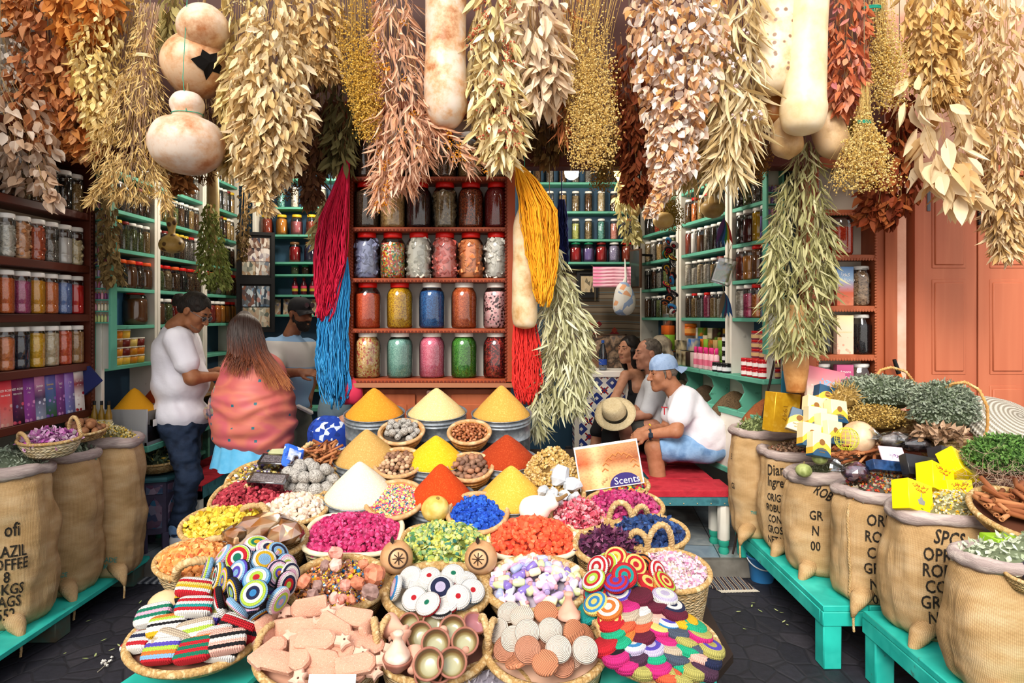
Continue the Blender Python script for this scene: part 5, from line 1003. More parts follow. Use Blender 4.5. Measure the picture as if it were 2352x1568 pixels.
for i,(x,y,lb) in enumerate(((910,1280,'left'),(1104,1281,'right'))):
 t=thing('carved_gourd','round carved gourd with burnt star, %s of the pair before the green buds'%lb,'gourd',DP(x,y,.06)); obj('shell',lumpy(sphere(.062,28,18),.004,12),gmat(['94643c','bc8e62','caa47c']),t,smooth=True)
 ring=lambda r,ax,th:tube([(r*math.cos(a),-math.sqrt(max(.0645**2-r*r,0)),r*math.sin(a)) for a in np.linspace(0,2*PI,28)],th,5)
 star=cat(*[tube([(0,-.0655,0),(.022*math.cos(a),-.061,.022*math.sin(a))],.0017,4) for a in np.arange(8)*PI/4])
 obj('burnt_pattern',cat(ring(.033,0,.0022),ring(.036,0,.0012),star),mk('3a2416'),t,rot=(-.28,0,.32 if i==0 else -.12)); obj('burnt_leaf',leaft(.03,.016,0,0,4).xf(Matrix.Translation((0,-.004,.0655))@Matrix.Rotation(1.2,4,'X')).mat(0),mk('2c1a10'),t,loc=(-.01,-.0,.0),rot=(.35,0,0))
# ------------------------------------------------------------------ three oval baskets
d1=basket('oval basket of mixed resin rocks and crumbs left in the third row',778,1340,224,.13,ey=.78,mat=STR2,rimr=.016); d2=basket('oval basket of white crocheted discs in the third row middle',1004,1358,236,.14,ey=.76,mat=STR2,rimr=.017)
d3=basket('oval basket of little pastel bottles right in the third row',1232,1342,238,.13,ey=.74,mat=STR2,rimr=.016)
heap(d1,'multicoloured resin crumbs covering the oval basket of rocks','resin',.035,700,[CHK,NUG],.0095,'d87840 e8b020 f0e8dc 6a4a3c 8a5a48 1f6a9a e09058 5a3a30 f0c840 b87a64 7a5a50','CONSTANT',name='resin_crumbs',base='6a4434')
ROCKM=[mk(['c07a68','d89a8c','a85c4c'],'noise',30,rough=.5),mk(['b86a50','cf8464','9a5038'],'noise',30,rough=.5),mk(['8a6a60','a08078','6c5048'],'noise',30,rough=.5),mk(['d8a090','e4b8ac'],'noise',30,rough=.5)]
def rockg(s,seed):
 g=lumpy(sphere(s,9,6),s*.42,1.3/s,seed); return G(np.round(g.V/(s*.28))*(s*.28)*.45+g.V*.55,g.F)
for i,(x,y,s,m,lb) in enumerate(((773,1268,.034,0,'tall pink'),(771,1297,.026,3,'pale pink'),(858,1318,.046,1,'large peach'),(822,1338,.03,1,'orange brown'),(792,1345,.026,0,'rose'),(700,1335,.03,1,'reddish brown at left'),(848,1362,.034,2,'grey brown at right'),(770,1372,.024,3,'small salmon'),(786,1375,.022,0,'small rose at the front'),(730,1345,.024,2,'dark grey'),(835,1295,.024,1,'rusty'),(720,1366,.024,2,'brown at the front left'),(745,1300,.024,2,'brown at the back'),(808,1376,.02,1,'little orange at the front'))):
 tag(obj('resin_rock',rockg(s*.85,i+1),ROCKM[m],loc=DP(x,y,.075),rot=(R.uniform(0,3),R.uniform(0,3),R.uniform(0,3)),smooth=False),'%s resin rock on the crumbs in the left oval basket'%lb,'rock')
# crochet
def ringmat(cols,R_=.046,plain=False):
 """crochet rounds in rings of colour with stitch relief"""
 key='cro'+'_'.join(cols)
 if key in MATS: return MATS[key]
 b=NB('crochet_cotton'); tcn=b.n('TexCoord'); s_=b.n('SeparateXYZ'); b.l(tcn.outputs['Object'],s_.inputs[0])
 rr=b.math('SQRT',b.math('ADD',b.math('MULTIPLY',s_.outputs[0],s_.outputs[0]),b.math('MULTIPLY',s_.outputs[1],s_.outputs[1])))
 an=b.math('ARCTAN2',s_.outputs[1],s_.outputs[0]); st_=b.math('SINE',b.math('MULTIPLY',an,44)); rw=b.math('SINE',b.math('ADD',b.math('MULTIPLY',rr,2*PI/.006),b.math('MULTIPLY',s_.outputs[2],2*PI/.006)))
 # rings continue over the edge: use r minus z
 rz=b.math('ADD',rr,b.math('MULTIPLY',b.math('ADD',b.math('MULTIPLY',s_.outputs[2],-1),.012),.9)); rz=b.math('ADD',rz,b.math('MULTIPLY',st_,.0006))
 col=b.ramp(b.math('DIVIDE',rz,R_*1.35),cols,'CONSTANT') if len(cols)>1 else lin(cols[0])
 h=b.math('MULTIPLY',b.math('ADD',st_,1),b.math('ADD',rw,1.2)); dk=b.ramp(h,['8a8a8a','ffffff'],'LINEAR',[0,.5]); col=b.mix(.6,col,dk,'MULTIPLY')
 m=b.bsdf(col,.9,bump=h,bstr=.6,bdist=.004); MATS[key]=m; return m
CD=lathe([(1e-4,-.012),(.03,-.013),(.042,-.010),(.0465,0),(.042,.010),(.03,.013),(1e-4,.0125)],30)
CDM=mesh('crochet_disc',CD,ringmat(['ffffff']),True)
PALC={'w':'ece8e2','r':'c81f2c','g':'137a5c','b':'3a8ac8','n':'1f2648','p':'e6b4cc','k':'17151a','y':'e8b420','o':'e07a34','t':'1d9c98','l':'b6d64a','s':'8ab8e0','h':'d42a7c','m':'641830','v':'5a4ab8','c':'f0d878','e':'c8b49c','d':'4c5668','i':'b8b060','q':'1eae80','u':'4c2c44','f':'f0b8a8','x':'c8bcdc','z':'e2603c'}
def ring(s): return ringmat([PALC[c] for c in s])
def disc(px,py,off,pat,nrm,label,group,sc=1.0,sz=1.0):
 o=obj('crochet_disc',CDM,None); z=Vector(nrm).normalized(); qt=z.to_track_quat('Z','Y')
 o.matrix_world=Matrix.Translation(DP(px,py,off))@qt.to_matrix().to_4x4()@Matrix.Rotation(R.uniform(0,6),4,'Z')@Matrix.Diagonal((sc,sc,sc*sz,1)); setmat(o,ring(pat)); tag(o,label,'crochet disc',group); return o
NAMEC={'w':'white','r':'red','g':'green','b':'blue','n':'navy','p':'pink','k':'black','y':'yellow','o':'orange','t':'teal','l':'lime','s':'light blue','h':'hot pink','m':'maroon','v':'violet','c':'pale yellow','e':'beige','d':'slate','i':'olive','q':'jade','u':'plum','f':'peach','x':'lilac','z':'vermilion'}
def ctext(p): return ' and '.join([NAMEC[c] for i,c in enumerate(dict.fromkeys(p))][:3]) if len(set(p))<=2 else ', '.join([NAMEC[c] for c in list(dict.fromkeys(p))[:3]])
filler(d2,.02,'b8b0a4','pale crochet pieces lying underneath in the white crochet basket','crochet')
for x,y,o_,p,nv,lb in ((943,1326,.05,'www',(-.25,-.6,.75),'plain white'),(910,1350,.045,'wpbw',(-.9,-.25,.3),'pink and blue striped edge-on'),(986,1326,.055,'rwwwwwg',(.0,-.45,.9),'green edged with red dot, at the back'),(1041,1320,.055,'gwwwwwr',(.1,-.5,.85),'red edged with green dot, at the back'),(1012,1350,.085,'xxnnwwx',(0,-.72,.7),'navy ringed'),(952,1375,.07,'rwwwwwg',(-.1,-.7,.7),'green edged with red dot, at the front'),(1052,1371,.07,'rwwwwwb',(.1,-.75,.7),'blue edged with red dot, in front'),(1085,1357,.06,'rwwwwwb',(.25,-.7,.7),'blue edged with red dot, rightmost'),(983,1387,.08,'gwwwwwr',(-.3,-.5,.8),'red edged with green dot, at the front'),(1012,1397,.055,'wwwwkw',(0,-.3,.95),'black edged, lowest'),(1025,1385,.06,'wwwwwr',(.0,-.4,.9),'red edged half covered'),(965,1345,.045,'wwwww',(0,-.4,.9),'white half covered'),(1070,1335,.045,'wwwwr',(.2,-.4,.9),'red edged at the back right')):
 disc(x,y,o_,p,nv,'%s crocheted disc in the white crochet basket'%lb,'white crocheted discs',.98)
# little bottles
LB=mesh('pastel_bottle',cat(lathe([(.0125,0),(.0145,.003),(.0145,.034),(.0085,.042),(.0085,.046)],12).mat(0),lathe([(.0095,.045),(.0095,.055),(.008,.056)],10).mat(1)),[mk('dddddd',rough=.2),mk('c8a8a0')],True)
PB=[('lilac','b8a4d0'),('pale pink','e8c4cc'),('white','e8e4ea'),('pale green','ccd6a0'),('periwinkle','a4acd4'),('cream','ece0b8'),('violet','7c68b4'),('mauve','c8a0c0')]
filler(d3,.02,'b4a8b8','pastel bottles lying underneath in the bottle basket','bottle')
pts=[]
while len(pts)<74:
 a=R.uniform(0,2*PI); rho=math.sqrt(R.random())*.86; x,y=math.cos(a)*rho*d3['r'],math.sin(a)*rho*d3['r']*d3['ey']; z=dome(d3,.045,rho)+R.uniform(.0,.02)
 if all((x-u)**2+(y-v)**2>.00033 for u,v,_ in pts): pts.append((x,y,z))
for x,y,z in pts:
 o=obj('pastel_bottle',LB,None); nm,c=R.choice(PB); o.matrix_world=d3['M']@Matrix.Translation((x,y,z))@Euler((PI/2+R.uniform(-.5,.5),R.uniform(-.3,.3),R.uniform(0,6.28))).to_matrix().to_4x4()@Matrix.Translation((0,0,-.025))
 setmat(o,mk(c,rough=.22,spec=.6),0); setmat(o,R.choice([mk('c8a090'),mk('b8868c'),mk('9c8cc0')]),1); tag(o,'little %s bottle lying in the oval bottle basket'%nm,'bottle','pastel bottles')
# ------------------------------------------------------------------ front row: stone files, tagines, clay discs
e1=basket('deep plaited basket of clay foot files at the front left',735,1492,284,.24,ey=.8,mat=STR,handles=((-.96,-.15,-.8,.55,.07,-.3),(.82,.55,.97,-.1,.09,-.2)),rimr=.014,hr=.012)
e2=basket('deep plaited basket of miniature tagines at the front centre',998,1482,256,.24,ey=.8,mat=STR,handles=((-.98,-.1,-.8,.6,.08,-.2),(.82,.6,.98,-.1,.085,-.2)),rimr=.014,hr=.012)
e3=basket('deep plaited basket of clay discs at the front right',1252,1486,272,.24,ey=.8,mat=STR,handles=((-.97,-.1,-.85,.55,.075,-.2),(.85,.5,.97,-.1,.07,-.2)),rimr=.014,hr=.012)
for b,c,l in ((e1,'c89880','clay foot files lying underneath in the front left basket'),(e2,'6a4438','miniature tagines lying underneath in the front centre basket'),(e3,'c8a088','clay discs lying underneath in the front right basket')): filler(b,.0,c,l,'pottery')
CLAYP=mk(['b9866e','d09c84','c89078','dcae98'],'noise',150,rough=.95,bump=('v',260),bstr=.4,bdist=.003); CLAYS=mk(['deb4a0','d4a892'],'noise',12,rough=.85)
def prism(out,h,bev=.004):
 P=np.array(out,float); n=len(P); c=P.mean(0); I=c+(P-c)*(1-bev/np.abs(P-c).max()*1.6)
 V=np.vstack([np.c_[I,np.full(n,-h/2)],np.c_[P,np.full(n,-h/2+bev)],np.c_[P,np.full(n,h/2-bev)],np.c_[I,np.full(n,h/2)]])
 F=[(np.arange(n)[::-1][None],0),((np.arange(n)+3*n)[None],0)]+[(np.array([(k*n+i,k*n+(i+1)%n,(k+1)*n+(i+1)%n,(k+1)*n+i) for i in range(n)]),0) for k in range(3)]
 return G(V,F)
bd=[(-.048,-.032),(.036,-.032),(.048,-.02),(.052,-.009)];bd=[(-.05,.028),(-.05,-.028),(-.045,-.033),(.036,-.033),(.047,-.02),(.052,-.011)]
tl=[(.052,-.012),(.068,-.014),(.075,-.028),(.083,-.014),(.097,-.006),(.088,.002),(.092,.016),(.078,.013),(.066,.022),(.064,.012),(.052,.012)]
filem=(mesh('file_body',prism(bd+[(.052,.011),(.047,.02),(.036,.033),(-.045,.033)],.028,.006),CLAYP,'auto'),mesh('star_tail',cat(prism(tl,.024,.005),lathe([(.0032,-.0125),(.0032,.0128)],8).mv(.078,0,0).mat(1)),[CLAYS,mk('5a3a2c')],'auto'))
def onplane(px,py,off,nrm,spin): 
 z=Vector(nrm).normalized(); x=Vector((math.cos(spin),0,-math.sin(spin))); x=(x-z*x.dot(z)).normalized(); y=z.cross(x); M=Matrix((x,y,z)).transposed().to_4x4(); return Matrix.Translation(DP(px,py,off))@M
FL=[(640,1425,.02,(.2,-.5,.8),2.0,'leftmost at the back'),(838,1447,.03,(.1,-.5,.8),.15,'at the right rim'),(613,1458,.04,(.9,-.3,.3),1.5,'standing against the left rim'),(669,1441,.045,(-.1,-.9,.2),-.15,'edge-on behind the centre'),(704,1444,.05,(0,-.85,.4),-.1,'behind the upper flat one'),(720,1408,.045,(0,-.92,.25),-.12,'second from the back'),(711,1394,.07,(0,-.9,.3),2.96,'topmost at the back, edge-on'),(812,1418,.075,(.1,-.55,.8),3.3,'flat at the back right, star pointing left'),(769,1441,.07,(-.1,-.85,.4),.5,'slanting down in the middle'),(617,1497,.04,(.1,-.4,.9),-1.2,'front left with star up'),(646,1520,.04,(.0,-.5,.8),.4,'low at the front left'),(838,1478,.05,(.2,-.4,.9),.2,'right of the centre'),(738,1538,.04,(0,-.5,.85),.25,'lowest in the middle'),(736,1512,.065,(0,-.9,.3),.25,'edge-on below the centre'),(769,1489,.07,(.05,-.55,.8),.3,'flat right of the centre, star right'),(689,1496,.08,(-.1,-.5,.8),1.35,'flat with star pointing down'),(725,1469,.1,(0,-.55,.8),.08,'flat on top in the centre'),(816,1527,.06,(.1,-.55,.8),-.42,'front right pointing up'),(795,1545,.03,(0,-.5,.8),-.1,'lowest at the right'),(850,1470,.03,(.9,-.3,.3),1.4,'standing against the right rim')]
for x,y,o_,nv,sp,lb in FL:
 t=thing('foot_file','pinkish clay foot file with star tail, %s'%lb,'foot file',(0,0,0),(0,0,0),'clay foot files'); t.matrix_world=onplane(x,y,o_,nv,sp); obj('file_body',filem[0],None,t).scale=(1.18,.95,1); o=obj('star_tail',filem[1],None,t); o.scale=(1.15,1.15,1); o.location.x=.003
# tagines
b=NB('glaze'); s_=b.n('SeparateXYZ'); tcn=b.n('TexCoord'); b.l(tcn.outputs['Object'],s_.inputs[0]); GLZ=b.bsdf(b.ramp(b.math('MULTIPLY',s_.outputs[2],28),['a8a684','94865a','6a4424','54301c'],'LINEAR',[.25,.32,.6,.95]),.22,spec=.6); CLAYR=mk(['a8705c','8c5646','b98474'],'noise',10,rough=.6); CLAYL=mk(['dca892','d09a84','e6bca8'],'noise',9,rough=.8)
dm=mesh('dish',cat(lathe([(1e-4,0),(.018,0),(.02,.004),(.033,.016),(.0385,.03),(.0405,.034),(.0395,.0375),(.0355,.0375),(.034,.035)],26,cap=False).mat(0),lathe([(.034,.035),(.0325,.028),(.029,.016),(.024,.0105),(.012,.009),(1e-4,.009)][::-1],26,cap=False).mat(1)),[CLAYR,GLZ],True)
lm=mesh('tagine_lid',lathe([(.03,0),(.034,.003),(.031,.012),(.02,.03),(.011,.048),(.0095,.056),(.0135,.064),(.013,.069),(.006,.072),(1e-4,.0725)],24),CLAYL,True)
for x,y,o_,nv,s,lb in ((943,1438,.03,(-.35,-.75,.5),1.05,'left at the back'),(995,1432,.03,(.25,-.8,.5),1.0,'middle at the back'),(1040,1447,.05,(0,-.7,.7),1.12,'right of the middle at the back'),(967,1462,.06,(-.2,-.75,.6),1.12,'left of the centre'),(1089,1437,.04,(.3,-.35,.8),1.05,'purple tinged, far right'),(1001,1480,.085,(.05,-.7,.7),1.15,'in the very centre'),(1068,1476,.08,(.05,-.7,.7),1.1,'greenish, right of the centre'),(986,1527,.085,(-.1,-.75,.65),1.2,'at the front middle'),(1038,1525,.075,(.1,-.7,.7),1.15,'at the front right'),(985,1556,.03,(0,-.5,.85),1.1,'lowest at the front'),(1008,1548,.03,(.1,-.4,.9),1.05,'half hidden at the front')):
 o=obj('glazed_dish',dm,None); z=Vector(nv).normalized(); o.matrix_world=Matrix.Translation(DP(x,y,o_))@z.to_track_quat('Z','Y').to_matrix().to_4x4()@Matrix.Scale(s,4)@Matrix.Translation((0,0,-.02)); tag(o,'small brown glazed clay dish, %s of the tagine basket'%lb,'dish','glazed dishes')
 if 'purple' in lb: setmat(o,mk(['a06a70','b8828a'],'noise',9,rough=.3),1)
for x,y,o_,nv,s,lb in ((909,1440,.05,(.75,-.5,.05),1.2,'lying pointing right at the back left'),(922,1474,.05,(.15,-.5,-.8),1.05,'upside down at the left'),(953,1516,.05,(-.1,-.9,-.35),1.05,'pointing forward left of the centre'),(1060,1500,.03,(.4,-.6,.5),1.0,'half hidden at the right'),(1020,1455,.03,(.0,-.6,.6),1.0,'half hidden at the back')):
 o=obj('tagine_lid',lm,None); z=Vector(nv).normalized(); o.matrix_world=Matrix.Translation(DP(x,y,o_))@z.to_track_quat('Z','Y').to_matrix().to_4x4()@Matrix.Scale(s,4)@Matrix.Translation((0,0,-.03)); tag(o,'pink clay tagine lid %s'%lb,'lid','tagine lids')
t=thing('miniature_tagine','complete little tagine with white glazed cone and purple rim, front left','tagine',DP(912,1538,.03),(.1,.05,0)); obj('dish',dm,None,t).scale=(1.15,)*3
o=obj('lid',lm,None,t,loc=(0,0,.04)); o.scale=(1.22,)*3; setmat(o,mk(['e4cbb8','d8b8a4','f0e2d4'],'noise',14,rough=.35)); obj('glaze_rim',lathe([(.041,.0),(.042,.006),(.039,.01)],24,cap=False),mk('5a2030',rough=.25),t,loc=(0,0,.036))
# clay discs
def clayring(c1,c2,sty):
 k='cl'+c1+sty
 if k in MATS: return MATS[k]
 b=NB('scored_clay'); tcn=b.n('TexCoord'); s_=b.n('SeparateXYZ'); b.l(tcn.outputs['Object'],s_.inputs[0])
 if sty=='ring': h=b.math('SINE',b.math('MULTIPLY',b.math('SQRT',b.math('ADD',b.math('MULTIPLY',s_.outputs[0],s_.outputs[0]),b.math('MULTIPLY',s_.outputs[1],s_.outputs[1]))),2*PI/.0042))
 else: h=b.math('SINE',b.math('MULTIPLY',b.math('ADD',s_.outputs[0],b.math('MULTIPLY',b.math('ABSOLUTE',s_.outputs[1]),.8)),2*PI/.007))
 n=b.n('TexNoise'); n.inputs['Scale'].default_value=20; b.l(b.co(),n.inputs['Vector']); c=b.mix(.35,b.ramp(n.outputs[0],[c1,c2]),b.ramp(h,['9a8a80','ffffff'],'LINEAR',[.1,.6]),'MULTIPLY')
 m=b.bsdf(c,.85,bump=h,bstr=.8,bdist=.003); MATS[k]=m; return m
DK=mesh('clay_disc',lathe([(1e-4,-.008),(.032,-.008),(.037,-.005),(.038,0),(.037,.005),(.033,.008),(1e-4,.0085)],32),CLAYP,True)
WR=clayring('ece2d6','dcd0c2','ring'); PR=clayring('dc9c80','cc8868','ring'); PH=clayring('e0966e','cf8460','chev'); WH_=clayring('e8dccd','d8c8b8','chev'); PKR=clayring('e4c4b0','d8b09a','ring')
for x,y,o_,m,nv,lb in ((1143,1448,.03,WR,(-.5,-.5,.6),'white against the left handle'),(1169,1406,.04,WR,(-.2,-.45,.85),'hollow white at the back left'),(1298,1428,.03,PKR,(0,-.3,.95),'pale pink lying flat at the back'),(1331,1430,.03,PH,(.5,-.5,.6),'pink leaning at the back right'),(1343,1462,.04,PH,(.6,-.5,.5),'orange at the right rim'),(1245,1483,.04,PR,(.2,-.7,.6),'pink half hidden in the centre'),(1311,1505,.04,PKR,(.3,-.7,.6),'beige half hidden at the right'),(1199,1416,.07,WH_,(-.15,-.45,.85),'white scored, tilted back'),(1254,1407,.075,PH,(0,-.55,.8),'pink scored at the back middle'),(1178,1467,.06,WR,(-.3,-.75,.55),'white ringed at the left'),(1211,1452,.085,WR,(-.05,-.75,.6),'white ringed upper left of the centre'),(1264,1448,.085,WR,(0,-.72,.65),'white ringed upper centre'),(1318,1453,.08,PH,(.55,-.7,.35),'orange scored standing on edge'),(1212,1492,.1,PR,(-.02,-.8,.55),'large pink ringed in front'),(1283,1490,.095,WR,(.05,-.75,.6),'white ringed right of the pink one'),(1344,1492,.08,WR,(.1,-.75,.6),'white ringed at the right rim'),(1189,1518,.05,PH,(-.3,.1,.9),'orange edge-on at the front left'),(1252,1522,.085,PH,(0,-.55,.8),'orange scored lowest in front'),(1290,1525,.035,PR,(.1,-.6,.8),'pink low at the front'),(1160,1490,.03,PR,(-.4,-.6,.6),'pink low at the left')):
 o=obj('clay_disc',DK,None); z=Vector(nv).normalized(); o.matrix_world=Matrix.Translation(DP(x,y,o_))@z.to_track_quat('Z','Y').to_matrix().to_4x4()@Matrix.Scale(1.08,4); setmat(o,m); tag(o,'%s clay disc in the front right basket'%lb,'clay disc','clay discs')
o=obj('tagine_lid',lm,None); o.matrix_world=Matrix.Translation(DP(1306,1418,.06))@Matrix.Scale(1.2,4); tag(o,'pink clay lid with a knob standing among the clay discs','lid')
# ------------------------------------------------------------------ trays of crochet on turquoise stools
def stool(label,x,y,z,r):
 t=thing('hexagonal_stool',label,'stool',(x,y,0),(0,0,.3)); pr=lambda a,b,c,d:lathe([(a,c),(b,d)],6)
 obj('top',lathe([(r,z-.03),(r*1.02,z-.012),(r*.99,z)],6),TEALB,t,smooth=False); obj('body',lathe([(r*.94,.06),(r*.9,z-.03)],6),TEALB,t,smooth=False)
 for k in range(6): a=k*PI/3; obj('leg',box(-.02,.02,-.02,.02,0,.1),TEALB,t,loc=(r*.86*math.cos(a),r*.86*math.sin(a),0))
ta=basket('round shallow straw tray of crochet pads on the left turquoise stool',446,1464,292,.075,ey=.74,mat=STR2,tilt=.26,taper=.6,rimr=.014,off=0); tb=basket('round shallow straw tray of crochet discs on the right turquoise stool',1514,1478,268,.075,ey=.84,mat=STR2,tilt=.26,taper=.6,rimr=.013)
pa=ta['M'].translation; pb=tb['M'].translation
stool('turquoise six sided stool under the left crochet tray',pa.x,pa.y,pa.z-.055,.235); stool('turquoise six sided stool under the right crochet tray',pb.x,pb.y,pb.z-.05,.215)
filler(ta,.012,'8a5a4a','crochet pads lying underneath in the left tray','crochet'); filler(tb,.02,'5a4450','crochet discs lying underneath in the right tray','crochet')
def padmat(cols,key):
 k='pad'+cols
 if k in MATS: return MATS[k]
 b=NB('striped_crochet'); tcn=b.n('TexCoord'); s_=b.n('SeparateXYZ'); b.l(tcn.outputs['Object'],s_.inputs[0])
 zz=b.math('ABSOLUTE',b.math('SUBTRACT',b.math('FRACT',b.math('MULTIPLY',s_.outputs[0],90)),.5)); v=b.math('ADD',b.math('ADD',b.math('MULTIPLY',s_.outputs[1],1/.07),.5),b.math('MULTIPLY',zz,.05)); v=b.math('ADD',v,b.math('MULTIPLY',s_.outputs[2],4))
 col=b.ramp(v,[PALC[c] for c in cols],'CONSTANT'); h=b.math('MULTIPLY',b.math('ADD',b.math('SINE',b.math('MULTIPLY',s_.outputs[0],2*PI/.006)),1),b.math('ADD',b.math('SINE',b.math('MULTIPLY',s_.outputs[1],2*PI/.007)),1)); col=b.mix(.55,col,b.ramp(h,['808080','ffffff'],'LINEAR',[0,.6]),'MULTIPLY')
 m=b.bsdf(col,.9,bump=h,bstr=.6,bdist=.004); MATS[k]=m; return m
sp_=sphere(1,24,14); PDM=mesh('crochet_pad',G(np.sign(sp_.V)*np.abs(sp_.V)**.5*[.054,.037,.017],sp_.F),CLAYP,True)
for x,y,o_,p,nv,sp,lb in ((349,1440,.0,'oprk',(-.2,-.4,.85),-.2,'orange and pink, left edge'),(320,1474,.01,'wrwnw',(-.3,-.4,.8),.5,'white with red edge, far left'),(360,1474,.02,'oknwo',(-.2,-.5,.8),.5,'dark and orange at the left'),(468,1414,.03,'vvwiw',(.1,-.6,.7),-.35,'blue and white at the back'),(447,1366,.05,'kyyrw',(.1,-.5,.8),-.25,'yellow and black under the red one'),(447,1350,.08,'rwycrw',(.1,-.45,.85),-.15,'red and white at the top'),(447,1393,.07,'wrtwrw',(.15,-.5,.8),-.35,'white with teal and red bands'),(352,1412,.05,'wwgpgw',(-.1,-.5,.8),-.45,'white with green square'),(383,1438,.05,'yywwkwlo',(0,-.5,.8),-.15,'yellow, white and black striped'),(447,1450,.05,'owlwe',(.1,-.5,.8),-.5,'white and orange diagonal'),(544,1440,.04,'rrkrrw',(.3,-.5,.7),.4,'crimson corner piece at the right'),(575,1452,.02,'rkrw',(.3,-.4,.8),-.3,'dark red at the right rim'),(490,1464,.05,'wkofw',(.05,-.5,.8),-.3,'peach and black near the middle'),(520,1474,.06,'fkfwkf',(.1,-.5,.8),-.25,'pale peach in front right'),(394,1476,.05,'eewe',(0,-.6,.7),.3,'light grey roll in front'),(371,1495,.05,'rsolvw',(-.1,-.55,.8),.2,'multicoloured striped roll in front'),(445,1493,.055,'rgrgrg',(0,-.55,.8),-.1,'red and green striped, lowest in front'),(505,1492,.03,'wknfw',(.1,-.5,.8),-.35,'white and navy at the front right'),(420,1420,.02,'lgwb',(0,-.5,.8),.3,'lime green half hidden')):
 o=obj('crochet_pad',PDM,None); o.matrix_world=onplane(x,y,o_,(nv[0]+R.uniform(-.15,.15),nv[1]+R.uniform(-.1,.25),nv[2]),sp+R.uniform(-.35,.35))@Matrix.Scale(1.12,4); setmat(o,padmat(p,'')); tag(o,'%s crochet pad in the left tray'%lb,'crochet pad','crochet pads')
LC=[(637,1270,.10,'ysnsyk'),(615,1263,.12,'onwpwk'),(590,1250,.13,'yglwps'),(512,1277,.1,'lpwsp'),(476,1310,.08,'wpsnpls'),(501,1322,.10,'rgwnwys'),(519,1333,.12,'yvlpynk'),(539,1357,.14,'slnwynk'),(548,1316,.15,'svwsvk'),(600,1299,.13,'lkpsyk'),(606,1288,.14,'ssywsb'),(637,1317,.14,'ovlwpnpk'),(657,1301,.1,'glwpsk'),(664,1321,.11,'spwnwp'),(657,1342,.1,'lrnwpk'),(639,1378,.12,'pslpws'),(546,1395,.1,'kgoslps'),(581,1402,.07,'pnsknp'),(602,1404,.06,'snoysk'),(506,1377,.08,'gnprk'),(512,1397,.05,'wwkww'),(565,1380,.09,'lpsnk'),(620,1345,.10,'svlrk'),(590,1330,.19,'rlwsbk'),(584,1364,.19,'bnwlsk'),(548,1281,.17,'ggwrrlwnw')]
for i,(x,y,o_,p) in enumerate(LC):
 dx=(x-575)/75; dy=(y-1325)/60; face={(548,1281):(-.05,-.85,.5),(590,1330):(.05,-.55,.8),(584,1364):(-.05,-.75,.65)}.get((x,y),(dx*.9,-.55+.25*abs(dy),-dy*.55+.25))
 disc(x,y,o_-.0,p,face,'%s ringed crochet disc, %s in the dangling left cluster'%(ctext(p),'%s from the back'%ORD[min(i,15)] if i<16 else 'near its lower end'),'ringed discs of the left cluster',1.02)
RC=[(1394,1296,.10,'lwrlwr'),(1374,1304,.11,'wrwrwr'),(1414,1282,.12,'ycrcrc'),(1440,1294,.09,'ttrtt'),(1477,1299,.09,'okokok'),(1458,1299,.11,'rcrcrr'),(1457,1338,.08,'ntnbn'),(1434,1322,.15,'trtrrt'),(1510,1315,.07,'wrwrwr'),(1526,1338,.08,'rcrlrc'),(1523,1357,.06,'ororor'),(1487,1339,.08,'rcrrc'),(1368,1361,.08,'tttrt'),(1364,1333,.13,'wlrwlr'),(1420,1360,.10,'wvwvw'),(1415,1337,.14,'vrvrvr'),(1351,1407,.05,'tttt'),(1368,1386,.10,'cbcbcc'),(1399,1398,.11,'wowoo'),(1401,1425,.09,'crcrcc')]
for i,(x,y,o_,p) in enumerate(RC):
 dx=(x-1440)/75; dy=(y-1340)/60; nv=(dx*.8,-.6,-dy*.25+.4) if y<1325 else (dx*.5,-.35,.8)
 disc(x,y,o_,p,nv,'%s striped crochet disc, %s in the dangling right cluster'%(ctext(p),'%s from the top'%ORD[min(i,15)] if i<16 else 'at its lower left'),'striped discs of the right cluster',1.0)
RD='1526,1372,xwxw 1543,1396,nwnw 1549,1411,m 1470,1372,m 1506,1392,m 1440,1395,h 1467,1403,w 1510,1416,f 1470,1418,e 1440,1412,e 1536,1428,wvwb 1572,1430,y 1592,1440,q 1405,1432,r 1430,1436,z 1470,1437,z 1513,1444,cch 1557,1451,d 1605,1459,iih 1410,1452,q 1430,1462,o 1473,1461,m 1533,1469,h 1576,1470,i 1391,1484,r 1420,1476,q 1453,1484,wbwx 1496,1489,xvxx 1543,1489,e 1579,1490,q 1602,1484,d 1632,1490,ivii 1410,1492,k 1427,1496,d 1460,1509,u 1503,1510,q 1552,1509,d 1602,1504,f 1625,1512,n 1415,1508,h 1440,1522,h 1510,1532,h 1569,1527,q 1592,1537,i 1617,1536,u 1477,1536,i 1533,1548,z 1560,1552,i'.split()
for i,s_ in enumerate(RD):
 x,y,p=s_.split(','); x,y=int(x),int(y); dx=(x-1510)/120; rw=min(int((y-1365)/26),7); ps=sum(1 for u in RD if min(int((int(u.split(',')[1])-1365)/26),7)==rw and int(u.split(',')[0])<x)
 disc(x,y,.098-.00035*(y-1372)+R.uniform(0,.008),p,(dx*.35+R.uniform(-.12,.12),-.12+R.uniform(-.1,.1),1),'%s crochet disc, %s from left in %s tiled row, right tray'%(ctext(p),ORD[ps],ORD[rw]),'tiled discs in the right tray',1.0,1.35)
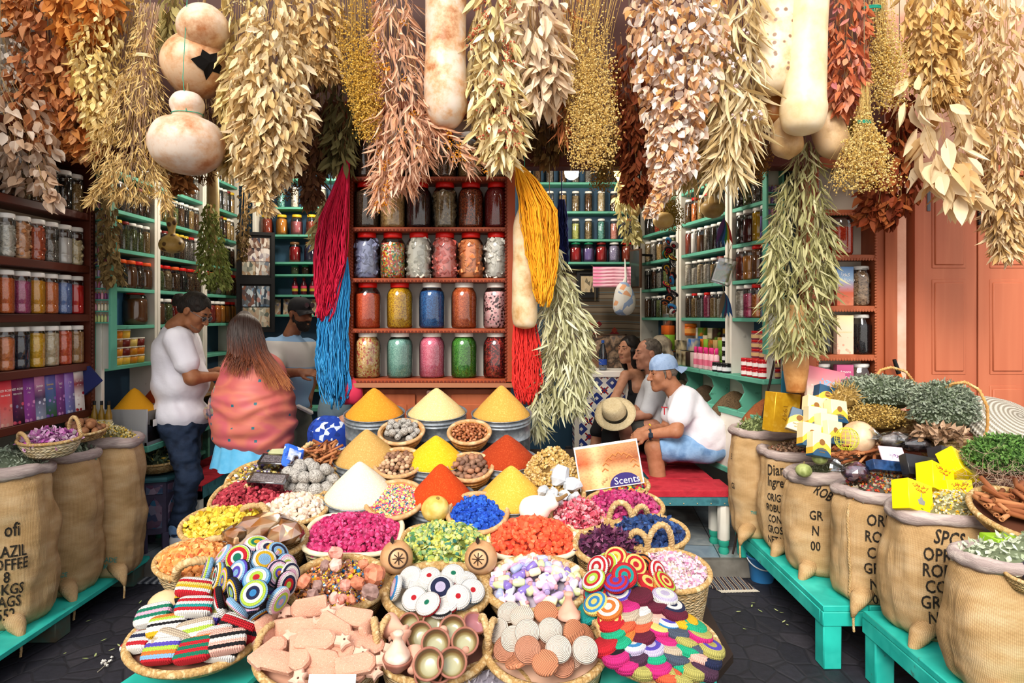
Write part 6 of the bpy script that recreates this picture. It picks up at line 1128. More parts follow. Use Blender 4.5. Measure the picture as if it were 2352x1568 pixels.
# ------------------------------------------------------------------ left wing of the display
HD=((-.35,-.95,.25,-1.0,.09,-.4),)
l7=basket('straw basket of dried flower posies behind the dark packets',600,1098,150,.12,handles=((-.2,-.9,.5,-.85,.06,-.1),)); l1=basket('straw basket of cinnamon sticks left of the sandy cone',742,1058,112,.12,ey=.8,handles=((-.9,.2,-.4,.85,.06,.1),))
l2=basket('oval straw basket of grey balls left of the white cone',708,1108,132,.13,ey=.85,mat=STR2); l3=basket('straw basket of dark red rosebuds beside the grey balls',590,1140,200,.12,ey=.72,handles=((-.05,-.98,.55,-.86,.07,-.5),),sq=2.6)
l8=basket('oval straw basket of whitish resin lumps left of the white bucket',676,1168,150,.13,ey=.75,mat=STR2,handles=((-.95,-.3,-.5,-.85,.07,-.2),)); l4=basket('straw basket of yellow buds left of the amber lumps',520,1203,204,.13,ey=.72,handles=((-.15,-1,.55,-.85,.05,-.6),))
l5=basket('oval straw basket of amber resin slabs in clear film',616,1240,176,.13,ey=.75,mat=STR2,rimr=.014); l6=basket('straw basket of orange brown dried buds, leftmost of the display',456,1282,192,.17,ey=.72,handles=((-.15,-.98,.85,-.55,.10,-.45),),hr=.016)
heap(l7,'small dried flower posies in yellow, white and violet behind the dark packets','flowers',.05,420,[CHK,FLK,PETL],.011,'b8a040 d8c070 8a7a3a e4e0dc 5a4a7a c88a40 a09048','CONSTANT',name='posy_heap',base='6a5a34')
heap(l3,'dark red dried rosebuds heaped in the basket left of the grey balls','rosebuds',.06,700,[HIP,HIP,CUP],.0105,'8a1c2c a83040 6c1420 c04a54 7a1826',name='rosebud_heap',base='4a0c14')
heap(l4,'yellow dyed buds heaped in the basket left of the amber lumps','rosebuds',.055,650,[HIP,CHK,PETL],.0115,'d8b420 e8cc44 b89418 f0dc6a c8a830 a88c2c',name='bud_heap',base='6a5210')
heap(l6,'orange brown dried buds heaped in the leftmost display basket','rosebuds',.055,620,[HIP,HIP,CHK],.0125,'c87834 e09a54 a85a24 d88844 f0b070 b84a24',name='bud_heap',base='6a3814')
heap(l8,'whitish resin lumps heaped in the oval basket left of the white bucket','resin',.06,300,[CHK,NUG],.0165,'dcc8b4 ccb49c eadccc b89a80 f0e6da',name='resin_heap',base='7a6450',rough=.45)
filler(l2,.03,'6a6460','grey balls lying underneath in the oval basket','balls'); filler(l1,.02,'6a3a20','cinnamon lying underneath in the basket left of the sandy cone','spice')
pieces(l2,30,BALL,.031,'soap_ball','rough grey ball piled in the oval basket left of the white cone','ball','grey balls in the oval basket',.045,[GREYB],fill=.88)
CINM=[mk(['a8683e','8c5030','bc7c50'],'noise',30,rough=.8,stretch=(1,.1,1)),mk(['94562f','7c4426'],'noise',30,rough=.8,stretch=(1,.1,1)),mk(['c08458','a86c42'],'noise',30,rough=.8,stretch=(1,.1,1))]
def cinnamon(L_=.1,r=.008):
 n=16; a=np.linspace(0,PI*2.6,n); rr=r*(1-.5*a/a.max()*0.9); V=[]
 for y in (-L_/2,L_/2): V+=[(rr[i]*math.cos(a[i]),y,rr[i]*math.sin(a[i])) for i in range(n)]
 V+=[((rr[i]-.0015)*math.cos(a[i]),y,(rr[i]-.0015)*math.sin(a[i])) for y in (-L_/2,L_/2) for i in range(n)]
 F=[(i,i+1,n+i+1,n+i) for i in range(n-1)]+[(2*n+i+1,2*n+i,3*n+i,3*n+i+1) for i in range(n-1)]+[(i+1,i,2*n+i,2*n+i+1) for i in range(n-1)]+[(n+i,n+i+1,3*n+i+1,3*n+i) for i in range(n-1)]
 return G(V,[(q(*F),0)])
CSM=mesh('cinnamon_stick',cinnamon(),CINM[0],True)
def sticks(b,n,label,group,H,up=0.0,fill=.7,dirspread=1.0,base=0.0,s=1.0,lay=.012,seedang=None):
 for i in range(n):
  a=R.uniform(0,2*PI); rho=math.sqrt(R.random())*fill; M=b['M']@Matrix.Translation((math.cos(a)*rho*b['r'],math.sin(a)*rho*b['r']*b['ey'],float(dome(b,H,rho))+lay*(i%4)+.006))@Matrix.Rotation((seedang or 0)+R.uniform(-PI,PI)*.5*dirspread,4,'Z')@Matrix.Rotation(base+R.uniform(-.25,.25)+up,4,'X')@Matrix.Rotation(R.uniform(0,6),4,'Y')@Matrix.Scale(s*R.uniform(.8,1.15),4)
  o=obj('cinnamon_stick',CSM,None); o.matrix_world=M; setmat(o,R.choice(CINM)); tag(o,label,'cinnamon stick',group)
sticks(l1,30,'curled cinnamon stick in the basket left of the sandy cone','cinnamon sticks, left of the buckets',.05)
AMB=mk(['8a3c14','c07a3c','d8b48c','a8501c'],'noise',7,rough=.18,spec=.7,detail=2); FILM=glassmat('f4efe8',.16)
for i,(x,y,s,rt,lb) in enumerate(((600,1215,.105,.2,'big reddish amber resin slab wrapped in clear film'),(655,1228,.075,-.3,'golden amber resin lump wrapped in film at the right rim'),(560,1226,.06,.5,'small brown amber lump wrapped in film at the left'))):
 t=thing('amber_lump',lb,'resin',DP(x,y,.07),(.35,0,rt)); g=rockg(s,i+4).sc(1.1,.75,.62); obj('resin',g,AMB,t,smooth=False); obj('film_wrap',lumpy(G(g.V*1.06,g.F),.008,30),FILM,t,smooth=False)
for i,(x,y,lb) in enumerate(((640,1062,'upper'),(618,1105,'lower'))):
 t=thing('sachet_box','dark box with grey beaded window in film, %s of two by the grey balls'%lb,'box',DP(x,y,.075),(.55,.04,-.12)); obj('carton',box(-.085,.085,-.03,.03,-.02,.02,.003),mk(['1a1620','2a2234'],'noise',14,rough=.3),t)
 obj('window',box(-.074,.074,-.022,.022,.018,.0225),V2('8a8898','6c6a7c','a4a2b2'),t); obj('film_wrap',box(-.088,.088,-.033,.033,-.023,.025,.004),FILM,t)
t=thing('blue_packet','crinkled blue and white plastic packet leaning behind the grey balls','packet',DP(672,1050,.09),(.7,.5,.5)); obj('packet_bag',lumpy(cbox(0,0,0,.1,.14,.03,.012),.012,26),mk(['1f48a8','2f62c8','d8dce8','17388c'],'noise',12,rough=.25,interp='CONSTANT'),t); obj('label_patch',box(-.03,.03,-.04,.03,.017,.02),mk(['e4e8f0','4a78d0'],'noise',30),t)
tag(obj('green_sachet',lumpy(cbox(0,0,0,.12,.06,.04,.015),.01,20),mk(['b4b48a','9a9c70'],'noise',10),loc=DP(645,1042,.09),rot=(.3,0,.1)),'pale green cloth sachet behind the blue packet','sachet')
# ------------------------------------------------------------------ right wing of the display
r1=basket('straw basket brimming with golden dried flower heads behind the crystals',1268,1092,150,.12,handles=(),mat=STR); r2=basket('round straw basket of white crystals beside the yellow cone',1285,1132,112,.10,mat=STR2)
r4=basket('straw basket of multicoloured petals below the printed card',1425,1112,128,.11,ey=.7,handles=((-.75,-.5,-.1,-.2,.06,.1),(-.05,.0,.45,-.3,.08,0))); r3=basket('round basket of pinkish red petals right of the white gourd',1330,1184,132,.11,ey=.9,mat=STR2,rimr=.014)
r5=basket('straw basket of magenta rosebuds with rope handles, right wing',1433,1162,178,.12,ey=.7,handles=((-.45,-.75,.1,-.95,.085,.1),(.1,-.9,.5,-.75,.075,-.1)))
r6=basket('straw basket of navy blue dyed buds with rope handles, right wing',1490,1222,178,.13,ey=.7,handles=((-.6,-.6,-.15,-.95,.07,0),(-.18,-.95,.45,-.85,.115,0))); r7=basket('oval straw basket of dark purple hibiscus petals',1396,1254,150,.13,ey=.85,mat=STR2,rimr=.014)
r8=basket('tall plaited basket of pale pink rosebuds at the right of the display',1545,1310,168,.27,ey=.85,mat=STR,taper=.86,tilt=.3)
FLH=cat(*[CHK.sc(.6).mv(*p) for p in ((0,0,0),(.8,.1,.1),(-.7,.3,0),(.1,-.8,.2),(-.2,.8,.1),(.3,.2,.7))])
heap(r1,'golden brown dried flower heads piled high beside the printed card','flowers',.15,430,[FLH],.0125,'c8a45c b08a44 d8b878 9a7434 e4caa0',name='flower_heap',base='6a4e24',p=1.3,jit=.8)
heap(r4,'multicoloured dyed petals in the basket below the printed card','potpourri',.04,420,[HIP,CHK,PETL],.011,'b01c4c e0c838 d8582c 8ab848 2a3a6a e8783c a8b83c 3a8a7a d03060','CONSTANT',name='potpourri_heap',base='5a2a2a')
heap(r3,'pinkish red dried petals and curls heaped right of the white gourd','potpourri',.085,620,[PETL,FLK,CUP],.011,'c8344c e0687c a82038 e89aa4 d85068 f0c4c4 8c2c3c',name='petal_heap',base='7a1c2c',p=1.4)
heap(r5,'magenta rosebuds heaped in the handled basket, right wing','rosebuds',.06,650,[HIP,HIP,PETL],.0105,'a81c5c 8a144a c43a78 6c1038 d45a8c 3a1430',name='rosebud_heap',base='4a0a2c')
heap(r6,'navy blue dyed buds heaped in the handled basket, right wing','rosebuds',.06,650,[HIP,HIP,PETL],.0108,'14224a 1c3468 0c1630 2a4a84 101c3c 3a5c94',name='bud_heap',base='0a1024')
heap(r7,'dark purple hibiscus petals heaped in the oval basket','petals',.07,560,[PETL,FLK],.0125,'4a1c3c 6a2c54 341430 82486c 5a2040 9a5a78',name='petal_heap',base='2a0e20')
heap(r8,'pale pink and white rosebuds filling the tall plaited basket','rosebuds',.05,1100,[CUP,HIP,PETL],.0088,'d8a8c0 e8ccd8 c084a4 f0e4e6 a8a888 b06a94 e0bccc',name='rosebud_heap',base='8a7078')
CRY=mk(['e4e8ee','cfd6de','f2f4f6'],'noise',8,rough=.2,spec=.6,**{'Transmission Weight':.25})
for i,(x,y,s,lb) in enumerate(((1286,1095,.075,'large grey cloudy crystal standing at the back of the crystal basket'),(1248,1125,.034,'leftmost white crystal of the crystal basket'),(1270,1132,.036,'white crystal second from the left in the crystal basket'),(1312,1112,.044,'bright square white crystal at the right of the crystal basket'),(1297,1138,.03,'small white crystal in the middle of the crystal basket'),(1320,1145,.03,'small white crystal at the front right of the basket'),(1280,1150,.028,'small white crystal at the front of the crystal basket'))):
 tag(obj('crystal',rockg(s,i+11).sc(1,.7,.8),CRY if i else mk(['c8ccd2','b0b4bc','dadde2'],'noise',9,rough=.3),loc=DP(x,y,.05),rot=(R.uniform(-.4,.4),R.uniform(-.4,.4),R.uniform(0,3)),smooth=False),lb,'crystal')
def cardmat():
 b=NB('printed_card'); tcn=b.n('TexCoord'); s_=b.n('SeparateXYZ'); b.l(tcn.outputs['Generated'],s_.inputs[0]); n=b.n('TexVoronoi'); n.inputs['Scale'].default_value=26; b.l(b.co('Generated'),n.inputs['Vector'])
 c=b.ramp(s_.outputs[0],['b8402c','d86a3c','f0d8a0','b87040','8a4a30'],'LINEAR',[0,.15,.3,.5,1]); c2=b.ramp(s_.outputs[2],['f0b878','f2cc90','a85c34','e0b07c'],'LINEAR',[0,.4,.62,1]); c=b.mix(.55,c,c2); c=b.mix(.3,c,b.ramp(n.outputs['Distance'],['4a2414','ffffff'],'LINEAR',[0,.6]),'MULTIPLY'); return b.bsdf(c,.3)
t=thing('printed_card','tilted printed card with an arched doorway picture behind the petals','card',DP(1398,1068,.115),(-.12,-.16,-.05)); obj('card_board',box(-.145,.145,-.003,.003,-.1,.1),IW,t); obj('print',box(-.139,.139,-.005,-.003,-.095,.09),cardmat(),t)
arch=[(.06*math.cos(a)*1.15+.06,.055*math.sin(a)-.095) for a in np.linspace(0,PI,16)]; obj('purple_arch',G([(x,-.0056,z) for x,z in arch],[(np.arange(16)[None],0)]),mk('33286c'),t); face_text([('Scents',.045,.07,-.075)],t,IW,-.0062)
sc2=[(.07*math.cos(a)+.05,.07*math.sin(a)-.03) for a in np.linspace(.1,PI-.1,9)]; obj('arch_trim',cat(*[tube([(x-.014,-.0056,z),(x,-.0056,z+.012),(x+.014,-.0056,z)],.0035,5) for x,z in sc2]),mk('c87a44'),t)
# bits at the bottom edge
b9=basket('straw bowl cut by the bottom edge with lavender in it',1128,1600,190,.08,mat=STR2,off=-.03); heap(b9,'grey lavender in the bowl at the bottom edge','lavender',.03,160,[FLK],.012,'8a8490 a8a4ac 6c6874',name='lavender_heap')
tag(obj('white_card',box(-.07,.07,-.002,.002,-.03,.03),mk('eef0f4'),loc=DP(762,1574,.06),rot=(-.4,0,0)),'white price card at the bottom edge before the foot files','card')
t=thing('pale_gourd','pale gourd half hidden between the orange buds and the crochet tray','gourd',DP(382,1388,-.02)); obj('shell',lumpy(sphere(.06,20,12).sc(1.1,.9,.8),.004,14),gmat(['c8a878','e0c8a0']),t,smooth=True)
# ================================================================== sacks, benches, right-hand stall, shop furniture
def burlap():
 b=NB('burlap'); tcn=b.n('TexCoord'); s_=b.n('SeparateXYZ'); b.l(tcn.outputs['Object'],s_.inputs[0]); ang=b.math('ARCTAN2',s_.outputs[1],s_.outputs[0])
 u=b.math('SINE',b.math('MULTIPLY',ang,330)); v=b.math('SINE',b.math('MULTIPLY',s_.outputs[2],2*PI/.0042)); h=b.math('MULTIPLY',b.math('ADD',u,1),b.math('ADD',v,1))
 n=b.n('TexNoise'); n.inputs['Scale'].default_value=7; n.inputs['Detail'].default_value=6; b.l(b.co('Object',(1,1,2.5)),n.inputs['Vector'])
 c=b.mix(.45,b.ramp(n.outputs[0],['b08c5c','c8a474','d8b88c'],'LINEAR',[.3,.5,.7]),b.ramp(h,['7a5a34','ffffff'],'LINEAR',[0,.5]),'MULTIPLY'); return b.bsdf(c,.95,bump=h,bstr=.35,bdist=.003)
BUR=burlap(); LIN_=mk(['b8a6a0','a4928e','cabab2'],'noise',9,rough=.95,stretch=(1,1,6),bump=('n',70),bstr=.5); INK=mk(['1c1814','2c2620'],'noise',60,rough=.95,wear=('8a6a44',90,.60)); TINK=mk(['4a8478','5c9486'],'noise',50,rough=.95,wear=('a88858',80,.55))
def sack(label,cx,cy,z0,z1,rx,ry,cont,texts=(),seed=0,sq=2.8,sag=.02,lean=0,name='burlap_sack'):
 h=z1-z0; t=thing(name,label,'sack',(cx,cy,z0))
 def surf(a,z,off=0):
  a=np.asarray(a,float); z=np.asarray(z,float); c,s=np.cos(a),np.sin(a); k=(np.abs(c)**sq+np.abs(s)**sq)**(-1/sq); u=np.clip(z/h,0,1)
  prof=.90+.16*np.sin(PI*np.clip(u*.95+.04,0,1))**.8-.10*np.clip((.09-u)/.09,0,1)**2-.05*np.clip((u-.9)/.1,0,1)
  P=np.stack([c*k*rx,s*k*ry,z*1.0],-1); w=vnoise(np.stack([c*1.2,s*1.2,z*4.5],-1)+seed*3.1,1.6)*.018+vnoise(np.stack([c*2,s*2,z*16],-1)+seed,1.5)*.007*(1-u)+vnoise(np.stack([c*6,s*6,z*3],-1)+seed,2.0)*.006
  r=prof+ (w+off)/rx; P[...,0]*=r; P[...,1]*=prof+(w+off)/ry*.8; P[...,0]+=lean*u; return P
 na,nz=72,34; A,Z=np.meshgrid(np.linspace(0,2*PI,na,endpoint=False),np.linspace(0,h-.02,nz),indexing='ij'); V=surf(A,Z).reshape(-1,3)
 g=G(V,[(gridf(na,nz,True),0),((np.arange(na)*nz)[::-1][None],0)])
 sx_=-1 if cx>0 else 1; ear=lumpy(tube([(sx_*rx*.62,-ry*.6,.07),(sx_*rx*.84,-ry*.84,.035),(sx_*rx*.96,-ry*.98,.0),(sx_*rx*1.0,-ry*1.04,-.03)],[.05,.04,.020,.008],10),.008,30,seed)
 obj('sack_body',cat(g,ear),BUR,t,smooth=True)
 a=np.linspace(0,2*PI,56,endpoint=False); rim=surf(a,np.full(56,h-.02)); rim[:,2]+=.012+vnoise(rim,5,seed)*sag; rr=.032+vnoise(rim,9,seed+2)*.009
 rg=tube(rim,rr,9,closed=True); rg=G(rg.V+(vnoise(rg.V,45,seed)*.004)[:,None],rg.F); obj('rolled_rim',rg,LIN_,t,smooth=True)
 for (s,x,z,size,ink,a0,rot) in texts:
  tg=textg(s,size,bold=.001).sc(.68,1,1).rot('Z',rot); zz=tg.V[:,1]+z; aa=a0+(tg.V[:,0]+x)/(rx*1.02)
  obj('printed_text',G(surf(aa,zz,.006),tg.F),ink,t,smooth=False)
 tail=[(sx_*rx*.98,-ry*1.02,-.01),(sx_*rx*1.0,-ry*1.05,-.05),(sx_*rx*.99,-ry*1.06,-.10)]; obj('sewing_cord',ropeg(tail,.006,3),ROPE,t)
 b=dict(M=Matrix.Translation((cx+lean,cy,z1-.005)),r=rx*.97,ey=ry/rx,sq=sq,dep=.0)
 if cont: heap(b,*cont[0],**cont[1])
 return t,b,surf
D_=-PI/2
def L(lines,x,z,size,pitch,ink=None,a0=D_,rot=0): return [(s,x,z-i*pitch,size,ink or INK,a0,rot) for i,s in enumerate(lines)]
# right row
sack('burlap sack of green leaves beside the bench, farthest of the right row',1.62,4.18,.31,.97,.215,.145,(('small green dried leaves heaped in the farthest right sack','herbs',.1,520,[FLK],.014,'7c8a54 94a068 64723f a8b280'),dict(name='leaf_heap',base='4a5430')),[('GS',-.02,.32,.05,INK,D_-1.05,0),('E',-.05,.5,.05,INK,D_-1.05,0),('THIS JUTE',.0,.17,.026,TINK,D_-.45,0)],1)
sack('burlap sack stencilled with a long list, second of the right row',1.75,3.93,.31,.89,.245,.15,(('mixed brown herb tea heaped in the stencilled sack','herbs',.07,620,[FLK,CHK],.0095,'7a5a44 94745c 5c4436 b08c74 6c6a4c a8604c'),dict(name='tea_heap',base='4a3426')),[('Diamond',.0,.49,.09,INK,D_-.66,.10),('Ingredients',.0,.415,.078,INK,D_-.62,0)]+L(['ORIGIN :BR','ROBUSTA C','CONILON','GROSS WT','NET WT : 0','PRO'],.0,.325,.06,.062,None,D_-.68),2)
sack('burlap sack with twisted lower corner, third of the right row',1.78,3.6,.31,.84,.26,.155,(('grey green crumbled herb in the third right sack','herbs',.06,700,[FLK],.008,'7c8468 949a80 646c50 a8ac94'),dict(name='herb_heap',base='4a5038')),[('ROB',.0,.45,.07,INK,D_-.5,-.5)]+L(['GR','N','00'],.0,.33,.07,.08,None,D_-.62),3)
t4,b4_,s4=sack('burlap sack with a braided seam cord down its left side, fourth of the right row',1.87,3.25,.31,.835,.26,.16,(('flower tea of red, orange and grey petals in the fourth right sack','flowers',.09,800,[FLK,PETL,CHK],.0095,'7c7868 94907c 5a5648 c8402c d8862c 8c2c3c a89c84 b87c34'),dict(name='flower_heap',base='4a4438',interp='CONSTANT')),L(['ORI','ROB','CO','GRO','NE','00'],.0,.42,.075,.077,None,D_-.5),4)
z=np.linspace(.02,.48,22); obj('braided_seam',ropeg(s4(D_-1.0+.05*np.sin(z*9),z,.006),.007,20),ROPE,t4)
sack('big burlap sack of chamomile with yellow boxes on it, fifth of the right row',1.95,2.9,.31,.835,.275,.165,(('chamomile flowers, white and yellow, heaped in the fifth right sack','flowers',.10,1500,[CHK,FLK],.0078,'d8d0b4 c0b898 e8b420 a09c74 e4dcc4 d8a41c 8c8c60'),dict(name='chamomile_heap',base='7a744c',interp='CONSTANT')),[('SPCS',.0,.455,.08,INK,D_-.4,-.12)]+L(['OPR','ROB','CO','GRO','NE','00'],.0,.385,.078,.068,None,D_-.56),5)
sack('large frayed burlap sack of pale leaves, nearest of the right row',1.96,2.44,.31,.80,.30,.17,(('pale grey green senna leaves heaped in the nearest right sack','herbs',.09,700,[FLK,PETL],.0115,'b8c4a8 ccd6bc a4b08e e0e4d0 8c9a74'),dict(name='leaf_heap',base='6a7458')),(),6)
# left row
sack('burlap sack with large black print at the left edge, nearest of the left row',-2.68,3.36,.14,.92,.29,.17,(('grey green dried lavender stalks in the nearest left sack','herbs',.11,800,[FLK],.012,'8c9a84 a4b09c 74826c bcc4b0'),dict(name='herb_heap',base='5a6450')),[('ofi',.215,.505,.1,INK,D_,0)]+L(['BRAZIL','COFFEE','8','65KGS','BAGS','552'],.19,.40,.078,.062),11)
sack('burlap sack of sage with small green print, middle of the left row',-2.66,3.74,.14,.92,.27,.165,(('grey green sage leaves in the middle left sack','herbs',.09,420,[FLK,PETL],.017,'7c8a78 94a08c 64725e a8b4a0'),dict(name='sage_heap',base='4a5644')),L(['GRADE','ANIMAL'],.17,.13,.036,.045,TINK),12)
t3,b3_,s3=sack('burlap sack of chamomile with green leaf emblem, farthest of the left row',-2.53,4.0,.14,.95,.25,.15,(('chamomile flowers in the farthest left sack','flowers',.11,1000,[CHK,FLK],.0088,'d0c490 b8ac78 e0b83c 94905c dcd4b0 c8a02c'),dict(name='chamomile_heap',base='6a6440',interp='CONSTANT')),[('10',.05,.34,.085,INK,D_,0)]+L(['P GRADE','ANIMAL'],.12,.115,.045,.042,TINK),13)
for k in range(5):
 u=np.linspace(0,1,8); V=[];
 for x in u: V+=[(-.09-.02*k*.3+.055*x*1.0-.02,.68-.052*k+.05*x**1.5+.012),( -.09-.02*k*.3+.055*x-.02,.68-.052*k+.05*x**1.5-.022*math.sin(PI*min(x+.12,1))+.012)]
 V=np.array(V); F=[(2*i,2*i+1,2*i+3,2*i+2) for i in range(7)]; obj('leaf_emblem',G(s3(D_+.15/.25+V[:,0]/.25,V[:,1],.0035),[(q(*F),0)]),TINK,t3)
# low turquoise benches and pallet
def lowbench(label,x0,x1,y0,y1,z,name='low_bench',mid=(0,)):
 t=thing(name,label,'bench',((x0+x1)/2,(y0+y1)/2,0)); a,b=(x1-x0)/2,(y1-y0)/2
 for k in range(3): obj('seat_plank',box(-a+2*a*k/3+.002,-a+2*a*(k+1)/3-.002,-b,b,z-.03,z,.004),TEALB,t)
 obj('side_rail',box(-a,-a+.03,-b+.032,b,z-.10,z-.03,.004),TEALB,t); obj('end_rail',box(-a,a,-b,-b+.03,z-.10,z-.03,.004),TEALB,t)
 for x in (-a+.05,a-.05):
  for y in (-b+.05,b-.06)+tuple(mid): obj('leg',box(x-.045,x+.045,y-.045,y+.045,.121 if y+(y0+y1)/2>4.2 else 0,z-.03,.006),TEALB,t)
 return t
lowbench('low turquoise wooden bench under the four farther right sacks',1.49,2.16,3.13,4.36,.31,mid=()); lowbench('low turquoise wooden bench under the two nearest right sacks',1.65,2.35,1.95,3.08,.31)
lowbench('short turquoise bench under the farthest right sack',1.46,1.9,4.05,4.36,.31) if False else None
t=thing('pallet','low turquoise plank pallet under the left row of sacks','pallet',(-2.68,3.45,0))
for k in range(4): obj('plank',box(-.33+.165*k,-.17+.165*k,-.85,.8,.11,.14,.004),TEALB,t)
for y in (-.7,.0,.7): obj('crossbeam',box(-.33,.31,y-.06,y+.06,0,.11,.006),mk(['3c6c64','5a4a38'],'noise',9),t)
# baskets on the left sacks
lb=basket('shallow straw basket of violet petals with a rope handle on the left sacks',0,0,0,.085,loc=(-2.42,3.42,1.06),r=.15,tilt=.12,ey=.8,mat=COIL if False else STR3,handles=((-.9,-.3,-.2,-.9,.05,-.2),(.2,.85,.85,.4,.09,.1)),rimr=.009,hr=.01)
heap(lb,'violet and white petals heaped in the straw basket on the left sacks','petals',.05,520,[PETL,FLK],.012,'b04ca0 c878b8 e8d0e0 8c3484 d8a4cc 6c7c5c',name='petal_heap',base='6a2c60')
lb2=basket('small straw tray of nutmegs on the middle left sack',0,0,0,.05,loc=(-2.48,3.78,1.04),r=.12,tilt=.12,mat=STR2,rimr=.008)
pieces(lb2,26,lumpy(sphere(1,10,7).sc(.9,.9,1.1),.08,2),.024,'walnut','brown round nut in the small straw tray on the left sacks','nut','nuts in the straw tray',.02,[mk(['8a5a3c','a8744c'],'noise',60,rough=.6),mk(['6c4630','8a5c40'],'noise',60,rough=.6)],layers=2); filler(lb2,.01,'5a3c28','lower layer of round nuts in the straw tray on the left sacks','nuts')
# carved stool with basket of herbs
t=thing('carved_stool','small six sided painted stool with arched panels beside the left sacks','stool',(-2.42,4.47,.12),(0,0,.3)); CARV=mk(['2c4a6a','5a3c54','8a7a8c','1f5a7a'],'voro',26,rough=.5)
pan=[(-.055,.0),(-.055,.05),(-.035,.06),(-.03,.12),(.03,.12),(.035,.06),(.055,.05),(.055,0)]
obj('top',lathe([(.15,.47),(.155,.485),(.15,.5)],6),mk(['2c5a5c','3c6a74'],'noise',12),t,smooth=False); obj('body',lathe([(.135,.12),(.135,.47)],6),mk(['4a4258','3a3448'],'noise',12),t,smooth=False)
for k in range(6):
 a=(k+.5)*PI/3; M=Matrix.Rotation(a+PI/2,4,'Z'); obj('arched_panel',cat(prism([(-.045,.16),(.045,.16),(.045,.3),(.02,.34),(0,.365),(-.02,.34),(-.045,.3)],.012,.004).xf(Matrix.Translation((0,-.117,0))@Matrix.Rotation(PI/2,4,'X')),box(-.05,.05,-.125,-.113,.39,.45)).xf(M),CARV,t)
 M2=Matrix.Rotation(k*PI/3,4,'Z'); obj('leg',box(.115,.14,-.022,.022,0,.13,.004).xf(M2),mk(['4a4258','3a3448'],'noise',12),t)
lb3=basket('shallow straw basket of dark green herbs on the carved stool',0,0,0,.07,loc=(-2.42,4.47,.72),r=.165,tilt=.08,mat=STR2,rimr=.009); lb3['M']=lb3['M']
heap(lb3,'dark green dried herb sprigs in the basket on the carved stool','herbs',.07,420,[FLK],.019,'3c4c34 54644a 2c3a28 6c7c5c c8a43c',name='herb_heap',base='2a3424')
# blue bucket
def G0(px,py,z=0): Y=(CZ-z)*FPX/(py-HY); return PX(px,py,Y)
p=G0(1758,1340); t=thing('blue_bucket','small blue plastic bucket with white handle on the paving by the right bench','bucket',(p.x,p.y+.06,0)); BL=mk('3a86c8',rough=.35)
obj('bucket_wall',lathe([(.068,0),(.07,.003),(.088,.145),(.097,.148),(.098,.158),(.094,.162),(.09,.158),(.066,.006),(1e-4,.005)],32,cap=False),BL,t,smooth=True); obj('handle',tube([(.098*math.cos(a),.098*math.sin(a),.15-.055*math.sin((a-PI)*1)) for a in np.linspace(PI*1.02,PI*1.98,16)],.004,6),mk('d8dce0'),t)
# rugs
def rug(label,pts,cols):
 P=[G0(*p,.001) for p in pts]; V=[(p.x,p.y,z) for z in (.004,.014) for p in P]; b=NB('woven_rug'); w_=b.n('TexWave'); w_.inputs['Scale'].default_value=7; w_.inputs['Distortion'].default_value=.6; b.l(b.co(),w_.inputs['Vector']); n=b.n('TexNoise'); n.inputs['Scale'].default_value=60; b.l(b.co(),n.inputs['Vector'])
 m=b.bsdf(b.mix(.5,b.ramp(w_.outputs[0],cols,'CONSTANT'),n.outputs[0],'OVERLAY'),.95); t=thing('rug',label,'rug',(0,0,0)); obj('carpet',G(V,[(q((3,2,1,0),(4,5,6,7),(0,1,5,4),(1,2,6,5),(2,3,7,6),(3,0,4,7)),0)]),m,t)
 a,b2=np.array(P[1]),np.array(P[2]); g=[]
 for u in np.linspace(0,1,26):
  c=a+(b2-a)*u; d=(a-np.array(P[0])); d/=np.linalg.norm(d); g.append(tube([c*[1,1,0]+[0,0,.008],c*[1,1,0]+d*[1,1,0]*.03+[0,0,.004]],.0025,3))
 obj('fringe',cat(*g),mk('c8c0b0'),t)
rug('dark patterned rug end on the paving by the right bench',[(1570,1323),(1650,1358),(1735,1356),(1690,1321)],['2a2a30','8a5a4a','c8c0b4','4a5a3c','1c1c22','6a6a74'])
rug('small grey rug between the left sacks and the display',[(292,1342),(385,1342),(400,1322),(350,1320)],['2c3038','6a707a','3c4048','9a9ca0'])
for i in range(26):
 p=G0(R.uniform(1690,1900),R.uniform(1365,1450)) if i<16 else G0(R.uniform(110,330),R.uniform(1330,1520)); o=obj('fallen_leaf',leaft(.03,.009,.2,.2,3),mk(['8a9a5c','b0b880'],'rand'),loc=(p.x,p.y,.012),rot=(0,0,R.uniform(0,6))); tag(o,'small fallen leaf on the dark paving by the %s'%('right benches' if i<16 else 'left sacks'),'leaf','fallen leaves %s'%('right' if i<16 else 'left'))
p=G0(242,1530); t=thing('fallen_flower','little white dried flower lying on the paving, bottom left','flower',(p.x,p.y,.002)); obj('blossom',OCT.scat(rotmats(9,NR.randn(9,3)*[.012,.02,.004]+[0,.02,.012],np.full(9,.008))),mk('d8d4cc'),t); obj('stem',tube([(0,-.06,.004),(.004,0,.008),(0,.03,.012)],.002,4),mk('b0a890'),t)
